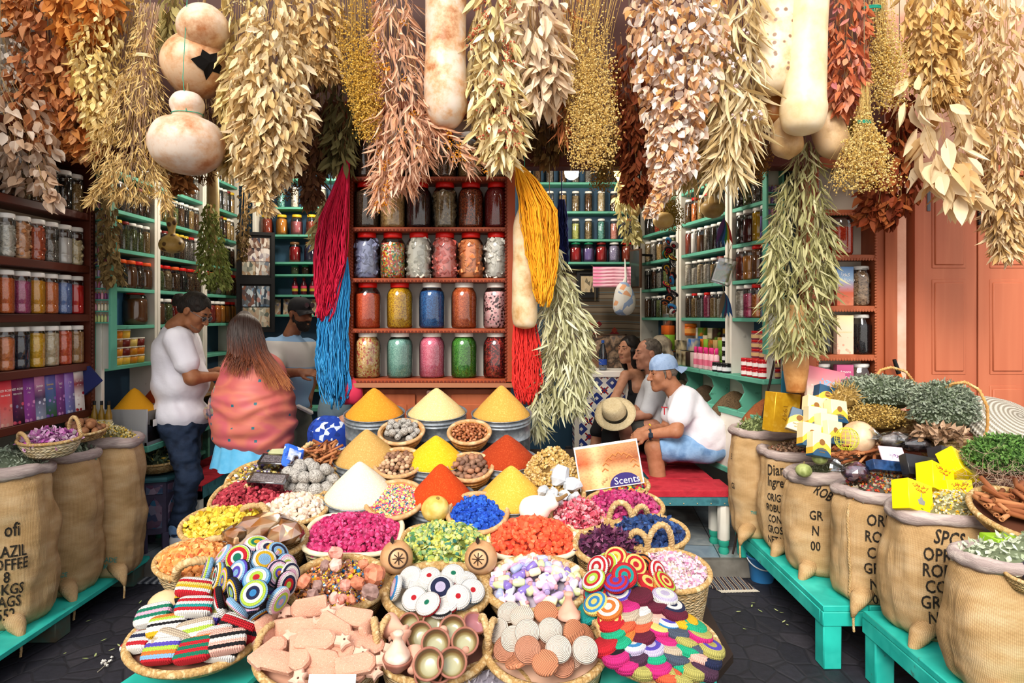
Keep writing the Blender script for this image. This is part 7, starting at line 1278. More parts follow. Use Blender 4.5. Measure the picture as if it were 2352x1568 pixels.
# ------------------------------------------------------------------ right stall: sloping herb table and what lies on it
def QP(px,py,off=0): Y=(CZ-.80-off+.263*2.95)/(.263+(py-HY)/FPX); return PX(px,py,Y)
t=thing('stall_table','sloping wooden table behind the right row of sacks','table',(2.75,3.3,0)); zt=lambda y:.80+.263*(y-2.95)
V=[(x,y-3.3,zt(y)-d) for d in (.02,.05) for x,y in ((-.65,2.7),(1.0,2.7),(1.0,3.9),(-.65,3.9))]; obj('table_board',G(V,[(q((0,1,2,3),(7,6,5,4),(1,0,4,5),(2,1,5,6),(3,2,6,7),(0,3,7,4)),0)]),WOODD,t)
for x,y in ((-.6,2.75),(.95,2.75),(-.6,3.85),(.95,3.85)): obj('leg',box(x-.03,x+.03,y-3.33,y-3.27,0,zt(y)-.045),WOODD,t)
def mound(label,px,py,w_,h_,Y,kind,cols,n,cat_='herbs',name='herb_pile',fl=.7,spread=1.0,mats2=None,down=.2):
 c=PX(px,py,Y); rx,rz=w_/2*Y/FPX,h_/2*Y/FPX; a=NR.randn(n,3); a/=np.linalg.norm(a,axis=1,keepdims=True); a[:,2]=np.abs(a[:,2])*1.0-.35*(NR.rand(n)<.3); rr=.72+.3*NR.rand(n,1); p=np.array(c)+a*rr*[rx,rx*fl,rz]; g=[]
 if kind=='fine': g=[OCT.scat(rotmats(n,p,.003+.004*NR.rand(n)))]
 else:
  Lk,Wk=LK[kind]
  for ix,v in zip(np.array_split(np.arange(n),3),range(3)):
   d=a[ix]*spread+NR.randn(len(ix),3)*.7-[0,0,down]; g.append(leaft(Lk,Wk,.2+.2*v,(.2,.4,-.3)[v],3).scat(dirmats(p[ix],d,a[ix]+NR.randn(len(ix),3)*.4,.6+.6*NR.rand(len(ix)))))
 core=lumpy(sphere(1,16,10).sc(rx*.85,rx*fl*.85,rz*.85),rz*.1,9).mv(*c); g.append(core.mat(1))
 o=obj(name,cat(*g),[mk(cols.split(),'island',rough=.85,trans=.1 if kind!='fine' else 0),mk(cols.split()[-1],rough=1)],smooth=False); return tag(o,label,cat_,None,'stuff')
def wicker(label,px,py,w_,h_,Y,hp,mat=None):
 c=PX(px,py,Y); r=w_/2*Y/FPX; h=h_*Y/FPX; t=thing('wicker_basket',label,'basket',(c.x,c.y,c.z-h)); obj('basket_body',lathe([(r*.82,0),(r*.9,h*.3),(r,h)]+[(r*.97,h),(r*.8,.01)],30),weave('dcbc86','b08a52',30,90,slant=False),t,smooth=True); obj('rim',tube(ell(r,1,1,2,36,h),.009,6,closed=True),RIM,t,smooth=True)
 obj('handle',ropeg([tuple(np.array(PX(x,y,Y))-np.array((c.x,c.y,c.z-h))+[0,dy,0]) for x,y,dy in hp],.009,12),mk(['d8a868','c08c4c','e4bc84'],'noise',30,rough=.5),t,smooth=True)
wicker('wicker basket with arched handle, farther of the two grey herb baskets',2030,952,165,38,3.82,[(2004,900,-.02),(2003,868,-.03),(2015,849,-.03),(2040,842,-.03),(2075,852,-.02),(2100,878,0),(2110,905,.02),(2112,950,.03)])
mound('grey green dried herb piled in the farther handled basket',2018,905,195,86,3.80,'tiny','98a28c 7a866e b2bca6 62705a a0a89a 4a563e',4200)
mound('straw coloured herb stems spilling below the farther grey herb',2005,962,165,70,3.66,'fine','c8a458 b08c40 d8bc78 94742c 6a5020',2200,name='straw_herb_pile')
mound('straw stems bundle at the left of the grey herb pile',1938,915,70,60,3.7,'needle','c8a864 b0904c dcc084 8c7038',300,name='straw_herb_pile',spread=.4)
wicker('wicker basket with tall handle, nearer of the two grey herb baskets',2172,1005,112,46,3.42,[(2160,930,.0),(2158,895,-.03),(2166,878,-.07),(2184,872,-.11),(2205,888,-.14),(2220,925,-.15),(2227,970,-.13),(2224,1025,-.09)])
mound('grey green dried herb piled in the nearer handled basket',2165,940,150,130,3.42,'tiny','98a28c 7a866e b2bca6 62705a a0a89a 4a563e',4200)
mound('curled brown leaves at the front edge of the nearer herb basket',2160,998,110,30,3.32,'cream','a8866a 8c6c50 c4a488 6c5038',160,name='leaf_pile')
mound('bushy bright green plant sprigs at the right edge of the stall',2310,1050,175,100,3.0,'tiny','4c7434 64903f 3a5c28 7ca454 2c4820',3800,name='green_sprigs',spread=.7)
b=NB('crocheted_straw'); tcn=b.n('TexCoord'); s_=b.n('SeparateXYZ'); b.l(tcn.outputs['Object'],s_.inputs[0]); r_=b.math('SQRT',b.math('ADD',b.math('MULTIPLY',s_.outputs[0],s_.outputs[0]),b.math('MULTIPLY',s_.outputs[1],s_.outputs[1]))); h=b.math('MULTIPLY',b.math('SINE',b.math('MULTIPLY',r_,2*PI/.021)),b.math('ADD',b.math('SINE',b.math('MULTIPLY',b.math('ARCTAN2',s_.outputs[1],s_.outputs[0]),90)),1.1))
HAT=b.bsdf(b.ramp(h,['a89f8e','ece6d8'],'LINEAR',[0,.35]),.9,bump=h,bstr=.7,bdist=.008)
c=PX(2318,985,3.45); t=thing('woven_mat','big round white crocheted straw mat leaning at the right edge','mat',c,(.62,0.18,0)); obj('mat_dome',lathe([(1e-4,.10),(.08,.095),(.16,.07),(.22,.03),(.245,0),(.24,-.02),(.2,.02),(1e-4,.08)][::-1],44,cap=False),HAT,t,smooth=True)
# printed soap boxes
def bandmat(cols,pos,extra=None):
 k='band'+repr((cols,pos))
 if k in MATS: return MATS[k]
 b=NB('printed_box'); tcn=b.n('TexCoord'); s_=b.n('SeparateXYZ'); b.l(tcn.outputs['Generated'],s_.inputs[0]); x=b.math('SUBTRACT',s_.outputs[0],.5); v=b.math('ADD',s_.outputs[2],b.math('MULTIPLY',b.math('MULTIPLY',x,x),1.1)); m=b.bsdf(b.ramp(v,cols,'CONSTANT',pos),.3,spec=.5); MATS[k]=m; return m
SOAP=bandmat(['1f4a6a','e8b83c','ecdcac'],[0,.36,.62]); SOAP2=bandmat(['ecdcac','e8b83c','1f4a6a'],[0,.42,.74])
def carton(label,px,py,Y,w_,d_,h,rot,mat,emb=None,name='soap_box',cat_='box',group=None,texts=(),p=None):
 c=PX(px,py,Y) if p is None else p; t=thing(name,label,cat_,c,rot,group); obj('carton',box(-w_/2,w_/2,-d_/2,d_/2,-h/2,h/2,.0025),mat,t)
 if emb: obj('emblem',lathe([(1e-4,0),(emb[0],0),(emb[0],.0012),(1e-4,.0012)],20).rot('X',PI/2).mv(0,-d_/2,emb[1]),mk(emb[2]),t)
 for (s,sz,x,z,c2) in texts: obj('printed_text',textg(s,sz,bold=sz*.03).rot('X',PI/2).mv(x,-d_/2-.0012,z),mk(c2),t)
 return t
for x,y,Y,rt,m,lb in ((1893,912,3.72,(-.3,.30,.1),SOAP2,'topmost'),(1868,937,3.68,(-.35,.28,.1),SOAP,'second from the top at left'),(1833,966,3.66,(-.3,.30,-.35),SOAP2,'leftmost with dark side'),(1920,946,3.62,(-.3,.16,.25),SOAP,'at the right with orange side'),(1872,962,3.58,(-.3,.18,.05),SOAP,'in the middle left'),(1898,978,3.52,(-.3,.18,.2),SOAP,'in the middle right'),(1858,1000,3.46,(-.3,.22,.1),SOAP,'lower left'),(1910,995,3.48,(-.3,.2,.35),SOAP,'half hidden at the right'),(1880,1022,3.40,(-.3,.22,.15),SOAP,'lowest at the front')):
 carton('yellow and navy soap box, %s of the tumbled pile'%lb,x,y,Y,.105,.06,.125,rt,m,(.016,.012,'8a5c2c'),group='tumbled soap boxes',texts=[('NATUREL',.012,0,-.025,'8a6a2c'),('SAVON',.009,0,-.04,'8a6a2c')])
GOLD=mk(['d8a828','c8941c','e4bc4c'],'noise',14,rough=.35,metal=.25)
carton('golden perfume box marked 1947 standing beside the farthest right sack',1795,946,3.88,.20,.085,.23,(.0,.12,.42),GOLD,None,'perfume_box',texts=[]); t=bpy.data.objects[[o.name for o in bpy.data.objects if o.name.startswith('perfume_box')][-1]]
tt=[o for o in bpy.data.objects if o.get('label','').startswith('golden perfume box')][0]
obj('printed_text',cat(textg('1947',.05).rot('Y',-0).rot('X',PI/2),).xf(Matrix.Rotation(PI/2,4,'Y')).mv(-.02,-.0437,-.0),mk('8a6010'),tt); obj('sun_emblem',cat(lathe([(1e-4,0),(.022,0),(.022,.001)],16).rot('X',PI/2),*[box(-.003,.003,-.001,0,.022,.036).rot('Y',k*PI/6) for k in range(12)]).mv(.045,-.0432,-.02),mk('6a4210'),tt); obj('dark_panel',box(.035,.08,-.0432,-.0428,-.05,.01),mk('4a2a14'),tt)
carton('pink patterned box with swirling script leaning behind the soap boxes',1895,888,3.90,.25,.03,.22,(-.35,.2,.1),flowerbox(['f0e8c8','e8c8b8','e08a90','d86a7c'],['e8a0a0','f2d8c8','d85c70']),(.02,-.03,'5a6ab0'),'perfume_box',texts=[('نجوى',.06,.03,.03,'8ab8e0')])
YB=mk(['f0dc14','ecd40c'],'noise',6,rough=.35)
for x,y,Y,rt,lb in ((2138,1150,3.0,(-.3,.1,.2),'half buried at the back'),(2200,1072,3.1,(-.75,.5,.35),'topmost at the back'),(2190,1135,2.98,(-.25,.06,.25),'at the right'),(2148,1102,3.02,(-.4,.42,.3),'tilted in the middle'),(2095,1142,2.86,(-.35,.34,.3),'at the front left')):
 t=carton('bright yellow printed box, %s of the five on the chamomile'%lb,x,y,Y,.145,.085,.13,rt,YB,None,group='yellow boxes',texts=[('هشام شعره',.019,0,.045,'a02c1c'),('ثروس',.019,0,.028,'a02c1c'),('soap',.009,0,-.052,'3a6a2c')])
 obj('white_side',box(.0726,.0734,-.035,.035,-.05,.045),mk('f4f2e4'),t); obj('leaf_marks',OCT.sc(.0006,.007,.005).scat(np.array([Matrix.Translation((.0738,-.018+.018*(k%3),-.03+.022*(k//3)))@Matrix.Rotation(k,4,'X') for k in range(9)])),mk('4a7a3c'),t)
 obj('burner_emblem',cat(lathe([(.016,-.03),(.022,-.012),(.008,-.006),(.01,0)],14).sc(1,.05,1),tube([(0,0,.0),(0,0,.02)],.0018,5)).mv(0,-.0432,-.005),mk('8a8a84'),t)
SILV=mk(['2a2a30','18181c'],'noise',8,rough=.25)
carton('large black and silver perfume box in film by the flower tea',2112,1072,3.12,.17,.05,.10,(-.5,.18,.15),SILV,(.018,0,'b0a080'),'perfume_box'); carton('black perfume box with pink panel behind the yellow boxes',2168,1052,3.2,.12,.08,.09,(-.4,.3,.3),flowerbox(['1a1a1e','1a1a1e','24202a'],['d02c6a','1a1a1e','1a1a1e']),None,'perfume_box')
carton('blue and black glossy box under the clear bags',2045,1072,3.22,.22,.06,.05,(-.4,.12,.12),mk(['1c2c4c','2c4c7c','0e1420'],'noise',14,rough=.2),None,'perfume_box'); carton('pale pink card with script between the clear bags',2050,1045,3.26,.13,.01,.09,(-.6,.1,.1),mk(['dcb8c4','ecd0d8'],'noise',9),None,'printed_card',cat_='card',texts=[('عطر',.03,0,0,'7a5a8a')])
carton('lime green box lying on the nearest right sack',2322,1240,2.52,.19,.09,.03,(0,.05,.1),mk(['9ac832','8ab828'],'noise',8,rough=.35),(.02,0,'f0f0e0'),'soap_box')
for lb,x,y,Y,s,cols in (('clear bag holding a grey pumice brush, behind the black boxes',2060,1012,3.36,(.085,.05,.04),['a89c98','c0b4ae','8c807c']),('clear bag of dark dried fruit tied at the top, before the cinnamon',1968,1085,3.22,(.06,.045,.045),['5c3a44','7c4c4c','8a6a84','3c2430']),('clear bag of dark sachets beside the pumice brush',2108,1022,3.33,(.075,.05,.035),['4a4448','6a5c5c','2c2a30'])):
 t=thing('plastic_bag',lb,'bag',PX(x,y,Y),(-.3,.1,.1)); obj('bag_contents',lumpy(sphere(1,18,12).sc(*s),.012,22),mk(cols,'voro',60,rough=.6),t,smooth=True); obj('film_wrap',lumpy(sphere(1,16,10).sc(*[v*1.12 for v in s]),.014,26,3),glassmat('eef0f2',.14),t,smooth=False); obj('bag_neck',lumpy(lathe([(.012,0),(.03,.05),(.034,.06)],10,cap=False),.006,60).rot('Y',-1.3).mv(-s[0],0,.01),glassmat('eef0f2',.2),t,smooth=False)
gourd('tan bottle gourd lying behind the cinnamon bundle',[(1,0),(24,4),(36,20),(37,40),(28,58),(18,66),(19,76),(20,88),(12,97),(1,99)],3.42,1953,990,gmat(['a87448','d8b490','ead0b0']),rot=(.2,-1.0,.2),name='bottle_gourd',stalk=False)
for x,y,r,lb in ((1846,1080,18,'lower'),(1883,1052,17,'upper')):
 t=thing('green_gourd','tiny striped green gourd, %s of the two by the third right sack'%lb,'gourd',PX(x,y,3.42)); k=r*3.42/FPX; g=sphere(k,24,14).sc(1,1,.86); a=np.arctan2(g.V[:,1],g.V[:,0]); g.V[:,:2]*=(1+.05*np.cos(a*10))[:,None]; obj('shell',g,mk(['8a9450','a8b070','6c7838'],'noise',14,rough=.5),t,smooth=True); obj('stalk',tube([(0,0,k*.8),(.004,0,k*1.15)],.004,6),mk('7a6a44'),t)
bb=dict(M=Matrix.Translation(QP(1955,1052,.02))@Matrix.Rotation(.25,4,'X'),r=.14,ey=.55,dep=.01,sq=2)
sticks(bb,44,'curled cinnamon stick in the netted bundle on the right stall','cinnamon sticks in the bundle',.05,fill=.9,s=1.05,lay=.011,seedang=PI/2+.2,dirspread=.7)
c=PX(1945,1008,3.36); tag(obj('yellow_net',cat(*[tube([(.06*math.cos(a)*math.sin(u),.05*math.sin(a)*math.sin(u),.06*math.cos(u)) for u in np.linspace(.1,2.8,9)],.0012,3) for a in np.linspace(0,2*PI,16)],*[tube([(.06*math.cos(a)*math.sin(u),.05*math.sin(a)*math.sin(u),.06*math.cos(u)) for a in np.linspace(0,2*PI,16)],.0012,3) for u in np.linspace(.4,2.6,7)]),mk('d8d83a'),loc=c),'loose yellow plastic net on top of the cinnamon bundle','net')
# branching dry plants and tray of cinnamon
def branch(p,d,r,dep,out):
 if dep==0: return
 n=4; P=[np.array(p)]; dd=np.array(d,float)
 for i in range(n): dd=dd+NR.randn(3)*.22; dd/=np.linalg.norm(dd); P.append(P[-1]+dd*.013*(.9+.25*dep))
 out.append(tube(P,np.linspace(r,r*.7,n+1),5,cap=True))
 for k in range(3 if dep>2 else 2): branch(P[-1 if k else -2],dd+NR.randn(3)*.65,r*.68,dep-1,out)
def dryplant(label,px,py,Y,up,cols,dep=5,r=.006,sc=1.0,k=3):
 out=[]; 
 for _ in range(k): branch((0,0,0),np.array(up)+NR.randn(3)*.5,r,dep,out)
 g=cat(*out).sc(sc); t=thing('dried_branch_plant',label,'dried plant',PX(px,py,Y)); obj('branches',g,mk(cols.split(),'island',rough=.9),t,smooth=True)
dryplant('pale dried coral like branch plant lying before the green sprigs',2236,1132,3.03,(.25,-.1,1),'b89c88 a08470 ccb4a2',6,.0055,.62,2)
dryplant('dark tangled dried branch plant under the pale one',2262,1124,3.06,(.2,-.3,.3),'5c4c44 746258 443832',5,.0045,.55,6); dryplant('dark curled dried branch plant left of the tangled one',2240,1112,3.12,(-.2,-.3,.3),'6c5c52 84746a 4c4038',5,.004,.5,4)
rb_=basket('straw tray of the dried branch plants behind the cinnamon tray',0,0,0,.06,loc=tuple(PX(2250,1138,2.98)),r=.15,tilt=.3,mat=STR2)
cb=basket('round straw tray of long cinnamon sticks at the right edge',0,0,0,.07,loc=tuple(PX(2350,1180,2.66)),r=.185,tilt=.32,mat=STR2,rimr=.013); filler(cb,.02,'5a3220','cinnamon lying underneath in the tray at the right edge','spice')
sticks(cb,46,'long cinnamon stick in the round tray at the right edge','cinnamon sticks in the right tray',.045,fill=.75,s=1.5,lay=.011,dirspread=1.6)
o=obj('cinnamon_stick',CSM,CINM[0]); o.matrix_world=Matrix.Translation(PX(2262,1252,2.58))@Euler((.5,.2,-.5)).to_matrix().to_4x4()@Matrix.Scale(1.15,4); tag(o,'single cinnamon stick stuck in the rim of the nearest right sack','cinnamon stick')
sb=basket('small straw bowl with a dark stone at the right edge, on the pale leaves',0,0,0,.05,loc=tuple(PX(2358,1318,2.3)),r=.07,tilt=.2,mat=STR2,rimr=.007); tag(obj('dark_stone',lumpy(sphere(.035,12,8),.008,20),mk('2c2c3a',rough=.4),loc=PX(2362,1314,2.3)),'dark blue grey stone in the small bowl at the right edge','stone')
# leaning poles and board by the right jamb
tag(obj('dark_pole',tube([PX(1779,828,4.27),PX(1752,952,4.26),PX(1683,1272,4.24)],.007,6),mk('2a1c18')),'thin dark pole leaning by the right jamb behind the farthest sack','pole')
tag(obj('teal_board',box(-.03,.03,-.006,.006,-.13,.13,.004),mk(['1f6a86','2a7896'],'noise',6),loc=PX(1803,900,4.05),rot=(0,.06,.3)),'narrow teal board standing behind the gourd trunk','board')
t=thing('broom_handle','black grip with orange shaft leaning beside the door','broom',PX(2068,868,3.98),(0,-.32,0)); obj('shaft',tube([(0,0,-.3),(0,0,.03)],.013,8),mk('e0641c'),t); obj('grip',tube([(0,0,.03),(0,0,.12)],[.015,.011],8),BLACK,t)
# ------------------------------------------------------------------ shop furniture: benches
RED=mk(['a81c2c','b82a38','8c1422'],'noise',7,rough=.9,bump=('n',120),bstr=.3); BLUT=mk(['2f6470','3c7680','285660'],'noise',16,rough=.8)
def bench(label,x0,x1,y0,y1,z,legs,turned=False):
 t=thing('red_bench',label,'bench',((x0+x1)/2,(y0+y1)/2,.12)); a,b=(x1-x0)/2,(y1-y0)/2; z-=.12
 obj('red_cover',cat(box(-a-.006,a+.006,-b-.006,b+.006,z-.012,z,.006),box(-a-.006,a+.006,-b-.007,-b+.0,z-.04,z-.004),),RED,t); obj('apron',cat(box(-a,a,-b,-b+.025,z-.10,z-.012),box(-a,a,b-.025,b,z-.10,z-.012),box(-a,-a+.025,-b,b,z-.10,z-.012),box(a-.025,a,-b,b,z-.10,z-.012)),BLUT,t)
 obj('studs',sphere(.005,6,5).scat(np.array([Matrix.Translation((x,-b-.002,z-.085)) for x in np.arange(-a+.05,a,.09)])),mk('c8b890',metal=.7,rough=.4),t)
 for x,y in legs:
  lg=obj('leg',lathe([(.035,.09),(.042,.1),(.042,z-.1)],8) ,WHITEP,t,loc=(x*(a-.05),y*(b-.05),0)); obj('turned_foot',lathe([(.03,0),(.036,.02),(.026,.045),(.036,.06),(.036,.085),(.03,.09)],14),mk(['1f8a74','2a9a84'],'noise',9),lg)
bench('red covered bench across the right opening before the seated men',.72,1.46,4.30,4.60,.55,((-1,-1),(1,-1),(-1,1),(1,1)))
bench('red covered bench along the right wall under the seated men',.98,1.42,4.64,6.0,.55,((-1,-1),(1,1),(-1,1)))
bench('red covered bench along the left wall behind the man in jeans',-2.58,-2.2,4.62,6.15,.50,((-1,-1),(1,-1),(-1,1),(1,1)))
tag(obj('low_chest',cat(box(-1.95,-1.0,5.9,6.15,.12,.46),box(-1.97,-.98,5.88,6.15,.46,.50)),mk(['b8b4a4','a4a090'],'noise',5)),'low pale chest at the back wall behind the shopkeeper','chest'); tag(obj('red_cover',box(-1.97,-.98,5.87,6.15,.501,.53,.004),RED),'red cloth on the low chest at the back wall','cloth')
tag(obj('back_ledge',cat(box(-2.0,-.95,5.95,6.17,.83,.86),box(-2.0,-.95,5.95,6.17,.60,.63),box(-2.0,-1.96,5.95,6.17,.53,.85),box(-.99,-.95,5.95,6.17,.53,.85)),TEAL),'turquoise double ledge above the red covered chest','ledge')
for k,(x,nm) in enumerate(((-2.70,'left'),(-2.68,'middle'),(-2.67,'right'))): jar((x,4.95+.18*k,.56),'big',.8,CT[('ochre powder','orange spice','brown powder')[k]],'red','large red lidded jar on the low shelf beside the carved stool, %s of three'%nm,'red lidded jars down low')
# right rear corner
def zell():
 b=NB('glazed_mosaic'); tcn=b.n('TexCoord'); s_=b.n('SeparateXYZ'); b.l(tcn.outputs['Object'],s_.inputs[0]); f=lambda o:b.math('ABSOLUTE',b.math('SUBTRACT',b.math('FRACT',b.math('MULTIPLY',o,7.5)),.5))
 x,z=f(s_.outputs[0]),f(s_.outputs[2]); d=b.math('ADD',x,z); e=b.math('MAXIMUM',x,z); st_=b.math('MULTIPLY',b.math('LESS_THAN',d,.42),1); cr=b.math('GREATER_THAN',b.math('MULTIPLY',x,z),.15); rd=b.math('MULTIPLY',b.math('LESS_THAN',b.math('ABSOLUTE',b.math('SUBTRACT',x,z)),.07),b.math('GREATER_THAN',d,.5))
 c=b.mix(st_,lin('e8e4da'),lin('20357e')); c=b.mix(cr,c,lin('20357e')); c=b.mix(rd,c,lin('8c1c24')); c=b.mix(b.math('LESS_THAN',d,.13),c,lin('e8e4da')); return b.bsdf(c,.25,spec=.6)
t=thing('mosaic_counter','white, blue and red mosaic counter in the right rear corner','counter',(.80,5.85,.12)); obj('mosaic_body',box(-.24,.2,-.2,.2,0,1.05),zell(),t); obj('white_top',box(-.26,.22,-.22,.22,1.05,1.10,.004),IW,t); obj('frame',cat(box(-.26,-.22,-.21,-.19,0,1.05),box(.18,.21,-.21,-.19,0,1.05)),WHITEP,t)
def bottle(label,p,prof,body,cap,lab=None,name='bottle'):
 t=thing(name,label,'bottle',p); obj('bottle_body',lathe(prof,18),body,t,smooth=True); r,z=prof[-1]; obj('cap',lathe([(r*1.15,z-.01),(r*1.15,z+.015)],12),cap,t)
 if lab: obj('label_band',lathe([(lab[0],lab[1]),(lab[0],lab[2])],18,cap=False),lab[3],t)
BP=[(.03,0),(.036,.01),(.036,.13),(.03,.17),(.014,.23),(.012,.25)]
bottle('clear blue water bottle on the mosaic counter',(.80,5.75,1.221),BP,glassmat('a8c0dc',.15),mk('2a5ab0'),(.0365,.05,.1,mk('2a50b0')))
t=thing('painting','dim painting of figures behind the water bottle','picture',(.86,6.0,1.222)); obj('canvas',box(-.18,.18,-.01,.01,0,.3),mk(['5a4434','8c6a50','3c3430','a88c74','3c4a5a'],'noise',9,detail=3),t); obj('frame',cat(box(-.19,-.18,-.015,.01,0,.31),box(.18,.19,-.015,.01,0,.31),box(-.19,.19,-.015,.01,.3,.31)),mk('4a3424'),t)
def kilim():
 b=NB('woven_hanging'); w_=b.n('TexWave'); w_.bands_direction='Z'; w_.inputs['Scale'].default_value=2.2; w_.inputs['Distortion'].default_value=2.5; b.l(b.co('Object',(.3,1,1)),w_.inputs['Vector']); c=b.ramp(w_.outputs[0],['6a5c4c','7c7060','5a6a70','84705a','5c5044','8a7c6a'],'CONSTANT')
 return b.bsdf(c,.95,bump=w_.outputs[0],bstr=.3)
t=thing('wall_rug','grey brown woven rug hanging on the rear wall, right half','rug',(.82,6.39,1.1)); obj('rug_cloth',box(-.42,.44,-.012,.012,0,1.06),kilim(),t)
obj('woven_figures',cat(*[prism([(0,-.03),(.03,0),(0,.03),(-.03,0)],.004,.0005).rot('X',PI/2).mv(x,-.014,z) for x,z in [(.0,.22),(.0,.28),(-.03,.25),(.03,.25),(0,.34),(-.04,.3),(.04,.3),(0,.16),(.16,.42),(.2,.42),(.18,.46),(.18,.38),(-.02,.5),(.03,.52),(-.06,.52),(0,.42)]]),mk(['7a1c24','2a3468','9a3c2c'],'island',interp='CONSTANT'),t)
frame('picture_frame','small dark framed old photograph on the hanging rug',(XX(1350,6.3),6.34,ZZ(683,6.3)),.21,.26,None,(0,0,0),[(-.6,.6,.2,.8,['c8b088','d8c4a0','1c1814'])])
for k in range(6): tag(obj('incense_roll',cat(tube([(-.17,0,0),(.17,0,0)],.0185,10)),mk(['d84c84','e87aa4','f0c8d4','c83a70'],'noise',9,rough=.3,stretch=(.3,1,1)),loc=(XX(1405,5.9),5.9,ZZ(617+7.7*k,5.9))),'pink wrapped incense roll, %s from the top, hanging in the right rear corner'%ORD[k],'incense','pink incense rolls')
tag(obj('roll_cord',cat(tube([(-.15,-.02,-.2),(-.15,-.02,.1),(-.15,.30,.15)],.002,4),tube([(.15,-.02,-.2),(.15,-.02,.1),(.15,.30,.15)],.002,4)),mk('8a7a5c'),loc=(XX(1405,5.9),5.922,ZZ(640,5.9))),'thin cord holding the pink incense rolls','cord')
t=thing('mirror','narrow brown framed glass hanging at the far end of the right wall','mirror',(XX(1458,6.1),6.05,ZZ(662,6.1)),(0,0,-1.1)); obj('frame',box(-.08,.08,-.012,.012,0,.36,.003),mk('4a3020'),t); obj('glass_pane',box(-.066,.066,-.014,-.012,.015,.345),mk('5a6460',rough=.1,metal=.6),t); obj('hanger',box(-.01,.01,.01,.26,.3,.32),BLACK,t)
t=thing('polka_cloth','white cloth bundle with blue and orange dots hanging in the right rear corner','cloth',PX(1432,690,5.8)); obj('cloth',lumpy(sphere(1,18,12).sc(.10,.07,.15),.03,8),mk(['d8d8d4','d4d2cc','d8d8d4','d8a078','8aa0c4'],'voro',22,interp='CONSTANT'),t,smooth=True); obj('knot',tube([(0,0,.13),(.02,0,.2),(.03,.1,.38)],[.03,.012,.004],7),mk('d8d8d4'),t)
t=thing('crochet_string','string of dark striped crochet discs hanging on the right wall shelves','crochet discs',PX(1537,535,4.7)); cd2=CD.sc(.72)
for k in range(17):
 f_=k/16; o=obj('crochet_disc',CDM,None,t,loc=(.03*math.sin(k*1.7),-.02+.02*math.cos(k*2.3),-.06-f_*.5),rot=(R.uniform(.2,1.5),R.uniform(-.7,.7),R.uniform(0,3))); o.scale=(.72,)*3; setmat(o,ring(R.choice(['kokyk','krkok','kykrk','wkrkb','krwrk','kwkwk','rkykg','bkrkw'])))
obj('cord',tube([(0,0,.35),(0,0,-.55)],.002,4),mk('3a2a20'),t)
for lb,x,y,sg in (('rainbow coloured sachet fan hanging on the right wall shelves, upper',1662,500,1),('dark coloured sachet fan hanging on the right wall shelves, lower',1662,668,2)):
 t=thing('sachet_fan',lb,'sachets',PX(x,y,4.62)); cs=['c83a3a','d8a82c','3a8a4a','2a5a9a','1c2c5a','5a2a6a'] if sg==1 else ['1c3a6a','2a5a7a','3a2a4a','1a4a5a','5a4a3a']
 for k,c in enumerate(cs): obj('sachet',leaft(.2,.035,.1,.05,4).rot('X',-PI/2).rot('Y',-.35+.13*k),mk(c,rough=.3),t,loc=(0,-.004*k,0))
 obj('hanger',tube([(0,0,0),(0,.05,.12)],.002,4),mk('8a7a5c'),t)
t=thing('hanging_packet','clear packet with blue and green animal picture hanging on the right wall shelves','packet',PX(1662,622,4.55),(0,.3,-.2)); obj('picture_card',box(-.05,.05,-.006,.006,-.07,.06,.002),mk(['2a8ac0','4aa0c8','8a7a50','3a8a3c','c8b89a'],'noise',14,rough=.3),t); obj('film_wrap',lumpy(cbox(0,0,0,.14,.03,.19,.012),.008,30),glassmat('f0f2f4',.18),t); obj('hanger',tube([(0,0,.09),(0,.06,.2)],.002,4),mk('8a7a5c'),t)
for k,(x,y,Y,lb,c) in enumerate(((1275,985,5.6,'large clear plastic bottle on the floor behind the pale willow bunch','9aa4a4'),(1305,990,5.7,'smaller clear bottle on the floor behind the pale willow bunch','a4a89c'))):
 bottle(lb,(XX(x,Y),Y,.121),[(a*1.9,b*1.7) for a,b in BP],glassmat(c,.15),mk('2c2c30'))
for k in range(4): bottle('slim golden oil bottle, %s from left, at the foot of the left rack'%ORD[k],(-2.66+.045*k,4.09-.0*k,.952),[(.018,0),(.02,.005),(.02,.13),(.008,.17),(.0075,.2)],mk(['7a5c1c','94701f'],'noise',9,rough=.15),BLACK,(.0204,.03,.1,mk('c8b890')))
tag(obj('bottle_shelf',box(-2.70,-2.50,4.045,4.135,.93,.95,.003),TEAL),'small turquoise shelf under the oil bottles at the left jamb','shelf')
tag(obj('red_bag',lumpy(cbox(0,0,0,.2,.14,.26,.05),.02,9),mk(['b81424','c82434'],'noise',9,rough=.6),loc=(.98,4.70,.25)),'red bag on the floor beside the capped man','bag')
tag(obj('red_cloth_bag',lumpy(sphere(1,16,10).sc(.075,.05,.085),.015,14),mk(['b01c3c','c83050'],'noise',9),loc=PX(803,900,3.95)),'crimson cloth bag hanging under the left end of the centre cabinet','bag')
tag(obj('navy_pouch',G([(0,-.02,.1),(0,.02,.1),(.0,-.02,-.1),(.0,.02,-.1),(.11,0,-.01)],[(q((0,2,4),(1,4,3),(0,4,1),(2,3,4)),0),(q((0,1,3,2)),0)]),mk('1c2458'),loc=PX(196,870,4.06)),'dark blue felt triangle at the edge of the dark left cabinet','felt')
tag(obj('white_label_tag',box(-.025,.025,-.001,.001,-.045,.0),IW,loc=(-2.35,4.30,1.02),rot=(0,0,PI/2)),'small white paper tag on the front of the first spice box','tag')
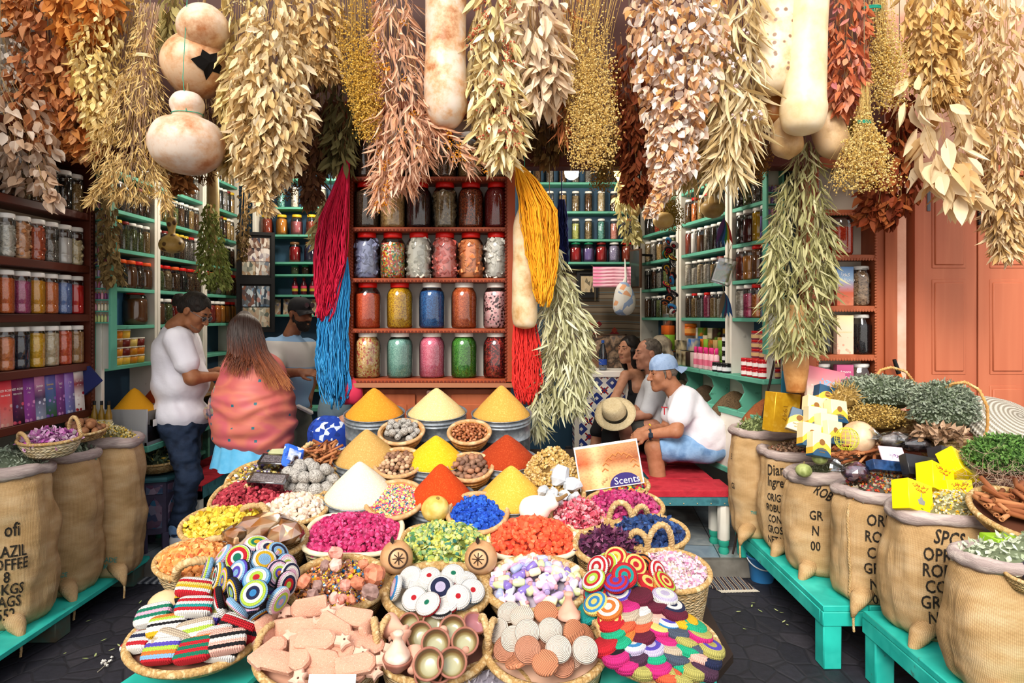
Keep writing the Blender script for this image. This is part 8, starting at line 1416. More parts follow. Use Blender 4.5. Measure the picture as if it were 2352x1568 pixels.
# ================================================================== people (bodies grown from distance fields, meshed by surface nets)
def smin(a,b,k):
 if k<=0: return np.minimum(a,b)
 hh=np.clip(.5+.5*(b-a)/k,0,1); return b+(a-b)*hh-k*hh*(1-hh)
def fieldmesh(prims,h=.007,noise=None,fn=None):
 """prims: ('c',p0,r0,p1,r1,k) ('e',c,(rx,ry,rz),R,k) ('-c'...) ('-e'...) ('clip',p,n) keeps the side away from n"""
 lo=np.full(3,1e9); hi=-lo
 for p in prims:
  if p[0]=='c':
   for c,r in ((p[1],p[2]),(p[3],p[4])): lo=np.minimum(lo,np.array(c)-r); hi=np.maximum(hi,np.array(c)+r)
  elif p[0]=='e': r=max(p[2]); lo=np.minimum(lo,np.array(p[1])-r); hi=np.maximum(hi,np.array(p[1])+r)
 lo-=.03; hi+=.03; ax=[np.arange(lo[i],hi[i]+h,h) for i in range(3)]; D=np.full([len(a) for a in ax],.08)
 for p in prims:
  if p[0]=='clip':
   P=np.stack(np.meshgrid(*ax,indexing='ij'),-1); D=np.maximum(D,(P-np.array(p[1]))@(np.array(p[2],float)/np.linalg.norm(p[2]))); continue
  neg=p[0][0]=='-'; ty=p[0][-1]
  if ty=='c': a,b=np.array(p[1],float),np.array(p[3],float); R_=max(p[2],p[4]); l,u=np.minimum(a,b)-R_,np.maximum(a,b)+R_
  else: c=np.array(p[1],float); rr=np.array(p[2],float); l,u=c-rr.max(),c+rr.max()
  k=p[-1]; m=.06+k; s=[slice(max(int((l[i]-m-lo[i])/h),0),max(int((u[i]+m-lo[i])/h)+2,0)) for i in range(3)]
  P=np.stack(np.meshgrid(*[ax[i][s[i]] for i in range(3)],indexing='ij'),-1)
  if P.size==0: continue
  if ty=='c':
   d=b-a; t=np.clip(((P-a)@d)/max(d@d,1e-9),0,1); f=np.linalg.norm(P-a-t[...,None]*d,axis=-1)-(p[2]+(p[4]-p[2])*t)
  else:
   q_=(P-c)
   if p[3] is not None: q_=q_@np.array(p[3])
   k0=np.linalg.norm(q_/rr,axis=-1); k1=np.linalg.norm(q_/rr**2,axis=-1)+1e-9; f=k0*(k0-1)/k1
  sub=D[s[0],s[1],s[2]]
  D[s[0],s[1],s[2]]= -smin(-sub,f,k) if neg else smin(sub,f,k)
 if noise or fn:
  P=np.stack(np.meshgrid(*ax,indexing='ij'),-1)
  if noise: D=D+noise[0]*vnoise(P*np.array(noise[2] if len(noise)>2 else (1,1,1)),noise[1],3)
  if fn: D=D+fn(P)
 S=D<0; nx,ny,nz=S.shape
 cs=[(i,j,k) for i in (0,1) for j in (0,1) for k in (0,1)]; cnt=sum(S[i:nx-1+i,j:ny-1+j,k:nz-1+k].astype(np.int8) for i,j,k in cs); act=(cnt>0)&(cnt<8)
 idx=np.full(act.shape,-1); idx[act]=np.arange(act.sum()); ci=np.argwhere(act); acc=np.zeros((len(ci),3)); num=np.zeros(len(ci))
 for a in cs:
  for x in range(3):
   if a[x]==0:
    b_=list(a); b_[x]=1; da=D[ci[:,0]+a[0],ci[:,1]+a[1],ci[:,2]+a[2]]; db=D[ci[:,0]+b_[0],ci[:,1]+b_[1],ci[:,2]+b_[2]]; m=(da<0)!=(db<0)
    t=np.where(m,da/np.where(m,da-db,1),0); pt=np.repeat(np.array(a,float)[None],len(ci),0); pt[:,x]+=t; acc+=pt*m[:,None]; num+=m
 V=lo+(ci+acc/np.maximum(num,1)[:,None])*h; F=[]
 for x,(u,v) in enumerate(((1,2),(2,0),(0,1))):
  sl0=[slice(None)]*3; sl1=[slice(None)]*3; sl0[x]=slice(0,-1); sl1[x]=slice(1,None); A,B_=S[tuple(sl0)],S[tuple(sl1)]; ed=np.argwhere(A!=B_)
  ed=ed[(ed[:,u]>0)&(ed[:,v]>0)&(ed[:,u]<S.shape[u]-1)&(ed[:,v]<S.shape[v]-1)]
  if not len(ed): continue
  def at(du,dv): e=ed.copy(); e[:,u]-=du; e[:,v]-=dv; return idx[e[:,0],e[:,1],e[:,2]]
  qd=np.stack([at(1,1),at(0,1),at(0,0),at(1,0)],-1); fl=~A[ed[:,0],ed[:,1],ed[:,2]]; qd[fl]=qd[fl][:,::-1]; F.append(qd)
 F=np.vstack(F); return G(V,[(F[(F>=0).all(1)],0)])
def hframe(c,f,up=(0,0,1)):
 f=Vector(f).normalized(); x=f.cross(Vector(up)).normalized(); z=x.cross(f); M=Matrix((x,f,z)).transposed().to_4x4(); M.translation=Vector(c); return M
def headprims(M,neck,s=1.0,neckr=.056):
 R3=np.array(M.to_3x3()); T=lambda x,y,z:np.array(M@Vector((x*s,y*s,z*s))); E=lambda c,r,k:('e',T(*c),[v*s for v in r],R3,k); C=lambda a,ra,b,rb,k:('c',T(*a),ra*s,T(*b),rb*s,k)
 p=[E((0,-.015,.035),(.074,.094,.086),.02),E((0,.026,-.03),(.06,.066,.085),.03),E((0,.066,-.094),(.026,.024,.02),.025),C((-.045,.02,-.075),.022,(0,.062,-.097),.02,.02),C((.045,.02,-.075),.022,(0,.062,-.097),.02,.02),
       C((-.034,.076,.03),.013,(.034,.076,.03),.013,.015),E((.036,.058,-.022),(.024,.026,.028),.02),E((-.036,.058,-.022),(.024,.026,.028),.02),
       ('-e',T(.031,.1,.010),[.016*s]*3,None,.012),('-e',T(-.031,.1,.010),[.016*s]*3,None,.012),
       C((.017,.086,.0185),.0065,(.044,.079,.017),.006,.006),C((-.017,.086,.0185),.0065,(-.044,.079,.017),.006,.006),C((.02,.0865,.0015),.005,(.042,.080,.002),.005,.006),C((-.02,.0865,.0015),.005,(-.042,.080,.002),.005,.006),C((0,.085,.02),.009,(0,.112,-.026),.013,.008),E((.011,.1,-.031),(.009,.01,.008),.006),E((-.011,.1,-.031),(.009,.01,.008),.006),
       C((-.019,.084,-.058),.007,(.019,.084,-.058),.007,.008),C((-.014,.084,-.071),.008,(.014,.084,-.071),.008,.008),('-c',T(-.02,.099,-.0645),.0028*s,T(.02,.099,-.0645),.0028*s,.004),
       E((.077,-.012,.0),(.011,.021,.032),.008),E((-.077,-.012,.0),(.011,.021,.032),.008),('-e',T(.09,-.008,.002),[.006*s,.011*s,.018*s],R3,.004),('-e',T(-.09,-.008,.002),[.006*s,.011*s,.018*s],R3,.004)]
 p.append(('c',T(0,-.03,-.05),neckr*s,np.array(neck),neckr*1.12*s,.035)); return p,T,R3
def handprims(w,d,nrm,side,curl=.5,s=1.0):
 """wrist, pointing direction, back-of-hand normal, side +1 thumb towards d x nrm"""
 w=np.array(w,float); d=np.array(d,float); d/=np.linalg.norm(d); n=np.array(nrm,float); n-=d*(n@d); n/=np.linalg.norm(n); x=np.cross(d,n)*side; p=[]; kk=.012
 p+=[('c',w,.026*s,w+d*.02*s,.024*s,.02)]
 for j,o in enumerate((.027,.009,-.009,-.026)): p.append(('c',w+d*.015*s+x*o*.6*s,.017*s,w+d*.088*s+x*o*s,.0125*s,.01))
 for j,(o,L_,r) in enumerate(((.028,.068,.0088),(.0095,.076,.0092),(-.009,.07,.0088),(-.027,.056,.0078))):
  b=w+d*.088*s+x*o*s; c=curl*(.85+.1*j); dd=d
  for q_,fr in enumerate((.45,.32,.23)):
   a=c*(.55+.25*q_); dd2=dd*math.cos(a)-n*math.sin(a); e=b+dd2*L_*fr*s; p.append(('c',b,r*s*(1-.1*q_),e,r*s*(.92-.1*q_),.004)); nn=n; n=n*math.cos(a)+dd*math.sin(a); b,dd=e,dd2
  n=np.array(nrm,float); n-=d*(n@d); n/=np.linalg.norm(n)
 b=w+d*.022*s+x*.022*s; t1=b+(d*.6+x*.62-n*.2)*.042*s; t2=t1+(d*.88+x*.15-n*.35)*.032*s; t3=t2+(d*.9-x*.05-n*.35)*.024*s
 p+=[('c',b,.014*s,t1,.0115*s,.012),('c',t1,.0112*s,t2,.0098*s,.006),('c',t2,.0098*s,t3,.0082*s,.004)]; return p
SKIN=lambda a,b:mk([a,b],'noise',22,rough=.55,spec=.35,**{'Subsurface Weight':.0})
def eyes(t,M,s=1.0,col='2a1a12',brow='1a1210',wb=True):
 for sg in (1,-1):
  o=obj('eye',cat(sphere(.0102*s,12,9),sphere(.0075*s,10,8).mv(0,.0046*s,-.001).mat(1)),[mk('b8a89c',rough=.25),mk(col,rough=.2)],t,smooth=True); o.matrix_local=M@Matrix.Translation((.031*s*sg,.0765*s,.009*s))
  if brow: o=obj('eyebrow',tube([(sg*x*s,y*s,z*s) for x,y,z in ((.013,.0905,.031),(.03,.0895,.037),(.046,.078,.034))],[.004*s,.0045*s,.002*s],6),mk(brow),t); o.matrix_local=M
def fig(label,root,skin,prims_list,name='person',group=None):
 t=thing(name,label,'person',root); r=np.array(root); gs=[fieldmesh(p,h) for p,h in prims_list]; obj('body',cat(*gs).mv(*-r),skin,t,smooth=True); return t,r
def cloth(t,r,nm,prims,mat,h=.008,noise=(.010,14),fn=None): return obj(nm,fieldmesh(prims,h,noise,fn).mv(*-r),mat,t,smooth=True)
def relM(M,r): m=M.copy(); m.translation=m.translation-Vector(r); return m
J=lambda px,py,Y:np.array(PX(px,py,Y)[:])
COT=lambda c,c2:mk([c,c2],'noise',4,rough=.9,bump=('n',18),bstr=.25,bdist=.02)
DEN=mk(['1c2638','26344c','141c2c'],'noise',11,rough=.85,bump=('n',90),bstr=.2); DENL=mk(['6a90bc','84a8d0','5478a4'],'noise',9,rough=.85,bump=('n',90),bstr=.2)
WT=COT('e9e7ee','dcd9e4')
def shoe(t,r,a,b,m,sole='e4e2dc'):
 a,b=np.array(a),np.array(b); obj('shoe',fieldmesh([('c',a,.042,b,.036,.0),('c',a+[0,0,.03],.04,a*.5+b*.5,.04,.02),('clip',[a[0],a[1],a[2]-.034],(0,0,-1))],.007).mv(*-r),m,t,smooth=True)
# ---- man in white T-shirt and jeans, seen from his right side, looking down
Y=4.5; hc=J(449,716,Y); M=hframe(hc,(.80,-.14,-.50)); nb=J(402,752,Y); hp,T,R3=headprims(M,nb,1.03)
sh,el,wr=J(410,785,4.32),J(441,868,4.30),J(492,864,4.42); s2,e2,w2=J(425,780,4.68),J(455,868,4.72),J(500,852,4.64)
r0=(J(412,1000,Y)[0],Y,.12)
arm=[('c',sh,.055,el,.048,.02),('c',el,.047,wr,.029,.02)]+handprims(wr,(.55,.8,.1),(.1,-.3,.9),1,.5); arm2=[('c',s2,.055,e2,.048,.02),('c',e2,.047,w2,.029,.02)]+handprims(w2,(.95,-.1,.1),(.1,.2,.9),-1,.5)
an1,an2=J(408,1213,4.42),J(424,1213,4.58)
t,r=fig('standing man in white T-shirt and dark jeans with glasses and a hair knot, looking down',r0,SKIN('a06a48','8a5638'),[(hp,.0055),(arm,.0055),(arm2,.007),([('c',an1+[0,0,.12],.04,an1,.038,.0),('c',an1,.038,an1+[.02,0,-.05],.036,.02),('c',an2+[0,0,.1],.04,an2,.038,.0),('c',an2,.038,an2+[.02,0,-.05],.036,.02)],.009)])
hair=[('e',T(0,-.022,.045),[.084,.104,.09],R3,.0),('e',T(0,-.06,.0),[.076,.075,.07],R3,.03),('clip',T(0,.062,.045),np.array(M.to_3x3()@Vector((0,.85,-.30)))),('-e',T(.07,.03,-.055),[.04,.075,.06],R3,.01),('-e',T(-.07,.03,-.055),[.04,.075,.06],R3,.01),('-e',T(0,-.04,-.085),[.1,.1,.035],R3,.02),('c',T(0,-.11,.02),.022,T(0,-.145,.012),.036,.015),('c',T(0,-.15,.01),.034,T(-.01,-.17,-.035),.02,.02)]
HAIRD=mk(['14100e','2a211c'],'noise',40,rough=.6,stretch=(1,1,.3),bump=('n',120),bstr=.8); cloth(t,r,'hair',hair,HAIRD,.006,(.005,45))
cloth(t,r,'beard_stubble',[('e',T(0,.03,-.055),[.0615,.0665,.062],R3,.0),('e',T(0,.068,-.094),[.027,.0255,.022],R3,.02),('clip',T(0,0,-.05),np.array(M.to_3x3()@Vector((0,.35,1)))),('clip',T(0,.01,0),np.array(M.to_3x3()@Vector((0,-1,0))))],mk(['7c5844','8c6a56'],'noise',80,rough=.8),.006,None)
eyes(t,relM(M,r),1.03)
g=cat(*[tube([(sg*.031+.021*math.cos(a),.104,.004+.017*math.sin(a)) for a in np.linspace(0,2*PI,18)],.0016,5) for sg in (1,-1)],*[tube([(sg*.052,.103,.012),(sg*.074,.05,.014),(sg*.08,-.01,.012)],.0016,5) for sg in (1,-1)],tube([(-.01,.106,.008),(.01,.106,.008)],.0016,5)); o=obj('glasses',g,mk('b8bcc0',metal=.8,rough=.3),t); o.matrix_local=relM(M,r)
g=cat(*[lathe([(1e-4,0),(.02,0),(.02,.001),(1e-4,.001)],16).rot('X',PI/2).mv(sg*.031,.104,.003) for sg in (1,-1)]); o=obj('glasses_lens',g,mk('1c2430',rough=.1,spec=.6),t); o.matrix_local=relM(M,r)
shirt=[('e',J(408,812,Y),[.150,.195,.20],None,.03),('c',J(407,778,4.38),.085,J(412,778,4.62),.085,.05),('e',J(417,880,Y),[.188,.2,.17],None,.06),('e',J(415,950,Y),[.185,.205,.13],None,.06),('c',sh+[0,0,.01],.083,sh*.42+el*.58,.082,.045),('c',s2+[0,0,.01],.083,s2*.42+e2*.58,.082,.045),('c',J(396,760,Y),.065,J(404,790,Y),.09,.04),('clip',J(410,972,Y),(.06,0,-1)),('-c',hc,.05,J(408,748,Y),.066,.01)]
cloth(t,r,'tshirt',shirt,WT,.008,(.016,8,(1,1,.55)),lambda P:.006*vnoise(P*np.array([1,1,.5])+P[...,[2,0,1]]*.5,17,2))
hp1,hp2=J(412,985,4.42),J(424,985,4.58); k1,k2=J(434,1095,4.40),J(432,1095,4.6)
cloth(t,r,'jeans',[('e',J(418,968,Y),[.165,.19,.13],None,.03),('c',hp1,.105,k1,.076,.04),('c',k1,.076,an1,.054,.03),('c',hp2,.105,k2,.076,.04),('c',k2,.076,an2,.054,.03)],DEN,.009,(.012,22,(1,1,1.6)))
cloth(t,r,'jeans_cuff',[('c',an1+[0,0,.02],.057,an1+[0,0,-.012],.055,.0),('c',an2+[0,0,.02],.057,an2+[0,0,-.012],.055,.0)],DENL,.009,None)
for a in (an1,an2): shoe(t,r,(a[0]-.01,a[1],.165),(a[0]+.15,a[1]-.03,.158),mk('dcdcdc'))
# ---- woman in coral shawl, from behind
Y=4.4; hc=J(566,762,Y); M=hframe(hc,(.12,.97,-.16)); hp,T,R3=headprims(M,J(572,815,Y),.98,.05); r0=(J(580,1000,Y)[0],Y,.12); an1,an2=J(566,1225,Y),J(600,1225,Y)
lg=[('c',J(566,1060,Y),.06,an1,.038,.0),('c',an1,.036,an1+[0,.08,-.035],.03,.02),('c',J(602,1060,Y),.06,an2,.038,.0),('c',an2,.036,an2+[0,.08,-.035],.03,.02)]
t,r=fig('woman with long auburn hair wrapped in a coral shawl, seen from behind',r0,SKIN('b07a5a','a06a4a'),[(hp,.008),(lg,.01)])
eyes(t,relM(M,r),.98)
def folds(P):
 x=P[...,0]-r0[0]; z=P[...,2]; w_=np.clip((1.42-z)/.35,0,1); return .0042*w_*np.sin(64*(z-1.0*(x-.05)**2-.22*x)+vnoise(P,6,2)*3.2)+.009*vnoise(P*np.array([1,1,2.2]),7,4)
SHW=None
b=NB('coral_shawl'); n=b.n('TexNoise'); n.inputs['Scale'].default_value=3.2; n.inputs['Distortion'].default_value=.8; b.l(b.co('Object',(1,1,2)),n.inputs['Vector']); v=b.n('TexVoronoi',distance='CHEBYCHEV'); v.inputs['Scale'].default_value=13; v.inputs['Randomness'].default_value=.55; b.l(b.co(),v.inputs['Vector'])
c=b.ramp(n.outputs[0],['c8625e','d87a66','d0646c'],'LINEAR',[.35,.5,.65]); c=b.mix(b.ramp(v.outputs['Distance'],['ffffff','000000'],'CONSTANT',[0,.11]),c,lin('2f6f7c')); SHW=b.bsdf(c,.5,spec=.4,bump=n.outputs[0],bstr=.1)
shawl=[('c',J(578,868,4.4),.15,J(582,985,4.4),.20,.09),('c',J(548,840,4.400),.085,J(606,838,4.400),.085,.05),('c',J(560,850,Y),.12,J(568,930,Y),.17,.06),('c',J(592,850,Y),.12,J(594,930,Y),.17,.06),('c',J(558,930,Y),.185,J(552,985,Y),.17,.09),('c',J(604,930,Y),.185,J(616,1000,Y),.165,.09),('c',J(534,855,4.380),.055,J(505,950,4.400),.06,.08),('c',J(634,850,4.400),.055,J(655,960,4.400),.06,.08),('clip',J(590,1046,Y),(-.32,0,-1)),('clip',J(600,1043,Y),(.10,0,-1))]
cloth(t,r,'shawl',shawl,SHW,.008,None,folds)
cloth(t,r,'shawl_edge',[('c',J(508,885,4.340),.03,J(489,945,4.320),.045,.02),('c',J(489,945,4.320),.045,J(500,985,4.320),.02,.02)],mk(['5a7a78','9a6a74','a8a07c','4a4a68','c89a8c'],'voro',42),.008,None,lambda P:.010*np.sin(P[...,0]*150+P[...,2]*30))
b=NB('auburn_hair'); s_=b.n('SeparateXYZ'); tcn=b.n('TexCoord'); b.l(tcn.outputs['Object'],s_.inputs[0]); zz=b.math('ADD',b.math('MULTIPLY',s_.outputs[2],2.6),b.math('MULTIPLY',b.n('NewGeometry').outputs['Random Per Island'],.35)); HAIRA=b.bsdf(b.ramp(zz,['c07a44','9a5028','5e2c16','2e1810'],'LINEAR',[.02,.3,.62,.95]),.4,spec=.5); hv=[('e',T(0,-.015,.03),[.082,.1,.092],R3,0),('e',J(566,790,4.350),[.1,.08,.11],None,.05),('e',J(572,830,4.320),[.085,.05,.1],None,.05),('clip',T(0,.05,0),np.array(M.to_3x3()@Vector((0,1,-.2))))]
cloth(t,r,'hair',hv,mk(['341a10','4a2616'],'noise',30,rough=.5,stretch=(1,1,.1)),.008,(.006,30)); st_=[]
for i in range(520):
 u=R.uniform(-1,1); a0=R.uniform(-.1,.25); xt=574+u*44+R.uniform(-6,6); low=R.uniform(832,872)+(26 if u>.2 else -14*abs(u)); xl=xt+ (26*u+ (18 if u>0 else -2))*(low-780)/90
 P=[J(561+u*10,714+3*abs(u),4.400),J(561+u*36,725+16*u*u,4.330-.02*(1-u*u)),J(563+u*43,768,4.300-.04*(1-u*u)),J((566+u*44+xt)/2,808,4.275-.03*(1-u*u)),J((xt+xl)/2,(812+low)/2,4.245),J(xl,low,4.230)]
 P=np.array(P)+NR.randn(6,3)*.004*np.linspace(.2,1,6)[:,None]; s_=np.linspace(0,5,13); P=np.stack([np.interp(s_,np.arange(6),P[:,k]) for k in range(3)],-1); st_.append(tube(P,np.linspace(.0040,.0009,13),4,cap=False))
obj('hair_strands',cat(*st_).mv(*-J(590,872,4.300)),HAIRA,t,smooth=True,loc=J(590,872,4.300)-r)
ns=60; aa=np.arange(ns)/ns*2*PI; pr=[(.2,1.0),(.225,.86),(.245,.76),(.262,.69)]; V=np.array([[(rr*(1+.05*math.sin(a*15+zz*3))*math.cos(a)*1.0+.0,rr*(1+.05*math.sin(a*15+zz*3))*math.sin(a)*.75,zz-.12) for rr,zz in pr] for a in aa]).reshape(-1,3); V[:,2]+=.012*np.sin(np.repeat(aa,4)*7)*(np.tile([0,0,.4,1],ns))
obj('skirt',G(V,[(gridf(ns,4,True),0)]),mk(['5ab4e4','74c4ee'],'noise',20,rough=.9),t,smooth=True,loc=(-.005,0,0))
for a in (an1,an2): shoe(t,r,(a[0],a[1],.162),(a[0],a[1]+.13,.155),mk('7a5a44'))
# ---- shopkeeper in striped T-shirt and black cap
Y=5.12; hc=J(690,722,Y); M=hframe(hc,(.80,-.58,-.10)); hp,T,R3=headprims(M,J(668,772,Y),1.0); r0=(J(668,1000,Y)[0],Y,.12)
sA,eA,wA=J(620,800,5.02),J(640,858,4.9),J(688,855,4.85); sB,eB,wB=J(708,800,5.24),J(716,870,5.22),J(708,918,5.12); an1,an2=J(652,1190,5.1),J(690,1190,5.18)
t,r=fig('bearded shopkeeper in a blue and grey banded T-shirt and black cap',r0,SKIN('8a5a40','744830'),[(hp,.0055),([('c',sA,.055,eA,.048,.02),('c',eA,.046,wA,.03,.02)]+handprims(wA,(.9,-.1,.0),(0,-.6,.8),1,.6),.006),([('c',sB,.055,eB,.046,.02),('c',eB,.044,wB,.028,.02)]+handprims(wB,(-.15,-.2,-1),(.8,-.5,0),-1,.6),.006)])
eyes(t,relM(M,r)); HB=mk(['120e0c','221a16'],'noise',60,rough=.8,bump=('n',160),bstr=.8)
cloth(t,r,'beard',[('e',T(0,.028,-.062),[.064,.068,.062],R3,.0),('e',T(0,.066,-.1),[.034,.034,.032],R3,.02),('c',T(-.024,.091,-.05),.007,T(.024,.091,-.05),.007,.01),('c',T(.066,.0,.0),.012,T(.06,.01,-.05),.014,.01),('c',T(-.066,.0,.0),.012,T(-.06,.01,-.05),.014,.01),('-c',T(-.016,.1,-.064),.009,T(.016,.1,-.064),.009,.006),('-e',T(0,.06,.0),[.08,.06,.042],R3,.01),('clip',T(0,-.012,0),np.array(M.to_3x3()@Vector((0,-1,0))))],HB,.0055,(.004,90))
cloth(t,r,'hair',[('e',T(0,-.02,.035),[.078,.098,.086],R3,0),('clip',T(0,.04,.0),np.array(M.to_3x3()@Vector((0,1,-.25)))),('clip',T(0,0,-.03),np.array(M.to_3x3()@Vector((0,0,-1)))),('-e',T(.08,.0,-.01),[.02,.04,.045],R3,.005),('-e',T(-.08,.0,-.01),[.02,.04,.045],R3,.005)],HB,.006,None)
def capobj(t,r,M,mat,s=1.0,back=False,up=.0):
 P=[(.001,.139),(.04,.134),(.068,.115),(.084,.085),(.089,.05),(.089,.036)][::-1]; g=lathe([(a*s,b*s) for a,b in P],28,cap=False).sc(.96,1.16,1).mv(0,-.012*s,up); o=obj('cap_crown',g,mat,t,smooth=True); o.matrix_local=relM(M,r)
 a=np.linspace(-1.15,1.15,15); V=[]; sg=-1 if back else 1
 for j,e in enumerate((0,.35,.7,1)):
  for x in a: V.append((math.sin(x)*.083*s*(1-.06*e),sg*(math.cos(x)*.098+e*.078*math.cos(x*.8)**.7)*s-.012*s,(.045+up)*s-.018*e*s-.030*(x/1.15)**2*e*s))
 V=np.array(V); V2_=V.copy(); V2_[:,2]-=.003; n=len(V); F=gridf(4,15); g=G(np.vstack([V,V2_]),[(F[:,::-1] if not back else F,0),((F if not back else F[:,::-1])+n,0)]); o=obj('cap_peak',g,mat,t,smooth=True); o.matrix_local=relM(M,r)
 o=obj('cap_button',sphere(.006*s,8,6).mv(0,-.012*s,.139*s+up),mat,t); o.matrix_local=relM(M,r)
capobj(t,r,M,mk(['101014','1a1a20'],'noise',30,rough=.8))
g=cat(*[lathe([(1e-4,0),(.021,0),(.021,.002),(1e-4,.002)],14).rot('X',PI/2).mv(sg*.026,.108,.082) for sg in (1,-1)]); o=obj('sunglasses',g,mk('20262e',rough=.08,spec=.8),t,rot=None); o.matrix_local=relM(M,r)
b=NB('banded_cotton'); tcn=b.n('TexCoord'); s_=b.n('SeparateXYZ'); b.l(tcn.outputs['Object'],s_.inputs[0]); z1,z2=ZZ(783,Y)-.12,ZZ(842,Y)-.12; hh=b.math('ADD',s_.outputs[2],b.math('MULTIPLY',s_.outputs[0],.06))
BAND=b.bsdf(b.ramp(b.math('MULTIPLY',hh,.5),['7a9cc0','b4b2b0','7a9cc0'],'CONSTANT',[0,z2*.5,z1*.5]),.9)
cloth(t,r,'tshirt',[('e',J(664,828,Y),[.18,.125,.20],None,.03),('c',sA+[.02,0,.0],.075,sB+[-.02,0,0],.075,.05),('e',J(668,880,Y),[.17,.13,.16],None,.05),('e',J(668,925,Y),[.165,.13,.10],None,.05),('c',sA,.078,sA*.45+eA*.55,.072,.04),('c',sB,.075,sB*.5+eB*.5,.068,.04),('c',J(670,775,Y),.065,J(668,800,Y),.09,.03),('clip',J(668,950,Y),(0,0,-1)),('-c',hc,.05,J(668,766,Y),.062,.01)],BAND,.008,(.010,9))
cloth(t,r,'trousers',[('e',J(670,945,Y),[.155,.125,.11],None,.03),('c',J(652,960,5.1),.09,J(652,1080,5.1),.07,.03),('c',J(652,1080,5.1),.07,an1,.06,.03),('c',J(690,960,5.18),.09,J(690,1080,5.18),.07,.03),('c',J(690,1080,5.18),.07,an2,.06,.03)],COT('6f7068','5c5e58'),.01,(.009,12))
for a in (an1,an2): shoe(t,r,(a[0],a[1],.165),(a[0]+.10,a[1]-.08,.158),mk('2a2a2c'))
tag(obj('white_sandal',lumpy(cbox(0,0,0,.14,.05,.03,.012),.006,20),mk('dcdcdc'),loc=PX(700,940,5.02),rot=(0,.5,.3)),'white sandal held low in the hand of the shopkeeper','sandal')
# ---- seated man in white T-shirt with pale blue cap
Y=4.850; hc=J(1522,858,Y); M=hframe(hc,(-.97,-.22,-.10)); hp,T,R3=headprims(M,J(1552,900,Y),1.04,.06); r0=(J(1600,1030,Y)[0],Y,.551)
s1,e1,w1=J(1570,922,4.690),J(1553,990,4.590),J(1486,998,4.670); s2,e2,w2=J(1556,915,5.050),J(1530,985,5.090),J(1487,985,4.910)
k1,k2=J(1502,1028,4.710),J(1506,1022,5.030); a1,a2=k1+[.01,-.01,-.5],k2+[.03,0,-.5]; a1[2]=a2[2]=.20
h1=handprims(w1,(-.86,.30,-.22),(-.2,-.75,.6),-1,.75); h2=handprims(w2,(-.80,-.42,-.32),(-.25,-.5,.8),1,.7)
t,r=fig('seated man in white T-shirt, denim shorts and backward pale blue cap, hands clasped',r0,SKIN('b0785a','9a6244'),[(hp,.0055),([('c',s1,.055,e1,.046,.02),('c',e1,.046,w1,.03,.02)]+h1,.0055),([('c',s2,.055,e2,.046,.02),('c',e2,.046,w2,.03,.02)]+h2,.0055),([('c',k1*.7+J(1620,1035,4.730)*.3,.072,k1,.064,.03),('c',k1,.062,k1*.45+a1*.55+[.035,0,0],.056,.03),('c',k1*.45+a1*.55+[.02,0,0],.055,a1,.038,.03),('c',a1,.038,a1+[-.10,0,-.04],.032,.02)],.008),([('c',k2*.7+J(1620,1030,5.030)*.3,.072,k2,.064,.03),('c',k2,.062,k2*.5+a2*.5+[.03,0,0],.054,.03),('c',k2*.5+a2*.5,.05,a2,.038,.03),('c',a2,.038,a2+[-.1,0,-.04],.032,.02)],.009)])
eyes(t,relM(M,r),1.04,brow='4a3a30'); cloth(t,r,'hair',[('e',T(0,-.022,.03),[.08,.1,.09],R3,0),('clip',T(0,.035,.0),np.array(M.to_3x3()@Vector((0,1,-.35)))),('clip',T(0,0,-.045),np.array(M.to_3x3()@Vector((0,0,-1)))),('-e',T(.08,.01,-.01),[.02,.05,.042],R3,.005),('-e',T(-.08,.01,-.01),[.02,.05,.042],R3,.005),('c',T(.071,.012,.02),.008,T(.07,.014,-.025),.007,.005),('c',T(-.071,.012,.02),.008,T(-.07,.014,-.025),.007,.005)],mk(['5c5048','7c7066'],'noise',80,rough=.8),.006,(.003,80))
capobj(t,r,M,mk(['8aa4cc','9cb4d8','7c96c0'],'noise',18,rough=.85,bump=('n',90),bstr=.2),1.06,True)
cloth(t,r,'tshirt',[('c',J(1572,925,4.770),.115,J(1618,985,4.770),.135,.05),('c',J(1568,922,4.950),.115,J(1618,985,4.950),.13,.05),('e',J(1608,985,Y),[.165,.19,.17],None,.06),('e',J(1622,1015,Y),[.15,.2,.12],None,.06),('e',J(1572,955,Y),[.11,.16,.13],None,.05),('c',s1,.08,s1*.48+e1*.52,.080,.04),('c',s2,.08,s2*.45+e2*.55,.08,.04),('c',J(1556,902,Y),.066,J(1570,925,Y),.1,.03),('clip',J(1630,1037,Y),(.05,0,-1)),('clip',J(1556,992,4.630),(-.45,0,-1)) if False else ('-c',hc,.04,J(1549,893,Y),.07,.01)],WT,.008,(.014,8),lambda P:.006*vnoise(P*np.array([1,1,.6])-P[...,[2,0,1]]*.6,17,2))
face_text([('TC',.085,0,0)],t,mk('a82030'),0); o=[c for c in t.children if c.name.startswith('printed_text')][0]; o.location=tuple(J(1535,945,4.705)-r); o.rotation_euler=(PI/2,0,-.62)
cloth(t,r,'shorts',[('e',J(1625,1028,Y),[.145,.19,.09],None,.03),('c',J(1622,1032,4.730),.098,k1*.86+J(1622,1032,4.730)*.14,.094,.04),('c',J(1622,1028,4.970),.098,k2*.8+J(1622,1028,4.970)*.2,.09,.04),('clip',k1+[.035,0,0],(-1,0,-.12)),('clip',(0,0,.556),(0,0,-1))],DENL,.008,(.010,16))
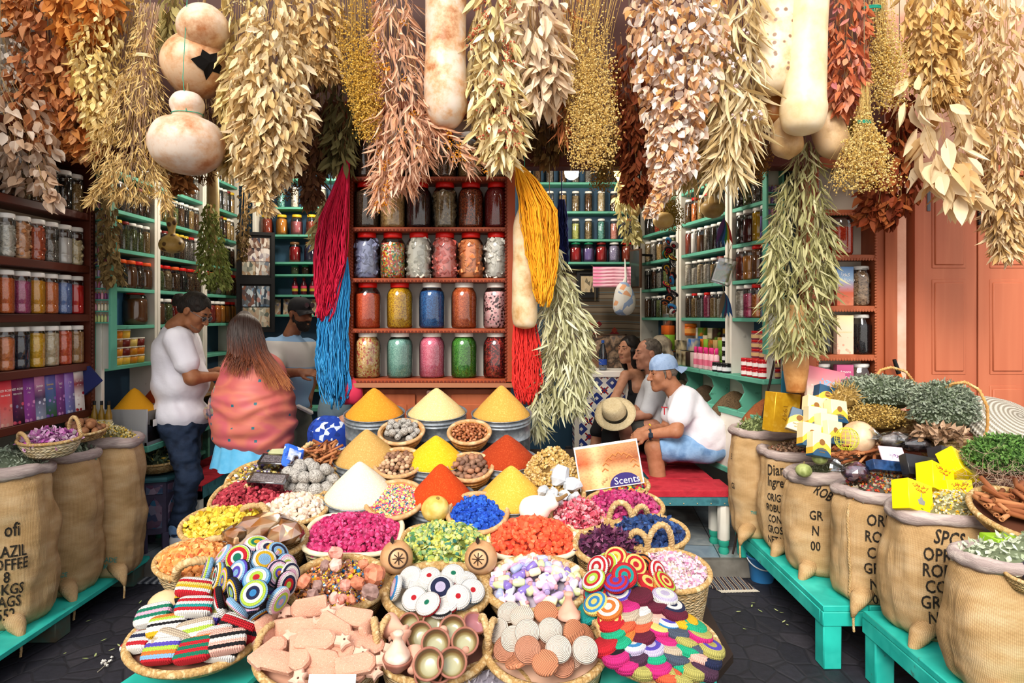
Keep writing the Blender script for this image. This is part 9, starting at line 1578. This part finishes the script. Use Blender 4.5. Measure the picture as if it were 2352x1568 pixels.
obj('wristband',tube([tuple(w2+(e2-w2)*.12+np.array([0,.034*math.cos(a),.034*math.sin(a)])-r) for a in np.linspace(0,2*PI,18)],.006,6),mk('e8c81c'),t); obj('watch',cat(tube([tuple(w1+(e1-w1)*.1+np.array([0,.034*math.cos(a),.034*math.sin(a)])-r) for a in np.linspace(0,2*PI,18)],.008,6),cbox(*(w1+(e1-w1)*.1+np.array([0,-.036,.0])-r),.034,.012,.036,.004)),mk('1c2c3c'),t)
for a in (a1,a2): shoe(t,r,(a[0]+.01,a[1],.166),(a[0]-.14,a[1],.158),mk('c8c4bc'))
# ---- second seated man, pale shirt
Y=5.42; hc=J(1486,813,Y); M=hframe(hc,(-.97,-.22,-.04)); hp,T,R3=headprims(M,J(1502,862,Y),1.02,.058); r0=(J(1520,1000,Y)[0],Y,.551)
s1,e1,w1=J(1506,890,5.28),J(1487,948,5.22),J(1418,968,5.22); s2,e2,w2=J(1496,885,5.58),J(1470,940,5.56),J(1422,952,5.4); k1,k2=J(1440,990,5.24),J(1444,985,5.5); a1,a2=k1+[.02,0,-.5],k2+[.03,0,-.5]; a1[2]=a2[2]=.2
t,r=fig('seated greying man in pale rolled sleeve shirt behind the capped man',r0,SKIN('b8826a','a06c54'),[(hp,.0055),([('c',s1,.05,e1,.044,.02),('c',e1,.044,w1,.028,.02)]+handprims(w1,(-.9,0,-.3),(-.2,-.5,.8),-1,.7),.006),([('c',s2,.05,e2,.044,.02),('c',e2,.044,w2,.028,.02)]+handprims(w2,(-.9,-.1,-.3),(-.2,.3,.9),1,.6),.007),([('c',k1+[.2,0,.02],.08,k1,.062,.03),('c',k1,.06,a1,.04,.03),('c',a1,.038,a1+[-.1,0,-.04],.032,.02),('c',k2+[.2,0,.02],.08,k2,.062,.03),('c',k2,.06,a2,.04,.03),('c',a2,.038,a2+[-.1,0,-.04],.032,.02)],.009)])
eyes(t,relM(M,r),1.02,brow='4a3a30'); cloth(t,r,'hair',[('e',T(0,-.03,.04),[.083,.1,.09],R3,0),('clip',T(0,.05,.07),np.array(M.to_3x3()@Vector((0,1,-.45)))),('clip',T(0,0,-.05),np.array(M.to_3x3()@Vector((0,0,-1)))),('-e',T(.08,.012,-.01),[.025,.05,.05],R3,.005),('-e',T(-.08,.012,-.01),[.025,.05,.05],R3,.005)],mk(['3a322c','6a625a'],'noise',60,rough=.7,stretch=(1,1,.4)),.006,(.004,60))
SH2=COT('c4c6cc','b4b6be'); cloth(t,r,'shirt',[('c',J(1508,890,5.34),.11,J(1525,985,5.34),.13,.05),('c',J(1506,888,5.52),.11,J(1525,985,5.52),.13,.05),('c',s1,.075,e1*.9+s1*.1,.062,.04),('c',s2,.075,e2*.85+s2*.15,.062,.04),('c',J(1503,866,Y),.062,J(1508,885,Y),.09,.03),('clip',(0,0,.57),(0,0,-1)),('-c',hc,.04,J(1501,858,Y),.065,.01)],SH2,.009,(.013,10))
cloth(t,r,'shorts',[('e',J(1525,985,Y),[.14,.18,.09],None,.03),('c',J(1522,995,5.3),.09,k1+[.08,0,.01],.085,.04),('c',J(1522,995,5.52),.09,k2+[.08,0,.01],.085,.04),('clip',(0,0,.556),(0,0,-1))],COT('4a4a48','3a3a3a'),.01,(.008,14))
obj('wristband',tube([tuple(w1+(e1-w1)*.12+np.array([0,.032*math.cos(a),.032*math.sin(a)])-r) for a in np.linspace(0,2*PI,18)],.006,6),mk('e8c81c'),t)
for a in (a1,a2): shoe(t,r,(a[0]+.01,a[1],.166),(a[0]-.14,a[1],.158),mk('4a4a4a'))
t=thing('straw_hat','cream straw hat with black band held at the knee of the greying man','hat',J(1413,950,5.06),(.55,-.55,.2)); obj('hat_crown',lathe([(.092,0),(.09,.05),(.08,.095),(.06,.108),(.03,.098),(1e-4,.095)],28,cap=False).sc(1,1.15,1),mk(['d8c8a4','c8b48c'],'noise',60,rough=.8,bump=('v',150),bstr=.4),t,smooth=True); obj('hat_band',lathe([(.0945,.002),(.093,.034)],28,cap=False).sc(1,1.15,1),BLACK,t,smooth=True); obj('hat_brim',lathe([(.09,.0),(.125,-.008),(.155,.0),(.157,.004),(.125,-.003),(.09,.005)],36,cap=False).sc(1,1.12,1),mk(['d8c8a4','c8b48c'],'noise',60,rough=.8,bump=('v',150),bstr=.4),t,smooth=True)
tag(obj('black_cloth',lumpy(sphere(1,14,10).sc(.07,.06,.10),.02,12),mk('101012'),loc=J(1400,1000,5.12)),'black cloth held below the straw hat','cloth')
# ---- young woman in black
Y=5.72; hc=J(1443,803,Y); M=hframe(hc,(-.80,-.60,.0)); hp,T,R3=headprims(M,J(1456,850,Y),.96,.046); r0=(J(1460,950,Y)[0],Y,.551)
s1,e1,w1=J(1436,862,5.6),J(1412,915,5.5),J(1437,938,5.38); s2,e2,w2=J(1478,862,5.8),J(1485,920,5.7),J(1455,940,5.5); k1=J(1392,960,5.45); a1=J(1356,1020,5.4); a1[2]=.35
t,r=fig('young smiling woman with long dark hair in black, seated at the rear',r0,SKIN('c08c70','a87458'),[(hp,.0055),([('c',s1,.042,e1,.036,.02),('c',e1,.036,w1,.024,.02)]+handprims(w1,(.8,-.2,-.1),(.1,-.6,.8),1,.5,.9),.006),([('c',s2,.042,e2,.036,.02),('c',e2,.036,w2,.024,.02)]+handprims(w2,(-.8,-.2,-.1),(.1,-.6,.8),-1,.5,.9),.007),([('c',J(1456,856,Y),.06,J(1458,885,Y),.11,.04),('c',s1,.045,s2,.045,.04)],.008),([('c',J(1372,990,5.42),.045,a1,.036,.02)],.008)])
eyes(t,relM(M,r),.96); o=obj('smile',tube([(.02,.088,-.058),(.01,.094,-.065),(-.01,.094,-.065),(-.02,.088,-.058)],.003,6),mk('b86a64'),t); o.matrix_local=relM(M,r)
BLH=mk(['0e0a0a','1e1614'],'noise',30,rough=.5,stretch=(1,1,.1)); cloth(t,r,'hair',[('e',T(0,-.03,.035),[.086,.1,.095],R3,0),('e',T(.065,-.03,-.06),[.03,.06,.12],R3,.03),('e',T(-.065,-.03,-.06),[.03,.06,.12],R3,.03),('e',T(0,-.085,-.12),[.085,.04,.18],R3,.04),('-e',T(0,.07,-.02),[.062,.06,.095],R3,.01)],BLH,.007,(.006,36))
BK=COT('121216','1c1c20'); cloth(t,r,'top',[('e',J(1458,915,Y),[.135,.10,.17],None,.04),('c',J(1446,868,5.62),.016,J(1448,900,5.63),.02,.02),('c',J(1468,868,5.74),.016,J(1466,900,5.74),.02,.02),('clip',J(1458,888,Y),(-.1,-.5,.8)) if False else ('e',J(1460,960,Y),[.15,.12,.10],None,.04)],BK,.009,(.006,14))
cloth(t,r,'trousers',[('c',J(1462,965,5.65),.105,k1,.08,.04),('c',k1,.08,J(1372,992,5.42),.06,.04),('c',J(1470,965,5.75),.10,J(1420,960,5.55),.08,.04),('c',J(1420,960,5.55),.08,J(1412,1060,5.6),.06,.04),('clip',(0,0,.10),(0,0,-1))],BK,.01,(.008,12))
obj('sneaker',fieldmesh([('c',a1+[.0,0,-.05],.045,a1+[-.13,-.06,-.075],.036,.02),('c',a1,.046,a1+[0,0,-.04],.05,.02),('clip',a1+[0,0,-.095],(0,0,-1))],.007).mv(*-r),mk('d4d2d0'),t,smooth=True)
# ---- grey haired person behind
Y=5.75; hc=J(1514,802,Y); M=hframe(hc,(-.5,.8,-.1)); hp,T,R3=headprims(M,J(1516,850,Y),.97,.05); r0=(J(1516,950,Y)[0],Y,.551)
t,r=fig('person with tied grey blond hair turned away behind the seated men',r0,SKIN('b8826a','a06c54'),[(hp,.008),([('c',J(1500,880,5.65),.045,J(1498,950,5.6),.04,.02),('c',J(1534,880,5.82),.045,J(1536,950,5.8),.04,.02)],.01)])
eyes(t,relM(M,r),.97); cloth(t,r,'hair',[('e',T(0,-.025,.03),[.086,.104,.094],R3,0),('-e',T(0,.08,-.03),[.07,.06,.1],R3,.01),('c',T(0,-.1,.0),.03,T(0,-.14,-.06),.03,.02)],mk(['8c8070','a89c88','6c6254'],'noise',40,rough=.6,stretch=(1,1,.2)),.007,(.005,40))
cloth(t,r,'blouse',[('c',J(1506,880,5.68),.08,J(1528,880,5.82),.08,.05),('e',J(1516,930,Y),[.16,.13,.22],None,.05),('c',J(1516,856,Y),.055,J(1516,875,Y),.08,.03),('clip',(0,0,.556),(0,0,-1))],COT('8a8c94','767880'),.01,(.01,10))
cloth(t,r,'trousers',[('c',J(1516,985,5.75),.12,J(1500,1000,5.45),.09,.04),('c',J(1500,1000,5.45),.08,J(1500,1120,5.4),.06,.03),('clip',(0,0,.13),(0,0,-1))],COT('3a3c44','2e3038'),.011,None)
# ---- half hidden person in blue flowered dress by the left bucket
Y=4.5; hc=J(772,845,Y); M=hframe(hc,(-.6,.75,-.3)); hp,T,R3=headprims(M,J(776,885,Y),.97,.05); r0=(J(776,1000,Y)[0],Y,.12)
s1,e1,w1=J(790,915,4.42),J(793,965,4.36),J(772,990,4.3)
t,r=fig('half hidden person in grey T-shirt and blue flowered skirt behind the rear left bucket',r0,SKIN('b8826a','a06c54'),[(hp,.008),([('c',s1,.05,e1,.042,.02),('c',e1,.04,w1,.026,.02)]+handprims(w1,(-.7,.2,-.5),(-.5,-.6,.4),1,.5,.9),.007)])
eyes(t,relM(M,r),.97); cloth(t,r,'hair',[('e',T(0,-.025,.03),[.086,.104,.094],R3,0),('-e',T(0,.08,-.03),[.07,.06,.1],R3,.01),('e',T(0,-.08,-.1),[.07,.04,.1],R3,.03)],mk(['2c201a','4a3428'],'noise',40,rough=.6),.007,(.005,40))
cloth(t,r,'tshirt',[('e',J(778,945,Y),[.14,.13,.17],None,.04),('c',J(766,912,4.55),.07,J(790,912,4.42),.07,.05),('c',s1,.066,s1*.5+e1*.5,.066,.03),('c',J(776,890,Y),.055,J(777,905,Y),.08,.03),('clip',J(778,985,Y),(0,0,-1))],COT('56666e','485860'),.009,(.008,12))
FLO=mk(['1c3c9c','16307c','2448ac','1c3c9c','1c3c9c','c8d4ec'],'voro',34,rough=.9,interp='CONSTANT'); cloth(t,r,'skirt',[('e',J(770,990,4.44),[.17,.17,.12],None,.05),('c',J(766,1000,4.40),.15,J(766,1180,4.40),.2,.05),('clip',(0,0,.125),(0,0,-1))],FLO,.011,(.016,9,(1,1,.2)))
# the bulb light and sky were set at the top
